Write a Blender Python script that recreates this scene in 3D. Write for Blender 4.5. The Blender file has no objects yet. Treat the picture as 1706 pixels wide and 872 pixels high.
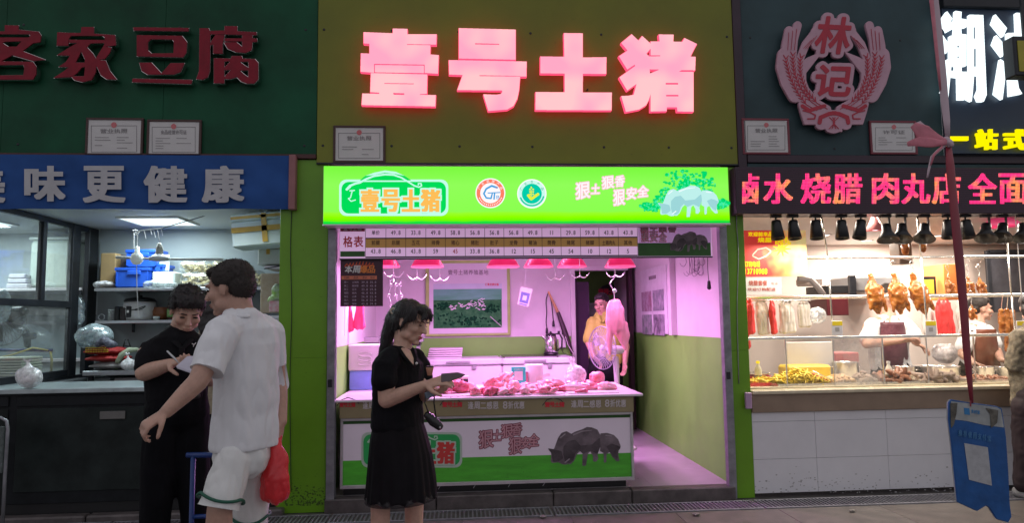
import bpy, bmesh, math, random
import numpy as np
from mathutils import Vector, Matrix, noise
random.seed(7)
SC = bpy.context.scene
COL = SC.collection
# ------------------------------------------------------------------ camera
F_PX, IW, IH = 1150.0, 1706.0, 872.0
PITCH, YAW, ROLL = math.radians(4.9), math.radians(4.3), math.radians(0.77)
CAM = Vector((0.0, -5.6, 1.5))
_f = Vector((math.sin(YAW)*math.cos(PITCH), math.cos(YAW)*math.cos(PITCH), math.sin(PITCH)))
_r = Vector((math.cos(YAW), -math.sin(YAW), 0.0))
_u = _r.cross(_f)
_r2 = math.cos(ROLL)*_r - math.sin(ROLL)*_u
_u2 = math.sin(ROLL)*_r + math.cos(ROLL)*_u
cd = bpy.data.cameras.new('camera')
cam = bpy.data.objects.new('camera', cd); COL.objects.link(cam)
cam.matrix_world = Matrix(((_r2.x, _u2.x, -_f.x, CAM.x), (_r2.y, _u2.y, -_f.y, CAM.y), (_r2.z, _u2.z, -_f.z, CAM.z), (0, 0, 0, 1)))
cd.sensor_width = 36.0; cd.lens = 36.0*F_PX/IW; cd.clip_start = 0.05; cd.clip_end = 500
SC.camera = cam
# ------------------------------------------------------------------ night air of the covered market street
w = bpy.data.worlds.new('World'); SC.world = w; w.use_nodes = True
bg = w.node_tree.nodes['Background']
bg.inputs[0].default_value = (0.95, 0.93, 1.0, 1); bg.inputs[1].default_value = 0.47
SC.view_settings.view_transform = 'Standard'; SC.view_settings.look = 'None'
SC.view_settings.exposure = 0.0; SC.view_settings.gamma = 1.0
SC.cycles.use_denoising = True
SC.cycles.max_bounces = 6; SC.cycles.diffuse_bounces = 3; SC.cycles.transparent_max_bounces = 16
SC.cycles.caustics_reflective = False; SC.cycles.caustics_refractive = False
SC.cycles.sample_clamp_indirect = 6.0

# ------------------------------------------------------------------ where a point of the place is
def RAY(px, py):
    a = (float(px)-IW/2)/F_PX; b = -(float(py)-IH/2)/F_PX
    return _f + a*_r2 + b*_u2
def P(px, py, v=0.0, ax=1):
    d = RAY(px, py); t = (v-CAM[ax])/d[ax]
    return CAM + t*d
def PXY(px, py, Y): p = P(px, py, Y); return p.x, p.z

# ------------------------------------------------------------------ materials
MATS = {}
def lin(c):
    return tuple(((x/255.0)/12.92 if x/255.0 <= 0.04045 else ((x/255.0+0.055)/1.055)**2.4) for x in c)
def M(name, col=None, rough=0.5, metal=0.0, var=0.12, vs=6.0, bump=0.0, bs=40.0, emit=None, es=0.0, spec=0.5, alpha=1.0, trans=0.0, sss=0.0, stretch=None, col2=None, coat=0.0):
    if name in MATS: return MATS[name]
    m = bpy.data.materials.new(name); m.use_nodes = True; nt = m.node_tree; N = nt.nodes; L = nt.links
    b = N['Principled BSDF']
    tc = N.new('ShaderNodeTexCoord'); mp = N.new('ShaderNodeMapping'); L.new(tc.outputs['Object'], mp.inputs[0])
    if stretch: mp.inputs['Scale'].default_value = stretch
    if var > 0 or col2:
        nz = N.new('ShaderNodeTexNoise'); nz.inputs['Scale'].default_value = vs; nz.inputs['Detail'].default_value = 5; nz.inputs['Roughness'].default_value = 0.62
        L.new(mp.outputs[0], nz.inputs['Vector'])
        cr = N.new('ShaderNodeValToRGB'); cr.color_ramp.elements[0].position = 0.32; cr.color_ramp.elements[1].position = 0.68
        c2 = col2 if col2 else tuple(min(1, x*(1+var)) for x in col)
        c1 = tuple(x*(1-var) for x in col) if not col2 else col
        cr.color_ramp.elements[0].color = (*c1, 1); cr.color_ramp.elements[1].color = (*c2, 1)
        L.new(nz.outputs['Fac'], cr.inputs[0]); L.new(cr.outputs[0], b.inputs['Base Color'])
        mr = N.new('ShaderNodeMapRange'); mr.inputs['To Min'].default_value = max(0.02, rough-0.08); mr.inputs['To Max'].default_value = min(1, rough+0.1)
        L.new(nz.outputs['Fac'], mr.inputs[0]); L.new(mr.outputs[0], b.inputs['Roughness'])
    else:
        b.inputs['Base Color'].default_value = (*col, 1); b.inputs['Roughness'].default_value = rough
    b.inputs['Metallic'].default_value = metal
    b.inputs['Specular IOR Level'].default_value = spec
    if bump > 0:
        n2 = N.new('ShaderNodeTexNoise'); n2.inputs['Scale'].default_value = bs; n2.inputs['Detail'].default_value = 4
        L.new(mp.outputs[0], n2.inputs['Vector'])
        bp = N.new('ShaderNodeBump'); bp.inputs['Strength'].default_value = bump; bp.inputs['Distance'].default_value = 0.01
        L.new(n2.outputs['Fac'], bp.inputs['Height']); L.new(bp.outputs[0], b.inputs['Normal'])
    if emit: b.inputs['Emission Color'].default_value = (*emit, 1); b.inputs['Emission Strength'].default_value = es
    if alpha < 1: b.inputs['Alpha'].default_value = alpha
    if trans > 0: b.inputs['Transmission Weight'].default_value = trans
    if sss > 0: b.inputs['Subsurface Weight'].default_value = sss; b.inputs['Subsurface Radius'].default_value = (0.02, 0.008, 0.005)
    if coat > 0: b.inputs['Coat Weight'].default_value = coat
    MATS[name] = m; return m
def EM(name, col, s=1.0, var=0.0, vs=5.0, col2=None):
    """something that gives off light: a lit sign face, a bulb, a diffuser"""
    if name in MATS: return MATS[name]
    m = bpy.data.materials.new(name); m.use_nodes = True; nt = m.node_tree; N = nt.nodes; L = nt.links
    N.remove(N['Principled BSDF']); e = N.new('ShaderNodeEmission'); e.inputs[1].default_value = s
    L.new(e.outputs[0], N['Material Output'].inputs[0])
    if col2:
        tc = N.new('ShaderNodeTexCoord'); nz = N.new('ShaderNodeTexNoise'); nz.inputs['Scale'].default_value = vs; nz.inputs['Detail'].default_value = 1
        L.new(tc.outputs['Object'], nz.inputs['Vector'])
        cr = N.new('ShaderNodeValToRGB'); cr.color_ramp.elements[0].position = 0.4; cr.color_ramp.elements[1].position = 0.62
        cr.color_ramp.elements[0].color = (*col, 1); cr.color_ramp.elements[1].color = (*col2, 1)
        L.new(nz.outputs['Fac'], cr.inputs[0]); L.new(cr.outputs[0], e.inputs[0])
    else: e.inputs[0].default_value = (*col, 1)
    MATS[name] = m; return m
def CLEAR(name, tint=(1, 1, 1), haze=0.0, refl=0.06, hazecol=(0.8, 0.8, 0.8)):
    """thin clear sheet: window glass, film, plastic bag"""
    if name in MATS: return MATS[name]
    m = bpy.data.materials.new(name); m.use_nodes = True; nt = m.node_tree; N = nt.nodes; L = nt.links
    N.remove(N['Principled BSDF'])
    t = N.new('ShaderNodeBsdfTransparent'); t.inputs[0].default_value = (*tint, 1)
    g = N.new('ShaderNodeBsdfGlossy'); g.inputs['Roughness'].default_value = 0.04 if refl < 0.1 else 0.18
    lw = N.new('ShaderNodeLayerWeight'); lw.inputs[0].default_value = 0.25
    mr = N.new('ShaderNodeMapRange'); mr.inputs['To Min'].default_value = refl; mr.inputs['To Max'].default_value = min(1, refl*6)
    L.new(lw.outputs['Facing'], mr.inputs[0])
    mx = N.new('ShaderNodeMixShader'); L.new(mr.outputs[0], mx.inputs[0]); L.new(t.outputs[0], mx.inputs[1]); L.new(g.outputs[0], mx.inputs[2])
    last = mx
    if haze > 0:
        d = N.new('ShaderNodeBsdfDiffuse'); d.inputs[0].default_value = (*hazecol, 1)
        tc = N.new('ShaderNodeTexCoord'); nz = N.new('ShaderNodeTexNoise'); nz.inputs['Scale'].default_value = 9 if refl < 0.1 else 30; nz.inputs['Detail'].default_value = 6
        L.new(tc.outputs['Object'], nz.inputs['Vector'])
        m2 = N.new('ShaderNodeMapRange'); m2.inputs['From Min'].default_value = 0.35; m2.inputs['From Max'].default_value = 0.7; m2.inputs['To Min'].default_value = haze*0.5; m2.inputs['To Max'].default_value = min(1, haze*1.6)
        L.new(nz.outputs['Fac'], m2.inputs[0])
        mx2 = N.new('ShaderNodeMixShader'); L.new(m2.outputs[0], mx2.inputs[0]); L.new(mx.outputs[0], mx2.inputs[1]); L.new(d.outputs[0], mx2.inputs[2]); last = mx2
    L.new(last.outputs[0], N['Material Output'].inputs[0])
    MATS[name] = m; return m

# ------------------------------------------------------------------ objects
def wloc(o):
    v = Vector((0, 0, 0))
    while o: v += o.location; o = o.parent
    return v
def tag(o, label=None, cat=None, group=None, kind=None):
    if label: o['label'] = label
    if cat: o['category'] = cat
    if group: o['group'] = group
    if kind: o['kind'] = kind
    return o
def thing(name, label, cat, loc, group=None):
    o = bpy.data.objects.new(name, None); COL.objects.link(o); o.location = loc; o.empty_display_size = 0.1
    return tag(o, label, cat, group)
def copy_tree(o, parent=None):
    c = o.copy(); COL.objects.link(c); c.parent = parent
    for ch in list(o.children): copy_tree(ch, c)
    return c
def add_obj(name, me, mat, parent=None, smooth=False, origin=None):
    """me has world coordinates; they are moved to the parent's or an own origin"""
    if isinstance(mat, (list, tuple)):
        for x in mat: me.materials.append(x)
    elif mat: me.materials.append(mat)
    if parent is not None: off = wloc(parent)
    else:
        if origin is None and len(me.vertices):
            co = np.empty(len(me.vertices)*3, 'f'); me.vertices.foreach_get('co', co); co = co.reshape(-1, 3)
            origin = Vector(((co[:, 0].min()+co[:, 0].max())/2, (co[:, 1].min()+co[:, 1].max())/2, co[:, 2].min()))
        off = Vector(origin or (0, 0, 0))
    me.transform(Matrix.Translation(-off))
    if smooth: me.polygons.foreach_set('use_smooth', [True]*len(me.polygons))
    me.update()
    o = bpy.data.objects.new(name, me); COL.objects.link(o)
    if parent is not None: o.parent = parent
    else: o.location = off
    return o
ICO = {}
def ico(n):
    if n not in ICO:
        bm = bmesh.new(); bmesh.ops.create_icosphere(bm, subdivisions=n, radius=1)
        ICO[n] = ([v.co.copy() for v in bm.verts], [[v.index for v in f.verts] for f in bm.faces]); bm.free()
    return ICO[n]
class B:
    def __init__(s): s.v = []; s.f = []; s.mi = []; s.cur = 0
    def add(s, vs, fs):
        k = len(s.v); s.v += [tuple(v) for v in vs]; s.f += [[i+k for i in f] for f in fs]; s.mi += [s.cur]*len(fs); return s
    def box(s, a, b, bev=0.0, rot=None):
        x0, y0, z0 = (min(a[i], b[i]) for i in range(3)); x1, y1, z1 = (max(a[i], b[i]) for i in range(3))
        if bev > 0:
            bev = min(bev, (x1-x0)*.45, (y1-y0)*.45, (z1-z0)*.45)
            vs = []
            for x, sx in ((x0, 1), (x1, -1)):
                for y, sy in ((y0, 1), (y1, -1)):
                    for z, sz in ((z0, 1), (z1, -1)):
                        vs += [(x+sx*bev, y+sy*bev, z), (x+sx*bev, y, z+sz*bev), (x, y+sy*bev, z+sz*bev)]
            bm = bmesh.new()
            for v in vs: bm.verts.new(v)
            r = bmesh.ops.convex_hull(bm, input=bm.verts[:]); bm.verts.index_update()
            vs = [v.co.copy() for v in bm.verts]; fs = [[v.index for v in f.verts] for f in bm.faces]; bm.free()
        else:
            vs = [Vector((x, y, z)) for x in (x0, x1) for y in (y0, y1) for z in (z0, z1)]
            fs = [[0, 1, 3, 2], [4, 6, 7, 5], [0, 4, 5, 1], [2, 3, 7, 6], [0, 2, 6, 4], [1, 5, 7, 3]]
        if rot is not None:
            c = Vector(((x0+x1)/2, (y0+y1)/2, (z0+z1)/2)); vs = [c + rot @ (Vector(v)-c) for v in vs]
        return s.add(vs, fs)
    def ell(s, c, r, n=2, rot=None):
        V, Fc = ico(n); c = Vector(c)
        if not hasattr(r, '__len__'): r = (r, r, r)
        vs = []
        for v in V:
            p = Vector((v.x*r[0], v.y*r[1], v.z*r[2]))
            if rot is not None: p = rot @ p
            vs.append(c+p)
        return s.add(vs, Fc)
    def loft(s, pts, rad, n=10, side=None, cap=True, square=0.0):
        """a tapering round-ended limb through pts; rad entries r or (r along side, r across)"""
        pts = [Vector(p) for p in pts]; rad = [(r, r) if not hasattr(r, '__len__') else r for r in rad]
        if len(rad) == 1: rad = rad*len(pts)
        rows = []
        T = []
        for i in range(len(pts)):
            a = pts[max(i-1, 0)]; b = pts[min(i+1, len(pts)-1)]; t = (b-a)
            T.append(t.normalized() if t.length > 1e-9 else Vector((0, 0, 1)))
        P_ = []
        if cap:
            r0 = min(rad[0]); r1 = min(rad[-1])
            for k in (1.0, 0.8, 0.45): P_.append((pts[0]-T[0]*r0*k*.9, [x*math.sqrt(max(0.0, 1-k*k)) if k < 1 else x*0.12 for x in rad[0]], T[0]))
        for p, r, t in zip(pts, rad, T): P_.append((p, r, t))
        if cap:
            for k in (0.45, 0.8, 1.0): P_.append((pts[-1]+T[-1]*r1*k*.9, [x*math.sqrt(max(0.0, 1-k*k)) if k < 1 else x*0.12 for x in rad[-1]], T[-1]))
        sd = Vector(side) if side is not None else None
        prev = None
        vs = []
        for p, r, t in P_:
            if sd is not None: a = sd - t*sd.dot(t)
            elif prev is not None: a = prev - t*prev.dot(t)
            else: a = Vector((1, 0, 0)) if abs(t.x) < 0.8 else Vector((0, 1, 0)); a = a - t*a.dot(t)
            if a.length < 1e-6: a = t.orthogonal()
            a.normalize(); prev = a; b = t.cross(a)
            for k in range(n):
                th = 2*math.pi*k/n; c, si = math.cos(th), math.sin(th)
                if square:
                    e = 1-square*0.6; c = math.copysign(abs(c)**e, c); si = math.copysign(abs(si)**e, si)
                vs.append(p + a*(c*r[0]) + b*(si*r[1]))
        m = len(P_); fs = []
        for i in range(m-1):
            for k in range(n):
                k2 = (k+1) % n; fs.append([i*n+k, i*n+k2, (i+1)*n+k2, (i+1)*n+k])
        fs.append(list(range(n))[::-1]); fs.append([(m-1)*n+k for k in range(n)])
        return s.add(vs, fs)
    def tube(s, pts, r, n=8): return s.loft(pts, [r]*len(pts), n, cap=False)
    def lathe(s, c, prof, n=24, axis='z', rot=None):
        """prof: list of (radius, height)"""
        c = Vector(c); vs = []
        for r, h in prof:
            for k in range(n):
                th = 2*math.pi*k/n; v = Vector((r*math.cos(th), r*math.sin(th), h))
                if axis == 'y': v = Vector((v.x, v.z, v.y))
                if axis == 'x': v = Vector((v.z, v.x, v.y))
                if rot is not None: v = rot @ v
                vs.append(c+v)
        fs = []
        for i in range(len(prof)-1):
            for k in range(n): k2 = (k+1) % n; fs.append([i*n+k, i*n+k2, (i+1)*n+k2, (i+1)*n+k])
        if prof[0][0] > 1e-5: fs.append(list(range(n))[::-1])
        if prof[-1][0] > 1e-5: fs.append([(len(prof)-1)*n+k for k in range(n)])
        return s.add(vs, fs)
    def prism(s, poly, y0, y1):
        """poly in (x, z), from y0 to y1"""
        n = len(poly); vs = [(x, y0, z) for x, z in poly]+[(x, y1, z) for x, z in poly]
        fs = [list(range(n)), list(range(n, 2*n))[::-1]]+[[i, i+n, (i+1) % n+n, (i+1) % n] for i in range(n)]
        return s.add(vs, fs)
    def sheet(s, fn, nu, nv):
        vs = [fn(i/nu, j/nv) for j in range(nv+1) for i in range(nu+1)]
        fs = [[j*(nu+1)+i, j*(nu+1)+i+1, (j+1)*(nu+1)+i+1, (j+1)*(nu+1)+i] for j in range(nv) for i in range(nu)]
        return s.add(vs, fs)
    def mesh(s, name='m'):
        me = bpy.data.meshes.new(name); me.from_pydata(s.v, [], s.f)
        me.polygons.foreach_set('material_index', s.mi); me.update(); return me
    def build(s, name, mat, parent=None, smooth=False, recalc=False):
        me = s.mesh(name)
        if recalc:
            bm = bmesh.new(); bm.from_mesh(me); bmesh.ops.recalc_face_normals(bm, faces=bm.faces); bm.to_mesh(me); bm.free()
        o = add_obj(name, me, mat, parent, smooth)
        return o
    def voxel(s, size, smooth=4, fac=0.5, folds=0.0, fs=8.0, stretch=(1, 1, 1), fn=None):
        """one continuous surface round everything collected"""
        me = s.mesh('v'); o = bpy.data.objects.new('v', me); COL.objects.link(o)
        m = o.modifiers.new('r', 'REMESH'); m.mode = 'VOXEL'; m.voxel_size = size; m.adaptivity = 0.0
        if smooth: k = o.modifiers.new('s', 'SMOOTH'); k.factor = fac; k.iterations = smooth
        dg = bpy.context.evaluated_depsgraph_get(); ev = o.evaluated_get(dg)
        out = bpy.data.meshes.new_from_object(ev); bpy.data.objects.remove(o); bpy.data.meshes.remove(me)
        out.materials.clear()
        if folds > 0 or fn:
            nrm = [v.normal.copy() for v in out.vertices]
            for v, n in zip(out.vertices, nrm):
                if folds > 0:
                    q = Vector((v.co.x*stretch[0], v.co.y*stretch[1], v.co.z*stretch[2]))*fs
                    v.co += n*(noise.noise(q)*folds + abs(noise.noise(q*2.3+Vector((5, 1, 2))))*folds*0.6)
                if fn: v.co = fn(v.co, n)
        return out
def vox(b, name, mat, parent=None, size=0.008, smooth=4, origin=None, **k):
    me = b.voxel(size, smooth, **k)
    return add_obj(name, me, mat, parent, True, origin)
def slab(px0, py0, px1, py1, Y, th, name=None, mat=None, parent=None, bev=0.0):
    """a box whose front face spans that part of the view at distance Y and goes th deep"""
    a = P(px0, (py0+py1)/2, Y); b = P(px1, (py0+py1)/2, Y); c = P((px0+px1)/2, py0, Y); d = P((px0+px1)/2, py1, Y)
    lo = (a.x, Y, d.z); hi = (b.x, Y+th, c.z)
    if name is None: return lo, hi
    return B().box(lo, hi, bev).build(name, mat, parent)
def base(px, py, Y): p = P(px, py, Y); return Vector((p.x, Y, p.z))

# ------------------------------------------------------------------ lettering and flat shapes
def blur(f, sg):
    if sg <= 0: return f
    r = int(3*sg+1); k = np.exp(-np.arange(-r, r+1)**2/(2*sg*sg)); k /= k.sum()
    f = np.apply_along_axis(lambda m: np.convolve(m, k, 'same'), 0, f); return np.apply_along_axis(lambda m: np.convolve(m, k, 'same'), 1, f)
def dilate(f, rx, ry, square=False):
    out = f.copy(); RX, RY = int(math.ceil(rx)), int(math.ceil(ry))
    for dy in range(-RY, RY+1):
        for dx in range(-RX, RX+1):
            if (dx == 0 and dy == 0): continue
            if not square and (dx/max(rx, .01))**2+(dy/max(ry, .01))**2 > 1.05: continue
            out = np.maximum(out, np.roll(np.roll(f, dy, 0), dx, 1))
    return out
def fill_poly(f, pts, val=1.0):
    """pts in grid coordinates (x, y)"""
    p = np.array(pts, float); x0, y0 = np.floor(p.min(0)).astype(int); x1, y1 = np.ceil(p.max(0)).astype(int)+1
    x0 = max(x0, 0); y0 = max(y0, 0); x1 = min(x1, f.shape[1]); y1 = min(y1, f.shape[0])
    if x1 <= x0 or y1 <= y0: return
    X, Y = np.meshgrid(np.arange(x0, x1)+.5, np.arange(y0, y1)+.5); ins = np.zeros(X.shape, bool); n = len(p)
    for i in range(n):
        xa, ya = p[i]; xb, yb = p[(i+1) % n]
        if ya == yb: continue
        c = ((ya > Y) != (yb > Y)) & (X < (xb-xa)*(Y-ya)/(yb-ya)+xa); ins ^= c
    s = f[y0:y1, x0:x1]; s[ins] = val
GL = {}
def glyph(ch):
    """triangles of a character from the built-in font, in a unit box"""
    if ch not in GL:
        c = bpy.data.curves.new('g', 'FONT'); c.body = ch; c.resolution_u = 6; o = bpy.data.objects.new('g', c); COL.objects.link(o)
        dg = bpy.context.evaluated_depsgraph_get(); me = bpy.data.meshes.new_from_object(o.evaluated_get(dg)); bpy.data.objects.remove(o)
        v = np.empty(len(me.vertices)*3); me.vertices.foreach_get('co', v); v = v.reshape(-1, 3)[:, :2]
        fs = [list(p.vertices) for p in me.polygons]; bpy.data.meshes.remove(me)
        mn = v.min(0); mx = v.max(0); GL[ch] = ((v-mn)/np.maximum(mx-mn, 1e-6), fs, (mx-mn))
    return GL[ch]
def contours(f, lev=0.5):
    H, W = f.shape; g = f-lev; s = g > 0; nxt = {}
    c = s[:-1, :-1].astype(int)+2*s[:-1, 1:]+4*s[1:, 1:]+8*s[1:, :-1]
    ys, xs = np.nonzero((c > 0) & (c < 15)); segs = {}
    def ip(a, b): return a/(a-b)
    T = {1: [(3, 0)], 2: [(0, 1)], 3: [(3, 1)], 4: [(1, 2)], 5: [(3, 2), (1, 0)], 6: [(0, 2)], 7: [(3, 2)], 8: [(2, 3)], 9: [(2, 0)], 10: [(0, 3), (2, 1)], 11: [(2, 1)], 12: [(1, 3)], 13: [(1, 0)], 14: [(0, 3)]}
    pos = {}
    def key(y, x, e): return (('h', y, x), ('v', y, x+1), ('h', y+1, x), ('v', y, x))[e]
    for y, x in zip(ys.tolist(), xs.tolist()):
        for a, b in T[int(c[y, x])]:
            ka, kb = key(y, x, a), key(y, x, b); segs.setdefault(ka, []).append(kb); segs.setdefault(kb, []).append(ka)
    def pt(k):
        t, y, x = k
        if t == 'h': return (x+ip(g[y, x], g[y, x+1]), float(y))
        return (float(x), y+ip(g[y, x], g[y+1, x]))
    seen = set(); out = []
    for k0 in segs:
        if k0 in seen: continue
        loop = [k0]; seen.add(k0); cur = k0
        while True:
            nx = [k for k in segs[cur] if k not in seen]
            if not nx: break
            cur = nx[0]; seen.add(cur); loop.append(cur)
        if len(loop) > 5: out.append([pt(k) for k in loop])
    return out
def simp(pts, tol):
    P0 = np.array(pts); n = len(P0)
    i0 = 0; i1 = int(np.argmax(((P0-P0[0])**2).sum(1)))
    def dp(idx):
        keep = [idx[0]]; st = [(0, len(idx)-1)]; ks = {0, len(idx)-1}
        while st:
            a, b = st.pop()
            if b-a < 2: continue
            A, Bp = P0[idx[a]], P0[idx[b]]; d = Bp-A; L_ = math.hypot(*d) or 1e-9
            q = P0[idx[a+1:b]]-A; dist = np.abs(q[:, 0]*d[1]-q[:, 1]*d[0])/L_; k = int(dist.argmax())
            if dist[k] > tol: ks.add(a+1+k); st += [(a, a+1+k), (a+1+k, b)]
        return [idx[i] for i in sorted(ks)]
    a = dp(list(range(i0, i1+1))); b = dp(list(range(i1, n))+[0])
    r = a[:-1]+b[:-1]
    return [tuple(P0[i]) for i in r]
def fill_loops(loops, Yf, depth, bevel=0.0):
    """loops of (x, z) -> solid plate with its front at Yf, depth thick"""
    c = bpy.data.curves.new('c', 'CURVE'); c.dimensions = '2D'; c.fill_mode = 'BOTH'; c.extrude = max(depth/2-bevel, 0); c.bevel_depth = bevel; c.bevel_resolution = 0
    for lp in loops:
        s = c.splines.new('POLY'); s.points.add(len(lp)-1); s.use_cyclic_u = True
        s.points.foreach_set('co', [q for p in lp for q in (p[0], p[1], 0, 1)])
    o = bpy.data.objects.new('c', c); COL.objects.link(o); dg = bpy.context.evaluated_depsgraph_get()
    me = bpy.data.meshes.new_from_object(o.evaluated_get(dg)); bpy.data.objects.remove(o); bpy.data.curves.remove(c)
    me.materials.clear()
    me.transform(Matrix(((1, 0, 0, 0), (0, 0, -1, Yf+depth/2), (0, 1, 0, 0), (0, 0, 0, 1))))
    return me
class Sheet:
    """a raster in view pixels at plane Y, turned into an outline of true size"""
    def __init__(s, x0, y0, x1, y1, Y, k=3.0):
        s.x0, s.y0, s.k, s.Y = x0-4, y0-4, k, Y; s.f = np.zeros((int((y1-y0+8)*k), int((x1-x0+8)*k)))
    def g(s, pts): return [((x-s.x0)*s.k, (y-s.y0)*s.k) for x, y in pts]
    def poly(s, pts, val=1.0): fill_poly(s.f, s.g(pts), val); return s
    def line(s, pts, wd, val=1.0, wd2=None):
        n = len(pts)-1; wd2 = wd if wd2 is None else wd2
        for i in range(n):
            (xa, ya), (xb, yb) = pts[i], pts[i+1]; wa = (wd+(wd2-wd)*i/n)/2; wb = (wd+(wd2-wd)*(i+1)/n)/2
            dx, dy = xb-xa, yb-ya; L_ = math.hypot(dx, dy) or 1e-6; nx, ny = -dy/L_, dx/L_
            s.poly([(xa+nx*wa, ya+ny*wa), (xb+nx*wb, yb+ny*wb), (xb-nx*wb, yb-ny*wb), (xa-nx*wa, ya-ny*wa)], val)
            s.disc(xb, yb, wb, wb, val); s.disc(xa, ya, wa, wa, val)
        return s
    def disc(s, x, y, rx, ry, val=1.0, a0=0, n=20): return s.poly([(x+rx*math.cos(2*math.pi*i/n), y+ry*math.sin(2*math.pi*i/n)) for i in range(n)], val)
    def char(s, ch, x0, y0, x1, y1, rot=0.0, shear=0.0):
        v, fs, _ = glyph(ch); cx, cy = (x0+x1)/2, (y0+y1)/2; co, si = math.cos(rot), math.sin(rot)
        q = []
        for a, b in v:
            x = (a-.5)*(x1-x0); y = -(b-.5)*(y1-y0); x -= shear*y
            q.append((cx+x*co-y*si, cy+x*si+y*co))
        q = s.g(q)
        for f in fs: fill_poly(s.f, [q[i] for i in f])
        return s
    def grow(s, r, ry=None, square=False): s.f = dilate(s.f, r*s.k, (r if ry is None else ry)*s.k, square); return s
    def copy(s):
        n = Sheet.__new__(Sheet); n.x0, n.y0, n.k, n.Y = s.x0, s.y0, s.k, s.Y; n.f = s.f.copy(); return n
    def loops(s, soft=0.8, tol=0.3):
        f = blur(s.f, soft); f[0] = f[-1] = 0; f[:, 0] = f[:, -1] = 0
        out = []
        for lp in contours(f):
            q = simp(lp, tol)
            if len(q) >= 3: out.append([PXY(s.x0+(x+.5)/s.k, s.y0+(y+.5)/s.k, s.Y) for x, y in q])
        return out
    def build(s, name, mat, parent=None, depth=0.002, bevel=0.0, soft=0.8, tol=0.3, front=0.0, mats=None):
        me = fill_loops(s.loops(soft, tol), s.Y-front, depth, bevel)
        if mats:                                  # front face gets mats[0], the returns mats[1]
            for p in me.polygons: p.material_index = 0 if p.normal.y < -0.9 else 1
            return add_obj(name, me, mats, parent)
        o = add_obj(name, me, mat, parent)
        if name.endswith(('print', 'lettering', 'mark', 'outline', 'letters')): o['kind'] = 'stuff'
        return o
def flat(s_, x0, y0, x1, y1, Y, mat, parent, name='lettering', sep=None, bold=0.0, front=0.003, th=0.0006):
    """one line of print fitted into that rectangle of the view, standing at plane Y"""
    b = B(); n = len(s_); cw = (x1-x0)/n
    for i, ch in enumerate(s_):
        if ch == ' ': continue
        v, fs, sz = glyph(ch)
        if ord(ch) > 0x2000: ax0, ax1, ay0, ay1 = x0+cw*(i+.06), x0+cw*(i+.94), y0, y1
        else: wd = min(cw*.9, cw*.9*sz[0]/.5); ax0, ax1, ay0, ay1 = x0+cw*(i+.5)-wd/2, x0+cw*(i+.5)+wd/2, y0, y1
        if ch == '二' or ch == '一':
            h = y1-y0; ay0 = y0+h*(.14 if ch == '二' else .45); ay1 = y1-h*(.06 if ch == '二' else .45)
        if ch == '.': ax0, ax1, ay0 = x0+cw*(i+.35), x0+cw*(i+.6), y1-(y1-y0)*.18
        if ch == '-': ay0, ay1 = (y0+y1)/2-(y1-y0)*.07, (y0+y1)/2+(y1-y0)*.07
        for kk, (dx, dz) in enumerate(((0, 0),) if bold == 0 else ((-bold, 0), (bold, 0), (0, bold), (0, -bold))):
            q = []
            for a, c in v:
                X, Z = PXY(ax0+(ax1-ax0)*a+dx, ay1+(ay0-ay1)*c+dz, Y); q.append((X, Y-front-kk*0.0004, Z))
            b.add(q, fs)
    if not b.v: return None
    o = b.build(name, mat, parent); o['kind'] = 'stuff'; return o
# ================================================================== THE SETTING
GZ, FZ = 0.04, 0.14                                   # street level, stall floor
GREEN = (0.14, 0.33, 0.011)
m_green = M('green_panel', GREEN, .38, var=.10, vs=2.2, bump=.03, bs=9)
m_glow_tint = M('fascia_glow_tint', (.185, .20, .014), .4, var=.12, vs=1.3, bump=.04, bs=7, spec=.4)  # panel green with the pink letter glow mixed into its base colour
m_green_dk = M('fascia_dark_green', (0.008, 0.075, 0.036), .5, var=.35, vs=1.3, bump=.05, bs=6, spec=.2)
m_fascia_r = M('fascia_slate', (0.040, 0.075, 0.085), .5, var=.25, vs=1.5, bump=.05, bs=6, spec=.25)
m_navy = M('fascia_navy', (0.022, 0.045, 0.085), .4, var=.15, vs=2)
m_steel = M('brushed_steel', (0.52, 0.53, 0.56), .33, metal=.85, var=.1, vs=20, stretch=(1, 1, 12))
m_rail = M('shutter_rail', (0.26, 0.26, 0.29), .42, metal=.5, var=.25, vs=12)
m_dark = M('dark_metal', (0.022, 0.024, 0.03), .4, metal=.3, var=.2, vs=14)
m_black = M('black_plastic', (0.012, 0.012, 0.014), .35, var=.1)
m_white = M('white_paint', (0.72, 0.70, 0.70), .5, var=.05, vs=2.5, bump=.03, bs=14)
m_wall = M('plaster_wall', (0.66, 0.62, 0.64), .6, var=.07, vs=1.8, bump=.05, bs=18)
m_wgreen = M('wall_green', (0.17, 0.46, 0.07), .5, var=.10, vs=2, bump=.04, bs=14)
m_grey = M('grey_wall', (0.36, 0.41, 0.43), .55, var=.10, vs=1.6)
m_red = M('red_plastic', (0.62, 0.03, 0.035), .35, var=.12)
m_paper = M('paper', (0.70, 0.68, 0.68), .7, var=.05)
m_pricered = M('red_print', (0.62, 0.02, 0.04), .5, var=0)
m_ink = M('ink', (0.03, 0.02, 0.035), .6, var=0)
m_wood = M('dark_wood', (0.055, 0.02, 0.018), .4, var=.3, vs=20, stretch=(1, 1, 6))
m_inkgrey = M('grey_print', (0.22, 0.20, 0.21), .6, var=0)

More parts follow.
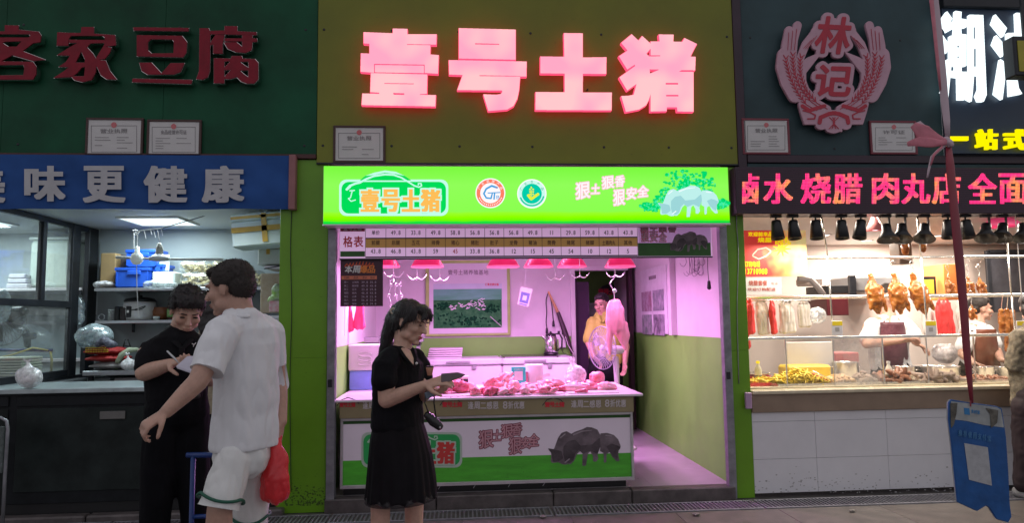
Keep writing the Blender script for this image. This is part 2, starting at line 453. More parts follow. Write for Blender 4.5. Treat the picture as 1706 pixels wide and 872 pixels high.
# ground: dark, worn market street in large slabs
gm = M('street_concrete', (0.085, 0.078, 0.075), .5, var=.3, vs=5, bump=.25, bs=45, col2=(0.16, 0.15, 0.14))
tag(B().box((-40, -40, -0.3), (40, 20, GZ-.004)).build('ground', gm), kind='structure')
pv = thing('pavement', None, None, (0.5, -0.4, GZ)); tag(pv, kind='structure')
m_slab = M('paving_slab', (0.11, 0.096, 0.085), .38, var=.22, vs=7, bump=.15, bs=60)
m_slab2 = M('paving_slab_dark', (0.11, 0.1, 0.09), .42, var=.25, vs=8, bump=.18, bs=60)
for j in range(3):
    for i in range(-8, 12):
        x = i*.8+(j % 2)*.4; y = -0.36-j*.6
        B().box((x+.0015, y-.5985, GZ-.03), (x+.7985, y-.0015, GZ+random.uniform(0, .0015)), .002).build('paving_slab', random.choice((m_slab, m_slab, m_slab2)), pv)
# drain gratings along the foot of the stalls
def grate(x0, x1, label):
    t = thing('drain_grate', label, 'drain', ((x0+x1)/2, -.2, GZ), 'drain gratings along the stall fronts')
    f = B().box((x0, -.345, GZ-.02), (x1, -.33, GZ+.008), .002).box((x0, -.12, GZ-.02), (x1, -.105, GZ+.008), .002)
    f.box((x0, -.33, GZ-.02), (x0+.015, -.12, GZ+.008), .002).box((x1-.015, -.33, GZ-.02), (x1, -.12, GZ+.008), .002); f.build('frame', m_rail, t)
    B().box((x0, -.345, GZ-.06), (x1, -.105, GZ-.05)).build('channel', m_black, t)
    b = B(); x = x0+.03
    while x < x1-.03: b.box((x, -.33, GZ-.02), (x+.012, -.12, GZ+.006)); x += .032
    tag(b.build('slat', m_rail, t), kind='stuff')
for k, (a, b_, l) in enumerate([(-6, -2.6, 'slotted metal drain grating under the dark counter on the left'), (-2.58, -1.0, 'slotted metal drain grating below the left green pillar'), (-.98, .68, 'slotted metal drain grating in front of the pig print counter'),
                               (.70, 2.3, 'slotted metal drain grating in front of the open floor of the pork stall'), (2.32, 4.1, 'slotted metal drain grating under the tiled counter'), (4.12, 7, 'slotted metal drain grating at the right edge under the tiled counter')]): grate(a, b_, l)
# stall floors with their step
m_floor = M('stall_floor', (0.44, 0.40, 0.43), .3, var=.10, vs=4, bump=.04, bs=30)
m_step = M('step_stone', (0.10, 0.085, 0.085), .4, var=.35, vs=9, bump=.2, bs=40)
fl = thing('floor', None, None, (0.57, 1.5, FZ)); tag(fl, kind='structure')
x = -1.05
for i in range(5):
    for j in range(7):
        y0 = 0.06+j*.6; B().box((x+i*.65+.0015, y0+.0015, FZ-.04), (x+(i+1)*.65-.0015, y0+.5985, FZ), .001).build('floor_tile', m_floor, fl)
B().box((-1.05, .06, GZ-.05), (2.2, 4.26, FZ-.003)).build('floor_bed', m_step, fl)
st = thing('stone_step', 'dark chipped stone step across the front of the pork stall', 'step', (.57, -.02, GZ))
xs = [-1.06, -.2, .72, 1.35, 2.2]
for a, b_ in zip(xs, xs[1:]): B().box((a+.003, -.06, GZ-.05), (b_-.003, .058, FZ+.001), .008).build('step_stone', m_step, st)
tag(B().box((-6, 0.02, GZ-.1), (-1.43, 4, FZ)).build('floor', m_step), kind='structure')
tag(B().box((2.36, 0.02, GZ-.1), (8, 4, FZ)).build('floor', m_step), kind='structure')

# fascias and pillars
def wallbox(name, a, b_, mat, label=None, cat=None, bev=0.0):
    o = B().box(a, b_, bev).build(name, mat); tag(o, label, cat, kind='structure'); return o
fas = thing('fascia', 'glow tinted green fascia panel carrying the lit pink characters', 'fascia', (.6, 0, 2.79))
for a_, b_ in ((-1.148, 2.34),): B().box((a_, -.03, 2.79), (b_, .2, 5.0), .0015).build('panel', m_glow_tint, fas)
B().box((-1.148, -.045, 2.775), (2.34, -.0, 2.789), .002).build('trim', m_dark, fas)
lf = thing('fascia', 'dark green fascia panel with the unlit red characters', 'fascia', (-3.8, 0, 2.82))
for a_, b_ in ((-7, -4.8), (-4.798, -3.58), (-3.578, -2.36), (-2.358, -1.153)): B().box((a_, -.02, 2.86), (b_, .2, 5.0), .0015).build('panel', m_green_dk, lf)
B().box((-7, -.045, 2.82), (-1.153, .2, 2.857), .003).build('trim', M('maroon_trim', (0.06, .012, .012), .4, var=.2), lf)
x1s, _ = PXY(1560, 100, 0)
rf = thing('fascia', 'slate green fascia panel behind the wheat ear emblem', 'fascia', (3.2, 0, 2.8))
B().box((2.42, -.02, 2.87), (x1s, .2, 5.0), .004).build('panel', m_fascia_r, rf)
B().box((2.343, -.04, 2.70), (2.417, .2, 5.0), .004).build('mullion', M('plum_frame', (0.035, .015, .03), .4, var=.2), rf)
B().box((2.42, -.05, 2.80), (8, .2, 2.867), .004).build('trim', MATS['plum_frame'], rf)
B().box((2.42, -.035, 2.76), (8, .2, 2.797), .004).build('trim', m_fascia_r, rf)
def pillar(xa, xb, label, zt):
    t = thing('pillar', label, 'pillar', ((xa+xb)/2, .1, GZ))
    z = GZ; zs = [GZ, 1.23, zt]
    for a, b_ in zip(zs, zs[1:]): B().box((xa, -.02, a+.0005), (xb, .3, b_-.0005), .001).build('panel', m_green, t)
    B().box((xa+.01, -.015, GZ-.03), (xb-.01, .29, GZ+.002)).build('plinth', m_dark, t)
    return t
pl_ = pillar(-1.43, -1.055, 'wide green pillar left of the pork stall', 2.815)
slab(549, 385, 553, 845, -.028, .006, 'edge_trim', M('beige_trim', (.42, .33, .2), .45), pl_)
pillar(2.215, 2.37, 'narrow green pillar right of the pork stall', 2.765)
wallbox('wall', (-1.43, .3, GZ), (-1.05, 4.2, 2.76), m_grey)        # party wall left; faces follow
def rail(xa, xb, label):
    t = thing('shutter_rail', label, 'shutter rail', ((xa+xb)/2, -.02, FZ), 'roller shutter rails of the pork stall')
    B().box((xa, -.05, GZ), (xb, -.035, 2.27), .002).box((xa, .0, GZ), (xb, .02, 2.27), .002).box((xa, -.034, GZ), (xa+.012, -.001, 2.27)).build('channel', m_rail, t)
    B().box((xa+.02, -.034, GZ), (xb-.004, -.002, 2.27)).build('brush_strip', m_dark, t)
    B().box((xa+.01, -.062, 1.0), (xb-.02, -.05, 1.06), .003).build('lock_plate', m_dark, t)
rail(-1.048, -.985, 'grey steel shutter rail beside the left green pillar')
rail(2.150, 2.212, 'grey steel shutter rail beside the right green pillar')

# pork stall room: white above, green below
def wall2(name, fn):
    pass
zg = 1.30
wallbox('wall', (-1.05, .03, zg), (-1.03, 2.95, 2.75), m_wall); wallbox('wall', (-1.05, .03, FZ), (-1.028, 2.95, zg-.001), m_wgreen)
wallbox('wall', (2.2, .03, zg+.03), (2.218, 4.2, 2.75), m_wall)
wallbox('wall', (2.196, .03, FZ), (2.2175, 4.2, zg+.029), m_wgreen)
dx0, _ = PXY(958, 500, 2.95); dx1, _ = PXY(1047, 500, 2.95); _, dzt = PXY(1000, 451, 2.95)
wallbox('wall', (-1.03, 2.95, zg), (dx0-.06, 3.05, 2.75), m_wall); wallbox('wall', (-1.03, 2.948, FZ), (dx0-.06, 3.049, zg-.001), m_wgreen)
wallbox('wall', (dx0-.06, 2.95, dzt+.05), (2.2, 3.05, 2.75), m_wall)
wallbox('wall', (-1.03, 4.2, FZ), (2.2, 4.3, 2.75), m_wgreen)
wallbox('wall', (dx0-.3, 3.05, FZ), (dx0-.2, 4.2, 2.75), m_wgreen)
wallbox('ceiling', (-1.05, .06, 2.75), (2.22, 4.3, 2.85), m_white)
df = thing('door_frame', 'white framed doorway at the back of the pork stall', 'door frame', ((dx0+dx1)/2, 2.95, FZ))
B().box((dx0-.058, 2.92, FZ), (dx0, 3.06, dzt+.05), .004).build('jamb', m_white, df)
B().box((dx1, 2.92, FZ), (dx1+.05, 3.06, dzt+.05), .004).build('jamb', M('maroon_jamb', (.035, .01, .02), .4), df)
B().box((dx0, 2.92, dzt), (dx1, 3.06, dzt+.05), .004).build('head', m_white, df)
ddr = thing('door', 'dark plum door leaf standing open in the back doorway', 'door', (dx0+.02, 3.3, FZ))
B().box((dx0+.005, 3.07, FZ+.01), (dx0+.045, 3.7, dzt-.02), .003).build('leaf', M('plum_door', (.05, .018, .06), .45, var=.1), ddr)
B().box((dx0+.045, 3.6, 1.1), (dx0+.07, 3.66, 1.16), .004).build('handle', m_steel, ddr)
slab(958, 470, 984, 740, 3.12, .03, 'side_panel', MATS['plum_door'], ddr)
# white pilaster boxes on the right wall
wallbox('pilaster', (2.14, 1.32, zg+.03), (2.198, 1.42, 2.7), m_wall)

# left stall room and the room beyond its glass partition
XL = -3.75
wallbox('wall', (-3.72, 1.8, FZ), (-1.43, 1.9, 2.5), m_grey); wallbox('wall', (-7, 2.1, FZ), (-3.72, 2.2, 2.5), M('pale_wall', (.56, .62, .63), .5, var=.06, vs=1.2))
wallbox('wall', (-1.45, .3, FZ), (-1.431, 1.8, 2.5), m_grey)
wallbox('ceiling', (-7, .03, 2.5), (-1.44, 2.2, 2.58), M('panel_ceiling', (.60, .63, .63), .5, var=.04, vs=1))
wallbox('wall', (-7, .002, 2.585), (-1.435, .12, 2.8195), m_dark)
# right stall room
YB = 3.7
m_rwall = M('cream_wall', (.60, .53, .49), .5, var=.05, vs=1.4)
wallbox('wall', (2.37, YB, FZ), (9, YB+.1, 2.5), m_rwall); wallbox('wall', (2.372, .31, FZ), (2.39, YB, 2.5), m_rwall); wallbox('ceiling', (2.37, .06, 2.5), (9, YB, 2.58), m_rwall)
wallbox('wall', (8.9, .06, FZ), (9, YB, 2.5), m_rwall)
wallbox('wall', (2.22, .3, FZ), (2.37, 4.3, 2.9), m_grey)
wallbox('wall', (2.37, .02, 2.43), (9, .2, 2.49), m_dark); wallbox('wall', (2.42, .02, 2.585), (9, .2, 2.755), m_dark)

# ================================================================== THE SIGNS
def T_(pts, rx, ry, s): return [(rx+x*s, ry+y*s) for x, y in pts]
HOT, PINK, RIM = (1.0, .42, .47), (1.0, .27, .42), (.85, .03, .12)
em_face = EM('lit_pink_face', (1.0, .31, .44), 1.3, vs=3.2, col2=(1.0, .45, .47))
em_rim = EM('lit_red_return', (.85, .06, .14), 1.7)
big = [
 ('壹', 590, 40, [[(375, 42), (515, 45), (515, 98), (798, 97), (795, 195), (512, 190), (512, 200), (738, 203), (737, 293), (818, 300), (812, 478), (683, 470), (683, 390), (192, 382), (192, 468), (62, 458), (66, 282), (148, 285), (148, 187), (92, 183), (92, 77), (375, 88)],
   [(200, 395), (676, 402), (676, 472), (200, 464)], [(162, 474), (708, 487), (704, 672), (636, 676), (636, 684), (790, 688), (786, 795), (72, 782), (80, 672), (242, 676), (242, 662), (156, 656)]],
  [[(292, 568), (578, 573), (578, 583), (292, 578)], [(375, 664), (487, 668), (485, 686), (384, 684)]]),
 ('号', 740, 40, [[(143, 38), (692, 52), (692, 342), (143, 330)], [(45, 348), (798, 362), (796, 505), (736, 505), (725, 640), (708, 720), (672, 790), (610, 825), (428, 840), (380, 680), (505, 684), (548, 678), (564, 655), (560, 640), (128, 636), (180, 490), (48, 485)]],
  [[(300, 182), (534, 188), (534, 200), (300, 196)], [(338, 492), (735, 500), (735, 508), (345, 504)]]),
 ('土', 885, 50, [[(318, 28), (498, 30), (498, 265), (728, 262), (726, 422), (500, 420), (498, 605), (780, 605), (778, 775), (42, 772), (44, 600), (325, 602), (325, 418), (90, 415), (90, 255), (322, 258)]], []),
 ('猪', 1025, 45, [[(160, 68), (225, 130), (262, 85), (345, 162), (345, 138), (432, 138), (424, 70), (565, 72), (562, 140), (650, 142), (672, 105), (790, 162), (728, 285), (778, 287), (774, 415), (758, 420), (758, 818), (605, 815), (600, 775), (500, 775), (498, 812), (345, 815), (345, 640), (325, 705), (300, 755), (235, 795), (105, 820), (60, 668), (130, 665), (180, 655), (205, 560), (207, 548), (118, 612), (42, 485), (195, 375), (190, 360), (118, 408), (38, 280), (122, 225), (60, 150)]],
  [[(302, 255), (345, 205), (345, 272), (318, 275)], [(335, 270), (438, 270), (438, 282), (318, 284)], [(333, 406), (436, 408), (336, 450)], [(612, 432), (645, 414), (758, 414), (758, 434)], [(488, 538), (610, 538), (610, 556), (488, 556)], [(492, 654), (614, 654), (614, 672), (492, 672)]])]
YS = -.13
for ch, rx, ry, adds, subs in big:
    s = Sheet(rx, ry, rx+150, ry+150, YS, 4.0)
    for a in adds: s.poly(T_(a, rx, ry, 150/872))
    for a in subs: s.poly(T_(a, rx, ry, 150/872), 0.0)
    L_ = thing('sign_letter', None, None, base(rx+75, ry+75, YS)); L_.parent = fas; L_.location = L_.location-fas.location
    s.build('acrylic_face', em_face, L_, depth=.006, soft=.5, tol=.35, front=.001)
    r = s.copy().grow(.9); r.build('metal_return', em_rim, L_, depth=.035, soft=.6, tol=.4, front=-.008)
    for q in range(3): B().box((L_.location.x+fas.location.x-.1+q*.1, -.065, L_.location.z+fas.location.z-.1), (L_.location.x+fas.location.x-.09+q*.1, -.028, L_.location.z+fas.location.z-.09)).build('stand_off', m_dark, L_)

# unlit red characters of the bean curd stall
m_let = M('red_acrylic', (.24, .006, .022), .4, spec=.25, var=.2, vs=9); m_chrome = M('chrome_return', (.75, .7, .7), .12, metal=1, var=0)
def px8(pts, rx, ry, s): return T_(pts, rx, ry, s)
s0 = 220/1599; s1 = 230/1671
chars = []
s = Sheet(-60, 38, 76, 140, -.09, 4)   # 客
for a in ([(0+60, 85), (228, 90), (228, 140), (470, 165), (500, 215), (490, 290), (400, 305), (275, 400), (550, 505), (400, 520), (150, 450), (20, 520), (-260, 560), (-260, 500), (0, 410), (-60, 330), (-200, 420), (-300, 400), (-140, 290), (-140, 330), (-400, 330), (-400, 160), (60, 160)],
          [(-200, 520), (400, 530), (440, 590), (440, 680), (400, 745), (-200, 745)]): s.poly(T_(a, 0, 30, s0))
for a in ([(-300, 195), (350, 195), (370, 215), (350, 235), (-300, 235)], [(60, 285), (265, 280), (205, 345), (100, 345), (30, 300)], [(-80, 570), (280, 565), (297, 600), (285, 690), (-80, 695)], [(-140, 290), (-40, 240), (-30, 260), (-140, 330)]): s.poly(T_(a, 0, 30, s0), 0)
chars.append(('客', s))
s = Sheet(88, 38, 200, 142, -.09, 4)   # 家
for a in ([(695, 170), (835, 178), (980, 180), (990, 108), (1138, 108), (1138, 188), (1395, 205), (1405, 330), (1250, 350), (1270, 300), (1270, 235), (1240, 215), (860, 215), (835, 250), (828, 335), (688, 335)],
          [(840, 262), (1270, 265), (1270, 302), (1100, 305), (1050, 350), (1110, 400), (1160, 490), (1210, 410), (1250, 345), (1350, 355), (1330, 420), (1270, 495), (1185, 505), (1280, 515), (1330, 640), (1415, 745), (1290, 740), (1220, 690), (1165, 570), (1160, 660), (1110, 750), (1000, 775), (900, 750), (860, 705), (1020, 705), (1030, 600), (900, 690), (850, 715), (650, 725), (780, 640), (870, 560), (830, 595), (710, 590), (800, 530), (850, 455), (690, 450), (850, 350), (940, 300), (840, 300)]): s.poly(T_(a, 0, 30, s0))
for a in ([(985, 405), (1030, 500), (1028, 540), (915, 540)], [(990, 600), (1030, 590), (1020, 700), (900, 705)], [(1050, 350), (1100, 310), (1265, 310), (1165, 470)]): s.poly(T_(a, 0, 30, s0), 0)
chars.append(('家', s))
s = Sheet(218, 38, 322, 142, -.09, 4)  # 豆
for a in ([(85, 110), (760, 118), (755, 160), (95, 150)], [(130, 205), (680, 215), (738, 290), (730, 420), (690, 475), (130, 462)], [(160, 540), (310, 540), (430, 668), (540, 545), (708, 545), (660, 650), (580, 683), (260, 683), (190, 640)], [(80, 732), (800, 748), (790, 798), (75, 775)]): s.poly(T_(a, 210, 30, s1))
s.poly(T_([(300, 255), (560, 258), (580, 285), (575, 425), (310, 428), (265, 390), (265, 290)], 210, 30, s1), 0)
chars.append(('豆', s))
s = Sheet(325, 38, 432, 142, -.09, 4)  # 腐
for a in ([(890, 122), (1000, 122), (1015, 155), (1190, 150), (1195, 95), (1345, 98), (1345, 158), (1580, 170), (1580, 205), (1020, 195), (1015, 640), (990, 715), (930, 745), (850, 740), (885, 640)],
          [(1085, 200), (1195, 205), (1170, 300), (1170, 430), (1055, 428), (1055, 320), (1020, 330), (1020, 300)],
          [(1195, 245), (1405, 245), (1405, 205), (1530, 205), (1530, 245), (1585, 248), (1585, 285), (1530, 290), (1520, 385), (1450, 420), (1330, 412), (1230, 370), (1185, 295), (1340, 292), (1405, 345), (1405, 280), (1195, 282)],
          [(1062, 485), (1270, 490), (1280, 458), (1400, 458), (1410, 490), (1560, 495), (1600, 540), (1600, 740), (1550, 792), (1460, 792), (1390, 765), (1340, 715), (1250, 740), (1190, 735), (1190, 790), (1062, 788)]): s.poly(T_(a, 210, 30, s1))
for a in ([(1190, 525), (1265, 522), (1190, 600)], [(1190, 630), (1270, 628), (1190, 712)], [(1380, 530), (1480, 525), (1485, 600), (1440, 575)], [(1380, 635), (1480, 632), (1480, 715), (1430, 680)]): s.poly(T_(a, 210, 30, s1), 0)
chars.append(('腐', s))
for ch, s in chars:
    L_ = thing('sign_letter', None, None, base((s.x0+s.x0+s.f.shape[1]/s.k)/2, 90, -.09)); L_.parent = lf; L_.location = L_.location-lf.location
    s.build('acrylic_face', m_let, L_, depth=.004, soft=.6, tol=.4, front=.003)
    s.copy().grow(.7).build('metal_return', m_chrome, L_, depth=.05, soft=.6, tol=.4, front=-.003)

# licence frames
def licence(x0, y0, x1, y1, label, mat_f, title, Y=-.045, serif=True):
    t = thing('licence_frame', label, 'framed licence', base((x0+x1)/2, y1, Y), 'framed licences on the stall fascias')
    a, b_ = slab(x0, y0, x1, y1, Y, .02); fw = .018
    fr = B(); fr.box(a, (b_[0], b_[1], a[2]+fw), .002).box((a[0], a[1], b_[2]-fw), b_, .002).box((a[0], a[1], a[2]+fw), (a[0]+fw, b_[1], b_[2]-fw), .002).box((b_[0]-fw, a[1], a[2]+fw), (b_[0], b_[1], b_[2]-fw), .002)
    fr.build('frame', mat_f, t)
    B().box((a[0]+fw, a[1]+.008, a[2]+fw), (b_[0]-fw, a[1]+.011, b_[2]-fw)).build('certificate', m_paper, t)
    w_ = x1-x0; h = y1-y0; Yp = Y+.008
    sh = Sheet(x0, y0, x1, y1, Yp, 6)
    for (u0, v0, u1, v1) in ((.1, .2, .9, .215), (.1, .875, .9, .89), (.1, .2, .112, .89), (.888, .2, .9, .89)): sh.poly([(x0+u0*w_, y0+v0*h), (x0+u1*w_, y0+v0*h), (x0+u1*w_, y0+v1*h), (x0+u0*w_, y0+v1*h)])
    sh.build('border_print', m_inkgrey, t, depth=.0008, soft=0, front=.002)
    sh = Sheet(x0, y0, x1, y1, Yp, 6); sh.disc((x0+x1)/2, y0+.19*h, w_*.05, w_*.05); sh.build('emblem', m_pricered, t, depth=.0008, soft=.6, front=.003)
    flat(title, x0+.26*w_, y0+.29*h, x1-.26*w_, y0+.40*h, Yp, m_inkgrey, t, bold=.15)
    b = B(); rnd = random.Random(int(x0))
    for r in range(5):
        for cc in range(2):
            if rnd.random() < .25: continue
            u0 = .17+cc*.38; u1 = u0+rnd.uniform(.12, .3); v = .5+r*.068
            xa, za = PXY(x0+u0*w_, y0+v*h, Yp); xb, zb = PXY(x0+min(u1, .84)*w_, y0+(v+.018)*h, Yp); b.box((xa, Yp-.003, zb), (xb, Yp-.002, za))
    tag(b.build('small_print', m_inkgrey, t), kind='stuff')
    B().box((a[0]+fw*.7, a[1]+.002, a[2]+fw*.7), (b_[0]-fw*.7, a[1]+.004, b_[2]-fw*.7)).build('glass', CLEAR('frame_glass', refl=.05), t)
licence(142, 196, 238, 261, 'dark framed cream licence above the blue banner, left one of the pair', m_wood, '营业执照')
licence(244, 199, 335, 261, 'dark framed white licence above the blue banner, right one of the pair', m_wood, '食品经营许可证')
licence(555, 209, 642, 271, 'framed licence at the lower left corner of the glow tinted fascia', m_wood, '营业执照')
licence(1237, 197, 1316, 257, 'framed white licence at the lower left of the wheat ear emblem', M('maroon_frame', (.2, .03, .05), .4), '营业执照')
licence(1450, 201, 1528, 257, 'framed greyish licence at the lower right of the wheat ear emblem', MATS['maroon_frame'], '许可证')

# pig drawing shared by three prints
PIGS = dict(left=[(540, 312), (575, 318), (600, 250), (620, 222), (650, 212), (690, 235), (700, 330), (680, 380), (650, 410), (625, 408), (600, 395), (565, 400), (555, 390), (560, 340), (545, 325)],
 right=[(850, 225), (890, 222), (930, 235), (955, 260), (970, 300), (966, 318), (958, 322), (955, 350), (965, 388), (945, 390), (920, 365), (905, 335), (887, 345), (885, 395), (870, 398), (868, 340), (848, 330)],
 mid=[(640, 300), (648, 262), (665, 235), (700, 215), (745, 200), (770, 187), (800, 190), (832, 203), (852, 240), (850, 300), (832, 350), (838, 372), (825, 392), (806, 390), (806, 360), (790, 330), (775, 345), (765, 415), (742, 416), (745, 345), (735, 325), (712, 345), (695, 385), (672, 408), (640, 398), (632, 350)],
 head=[(632, 300), (660, 270), (700, 262), (735, 300), (742, 325), (725, 318), (700, 345), (690, 382), (668, 400), (640, 392), (630, 350)],
 headl=[(545, 315), (590, 322), (620, 330), (630, 370), (600, 392), (570, 392), (560, 345)], headr=[(885, 300), (915, 285), (950, 295), (968, 305), (955, 330), (950, 372), (930, 360), (905, 335)],
 shade=[(700, 300), (800, 290), (845, 250), (850, 300), (832, 345), (790, 325), (745, 345)])
def pigs(x0, y0, x1, y1, Y, parent, m_body, m_dark_, m_hi, fr=.004):
    sx = (x1-x0)/(970-540); sy = (y1-y0)/(416-187)
    def pm(pts): return [(x0+(x-540)*sx, y0+(y-187)*sy) for x, y in pts]
    for i, (n, mm) in enumerate((('left', m_body), ('right', m_body), ('mid', m_body), ('headl', m_dark_), ('headr', m_dark_), ('head', m_dark_), ('shade', m_dark_))):
        s = Sheet(x0, y0, x1, y1, Y, 6).poly(pm(PIGS[n])); s.build('pig_print', mm, parent, depth=.0006, soft=3.2, tol=.3, front=fr+i*.0009)
    s = Sheet(x0, y0, x1, y1, Y, 6); s.line(pm([(690, 232), (740, 212), (800, 205)]), 10*sx, wd2=4*sx); s.line(pm([(612, 250), (640, 228)]), 7*sx); s.line(pm([(880, 236), (915, 240)]), 7*sx); s.line(pm([(640, 395), (665, 375)]), 8*sx)
    s.build('pig_print', m_hi, parent, depth=.0006, soft=2, tol=.3, front=fr+.008)

# lit green box sign over the stall
YL = -.22
lb = thing('light_box_sign', 'long bright green lit sign box over the pork stall with badges and pigs', 'sign', base(877, 374, YL))
a, b_ = slab(538, 277, 1215, 375, YL, .2); 
xl, zb_, xr, zt_ = a[0], a[2], b_[0], b_[2]
me_ = bpy.data.materials.new('lit_green_film'); me_.use_nodes = True; nt = me_.node_tree; N = nt.nodes; Lk = nt.links; N.remove(N['Principled BSDF'])
e = N.new('ShaderNodeEmission'); Lk.new(e.outputs[0], N['Material Output'].inputs[0]); e.inputs[1].default_value = 1.0
tc = N.new('ShaderNodeTexCoord'); sp = N.new('ShaderNodeSeparateXYZ'); Lk.new(tc.outputs['Object'], sp.inputs[0])
cr = N.new('ShaderNodeValToRGB'); H_ = zt_-zb_
mr = N.new('ShaderNodeMapRange'); mr.inputs['From Min'].default_value = zb_-lb.location.z; mr.inputs['From Max'].default_value = zt_-lb.location.z
nz = N.new('ShaderNodeTexNoise'); nz.inputs['Scale'].default_value = 5; nz.inputs['Detail'].default_value = 5; Lk.new(tc.outputs['Object'], nz.inputs[0])
ad = N.new('ShaderNodeMath'); ad.operation = 'MULTIPLY_ADD'; ad.inputs[1].default_value = .02; Lk.new(nz.outputs[0], ad.inputs[0]); Lk.new(sp.outputs[2], ad.inputs[2]); Lk.new(ad.outputs[0], mr.inputs[0]); Lk.new(mr.outputs[0], cr.inputs[0])
els = [(0.0, (0.0, .62, .03)), (0.07, (.0, .75, .05)), (.10, (.15, .98, .0)), (.16, (.28, 1.0, .0)), (.22, (.32, 1.0, .02)), (.26, (.26, 1.0, .08)), (.7, (.28, 1.0, .10)), (1.0, (.20, .95, .05))]
cr.color_ramp.elements[0].position = 0; cr.color_ramp.elements[0].color = (*els[0][1], 1); cr.color_ramp.elements[1].position = 1; cr.color_ramp.elements[1].color = (*els[-1][1], 1)
for p_, c_ in els[1:-1]: q = cr.color_ramp.elements.new(p_); q.color = (*c_, 1)
Lk.new(cr.outputs[0], e.inputs[0])
B().box((xl+.004, YL, zb_+.012), (xr-.004, YL+.01, zt_-.004)).build('lit_face', me_, lb)
B().box((xl, YL+.012, zb_), (xr, -.03, zt_), .004).build('box', m_white, lb)
B().box((xl, YL-.006, zb_-.004), (xr, YL+.012, zb_+.011), .002).build('edge_strip', M('aluminium', (.6, .58, .6), .35, metal=.7), lb)
YP = YL
e_lg, e_wh, e_or = EM('logo_green', (.0, .72, .10), 1.0), EM('logo_white', (.55, 1.0, .82), 1.0), EM('logo_orange', (1.0, .52, .10), 1.0)
e_w2 = EM('print_white', (1.0, .96, .98), 1.0)
def logo(x0, y0, x1, y1, Y, par, mg, mw, mo, mow, k, fr):
    """green rounded shield with a roof arch, curled at the right, and the four characters; k picks the resolution"""
    w_, h = x1-x0, y1-y0
    def pt(u, v): return (x0+u*w_, y0+v*h)
    def shield(s, g):
        r = .16*h; xa, xb, ya, yb = x0+g, x1-g, y0+.20*h+g, y1-g
        for (cx, cy) in ((xa+r, ya+r), (xb-r, ya+r), (xa+r, yb-r), (xb-r, yb-r)): s.disc(cx, cy, r, r)
        s.poly([(xa+r, ya), (xb-r, ya), (xb-r, yb), (xa+r, yb)]); s.poly([(xa, ya+r), (xb, ya+r), (xb, yb-r), (xa, yb-r)])
        s.poly([pt(.19, .22), pt(.24, .12), pt(.32, .05+g/h), pt(.42, .0+g/h), pt(.52, .03+g/h), pt(.6, .12), pt(.66, .22)])
        return s
    shield(Sheet(x0, y0, x1, y1, Y, k), 0).build('logo_border', mw, par, depth=.0006, soft=1, front=fr)
    shield(Sheet(x0, y0, x1, y1, Y, k), .022*w_).build('logo_field', mg, par, depth=.0006, soft=1, front=fr+.001)
    s = Sheet(x0, y0, x1, y1, Y, k)
    s.line([pt(.10, .36), pt(.07, .42), pt(.10, .34), pt(.15, .29), pt(.19, .27), pt(.25, .19), pt(.32, .125), pt(.42, .09), pt(.5, .10), pt(.57, .16), pt(.63, .25), pt(.69, .34), pt(.73, .37), pt(.755, .34), pt(.75, .29), pt(.725, .29), pt(.725, .325)], .022*w_, wd2=.010*w_)
    s.line([pt(.10, .45), pt(.14, .44)], .012*w_); s.line([pt(.12, .46), pt(.105, .6), pt(.085, .62), pt(.11, .68), pt(.15, .65)], .010*w_)
    s.build('logo_arch', mw, par, depth=.0006, soft=.7, front=fr+.002)
    xs_ = [(.20, .365), (.39, .555), (.575, .74), (.75, .925)]
    o = Sheet(x0, y0, x1, y1, Y, k); inn = Sheet(x0, y0, x1, y1, Y, k)
    for ch, (u0, u1) in zip('壹号土猪', xs_):
        for q in (o, inn): q.char(ch, *pt(u0+.008, .43), *pt(u1-.008, .90))
    inn.grow(.010*w_, .005*w_, True); o.grow(.024*w_, .020*w_, True)
    o.build('logo_outline', mow, par, depth=.0006, soft=.6, front=fr+.003); inn.build('logo_letters', mo, par, depth=.0006, soft=.5, tol=.25, front=fr+.004)
logo(565, 284, 747, 360, YP, lb, e_lg, e_wh, e_or, e_wh, 5, .002)
# two round badges
def badge(cx, cy, r, ring, inner, letters, kind):
    Sheet(cx-r, cy-r, cx+r, cy+r, YP, 6).disc(cx, cy, r, r, n=40).build('badge_border', e_w2, lb, depth=.0006, soft=.6, front=.002)
    Sheet(cx-r, cy-r, cx+r, cy+r, YP, 6).disc(cx, cy, r*.92, r*.92, n=40).build('badge_ring', ring, lb, depth=.0006, soft=.6, front=.003)
    Sheet(cx-r, cy-r, cx+r, cy+r, YP, 6).disc(cx, cy, r*.68, r*.68, n=40).build('badge_centre', inner, lb, depth=.0006, soft=.6, front=.004)
    s = Sheet(cx-r, cy-r, cx+r, cy+r, YP, 8)
    n = len(letters)
    for i, ch in enumerate(letters):
        a = math.radians(-155+130*i/(n-1)); x, y = cx+r*.80*math.cos(a), cy+r*.80*math.sin(a); s.char(ch, x-r*.09, y-r*.09, x+r*.09, y+r*.09, rot=a+math.pi/2)
    for i in range(15):
        a = math.radians(155-130*i/14); x, y = cx+r*.80*math.cos(a), cy+r*.80*math.sin(a); s.disc(x, y, r*.035, r*.045)
    s.build('badge_lettering', e_w2 if kind == 0 else EM('badge_green', (.0, .42, .25), 1), lb, depth=.0006, soft=.4, front=.005)
badge(817, 322, 25, EM('badge_red', (1.0, .22, .13), 1), e_w2, '广东名牌产品', 0)
s = Sheet(795, 300, 840, 345, YP, 8); s.line([(828, 313), (819, 310), (810, 315), (806, 323), (810, 330), (818, 331), (820, 323)], 3.2, wd2=2.2); s.line([(813, 322), (833, 321)], 1.6); s.line([(824, 322), (823, 332)], 2.4); s.char('B', 827, 326, 832, 332); s.build('badge_mark', EM('badge_blue', (.05, .35, .75), 1), lb, depth=.0006, soft=.5, front=.006)
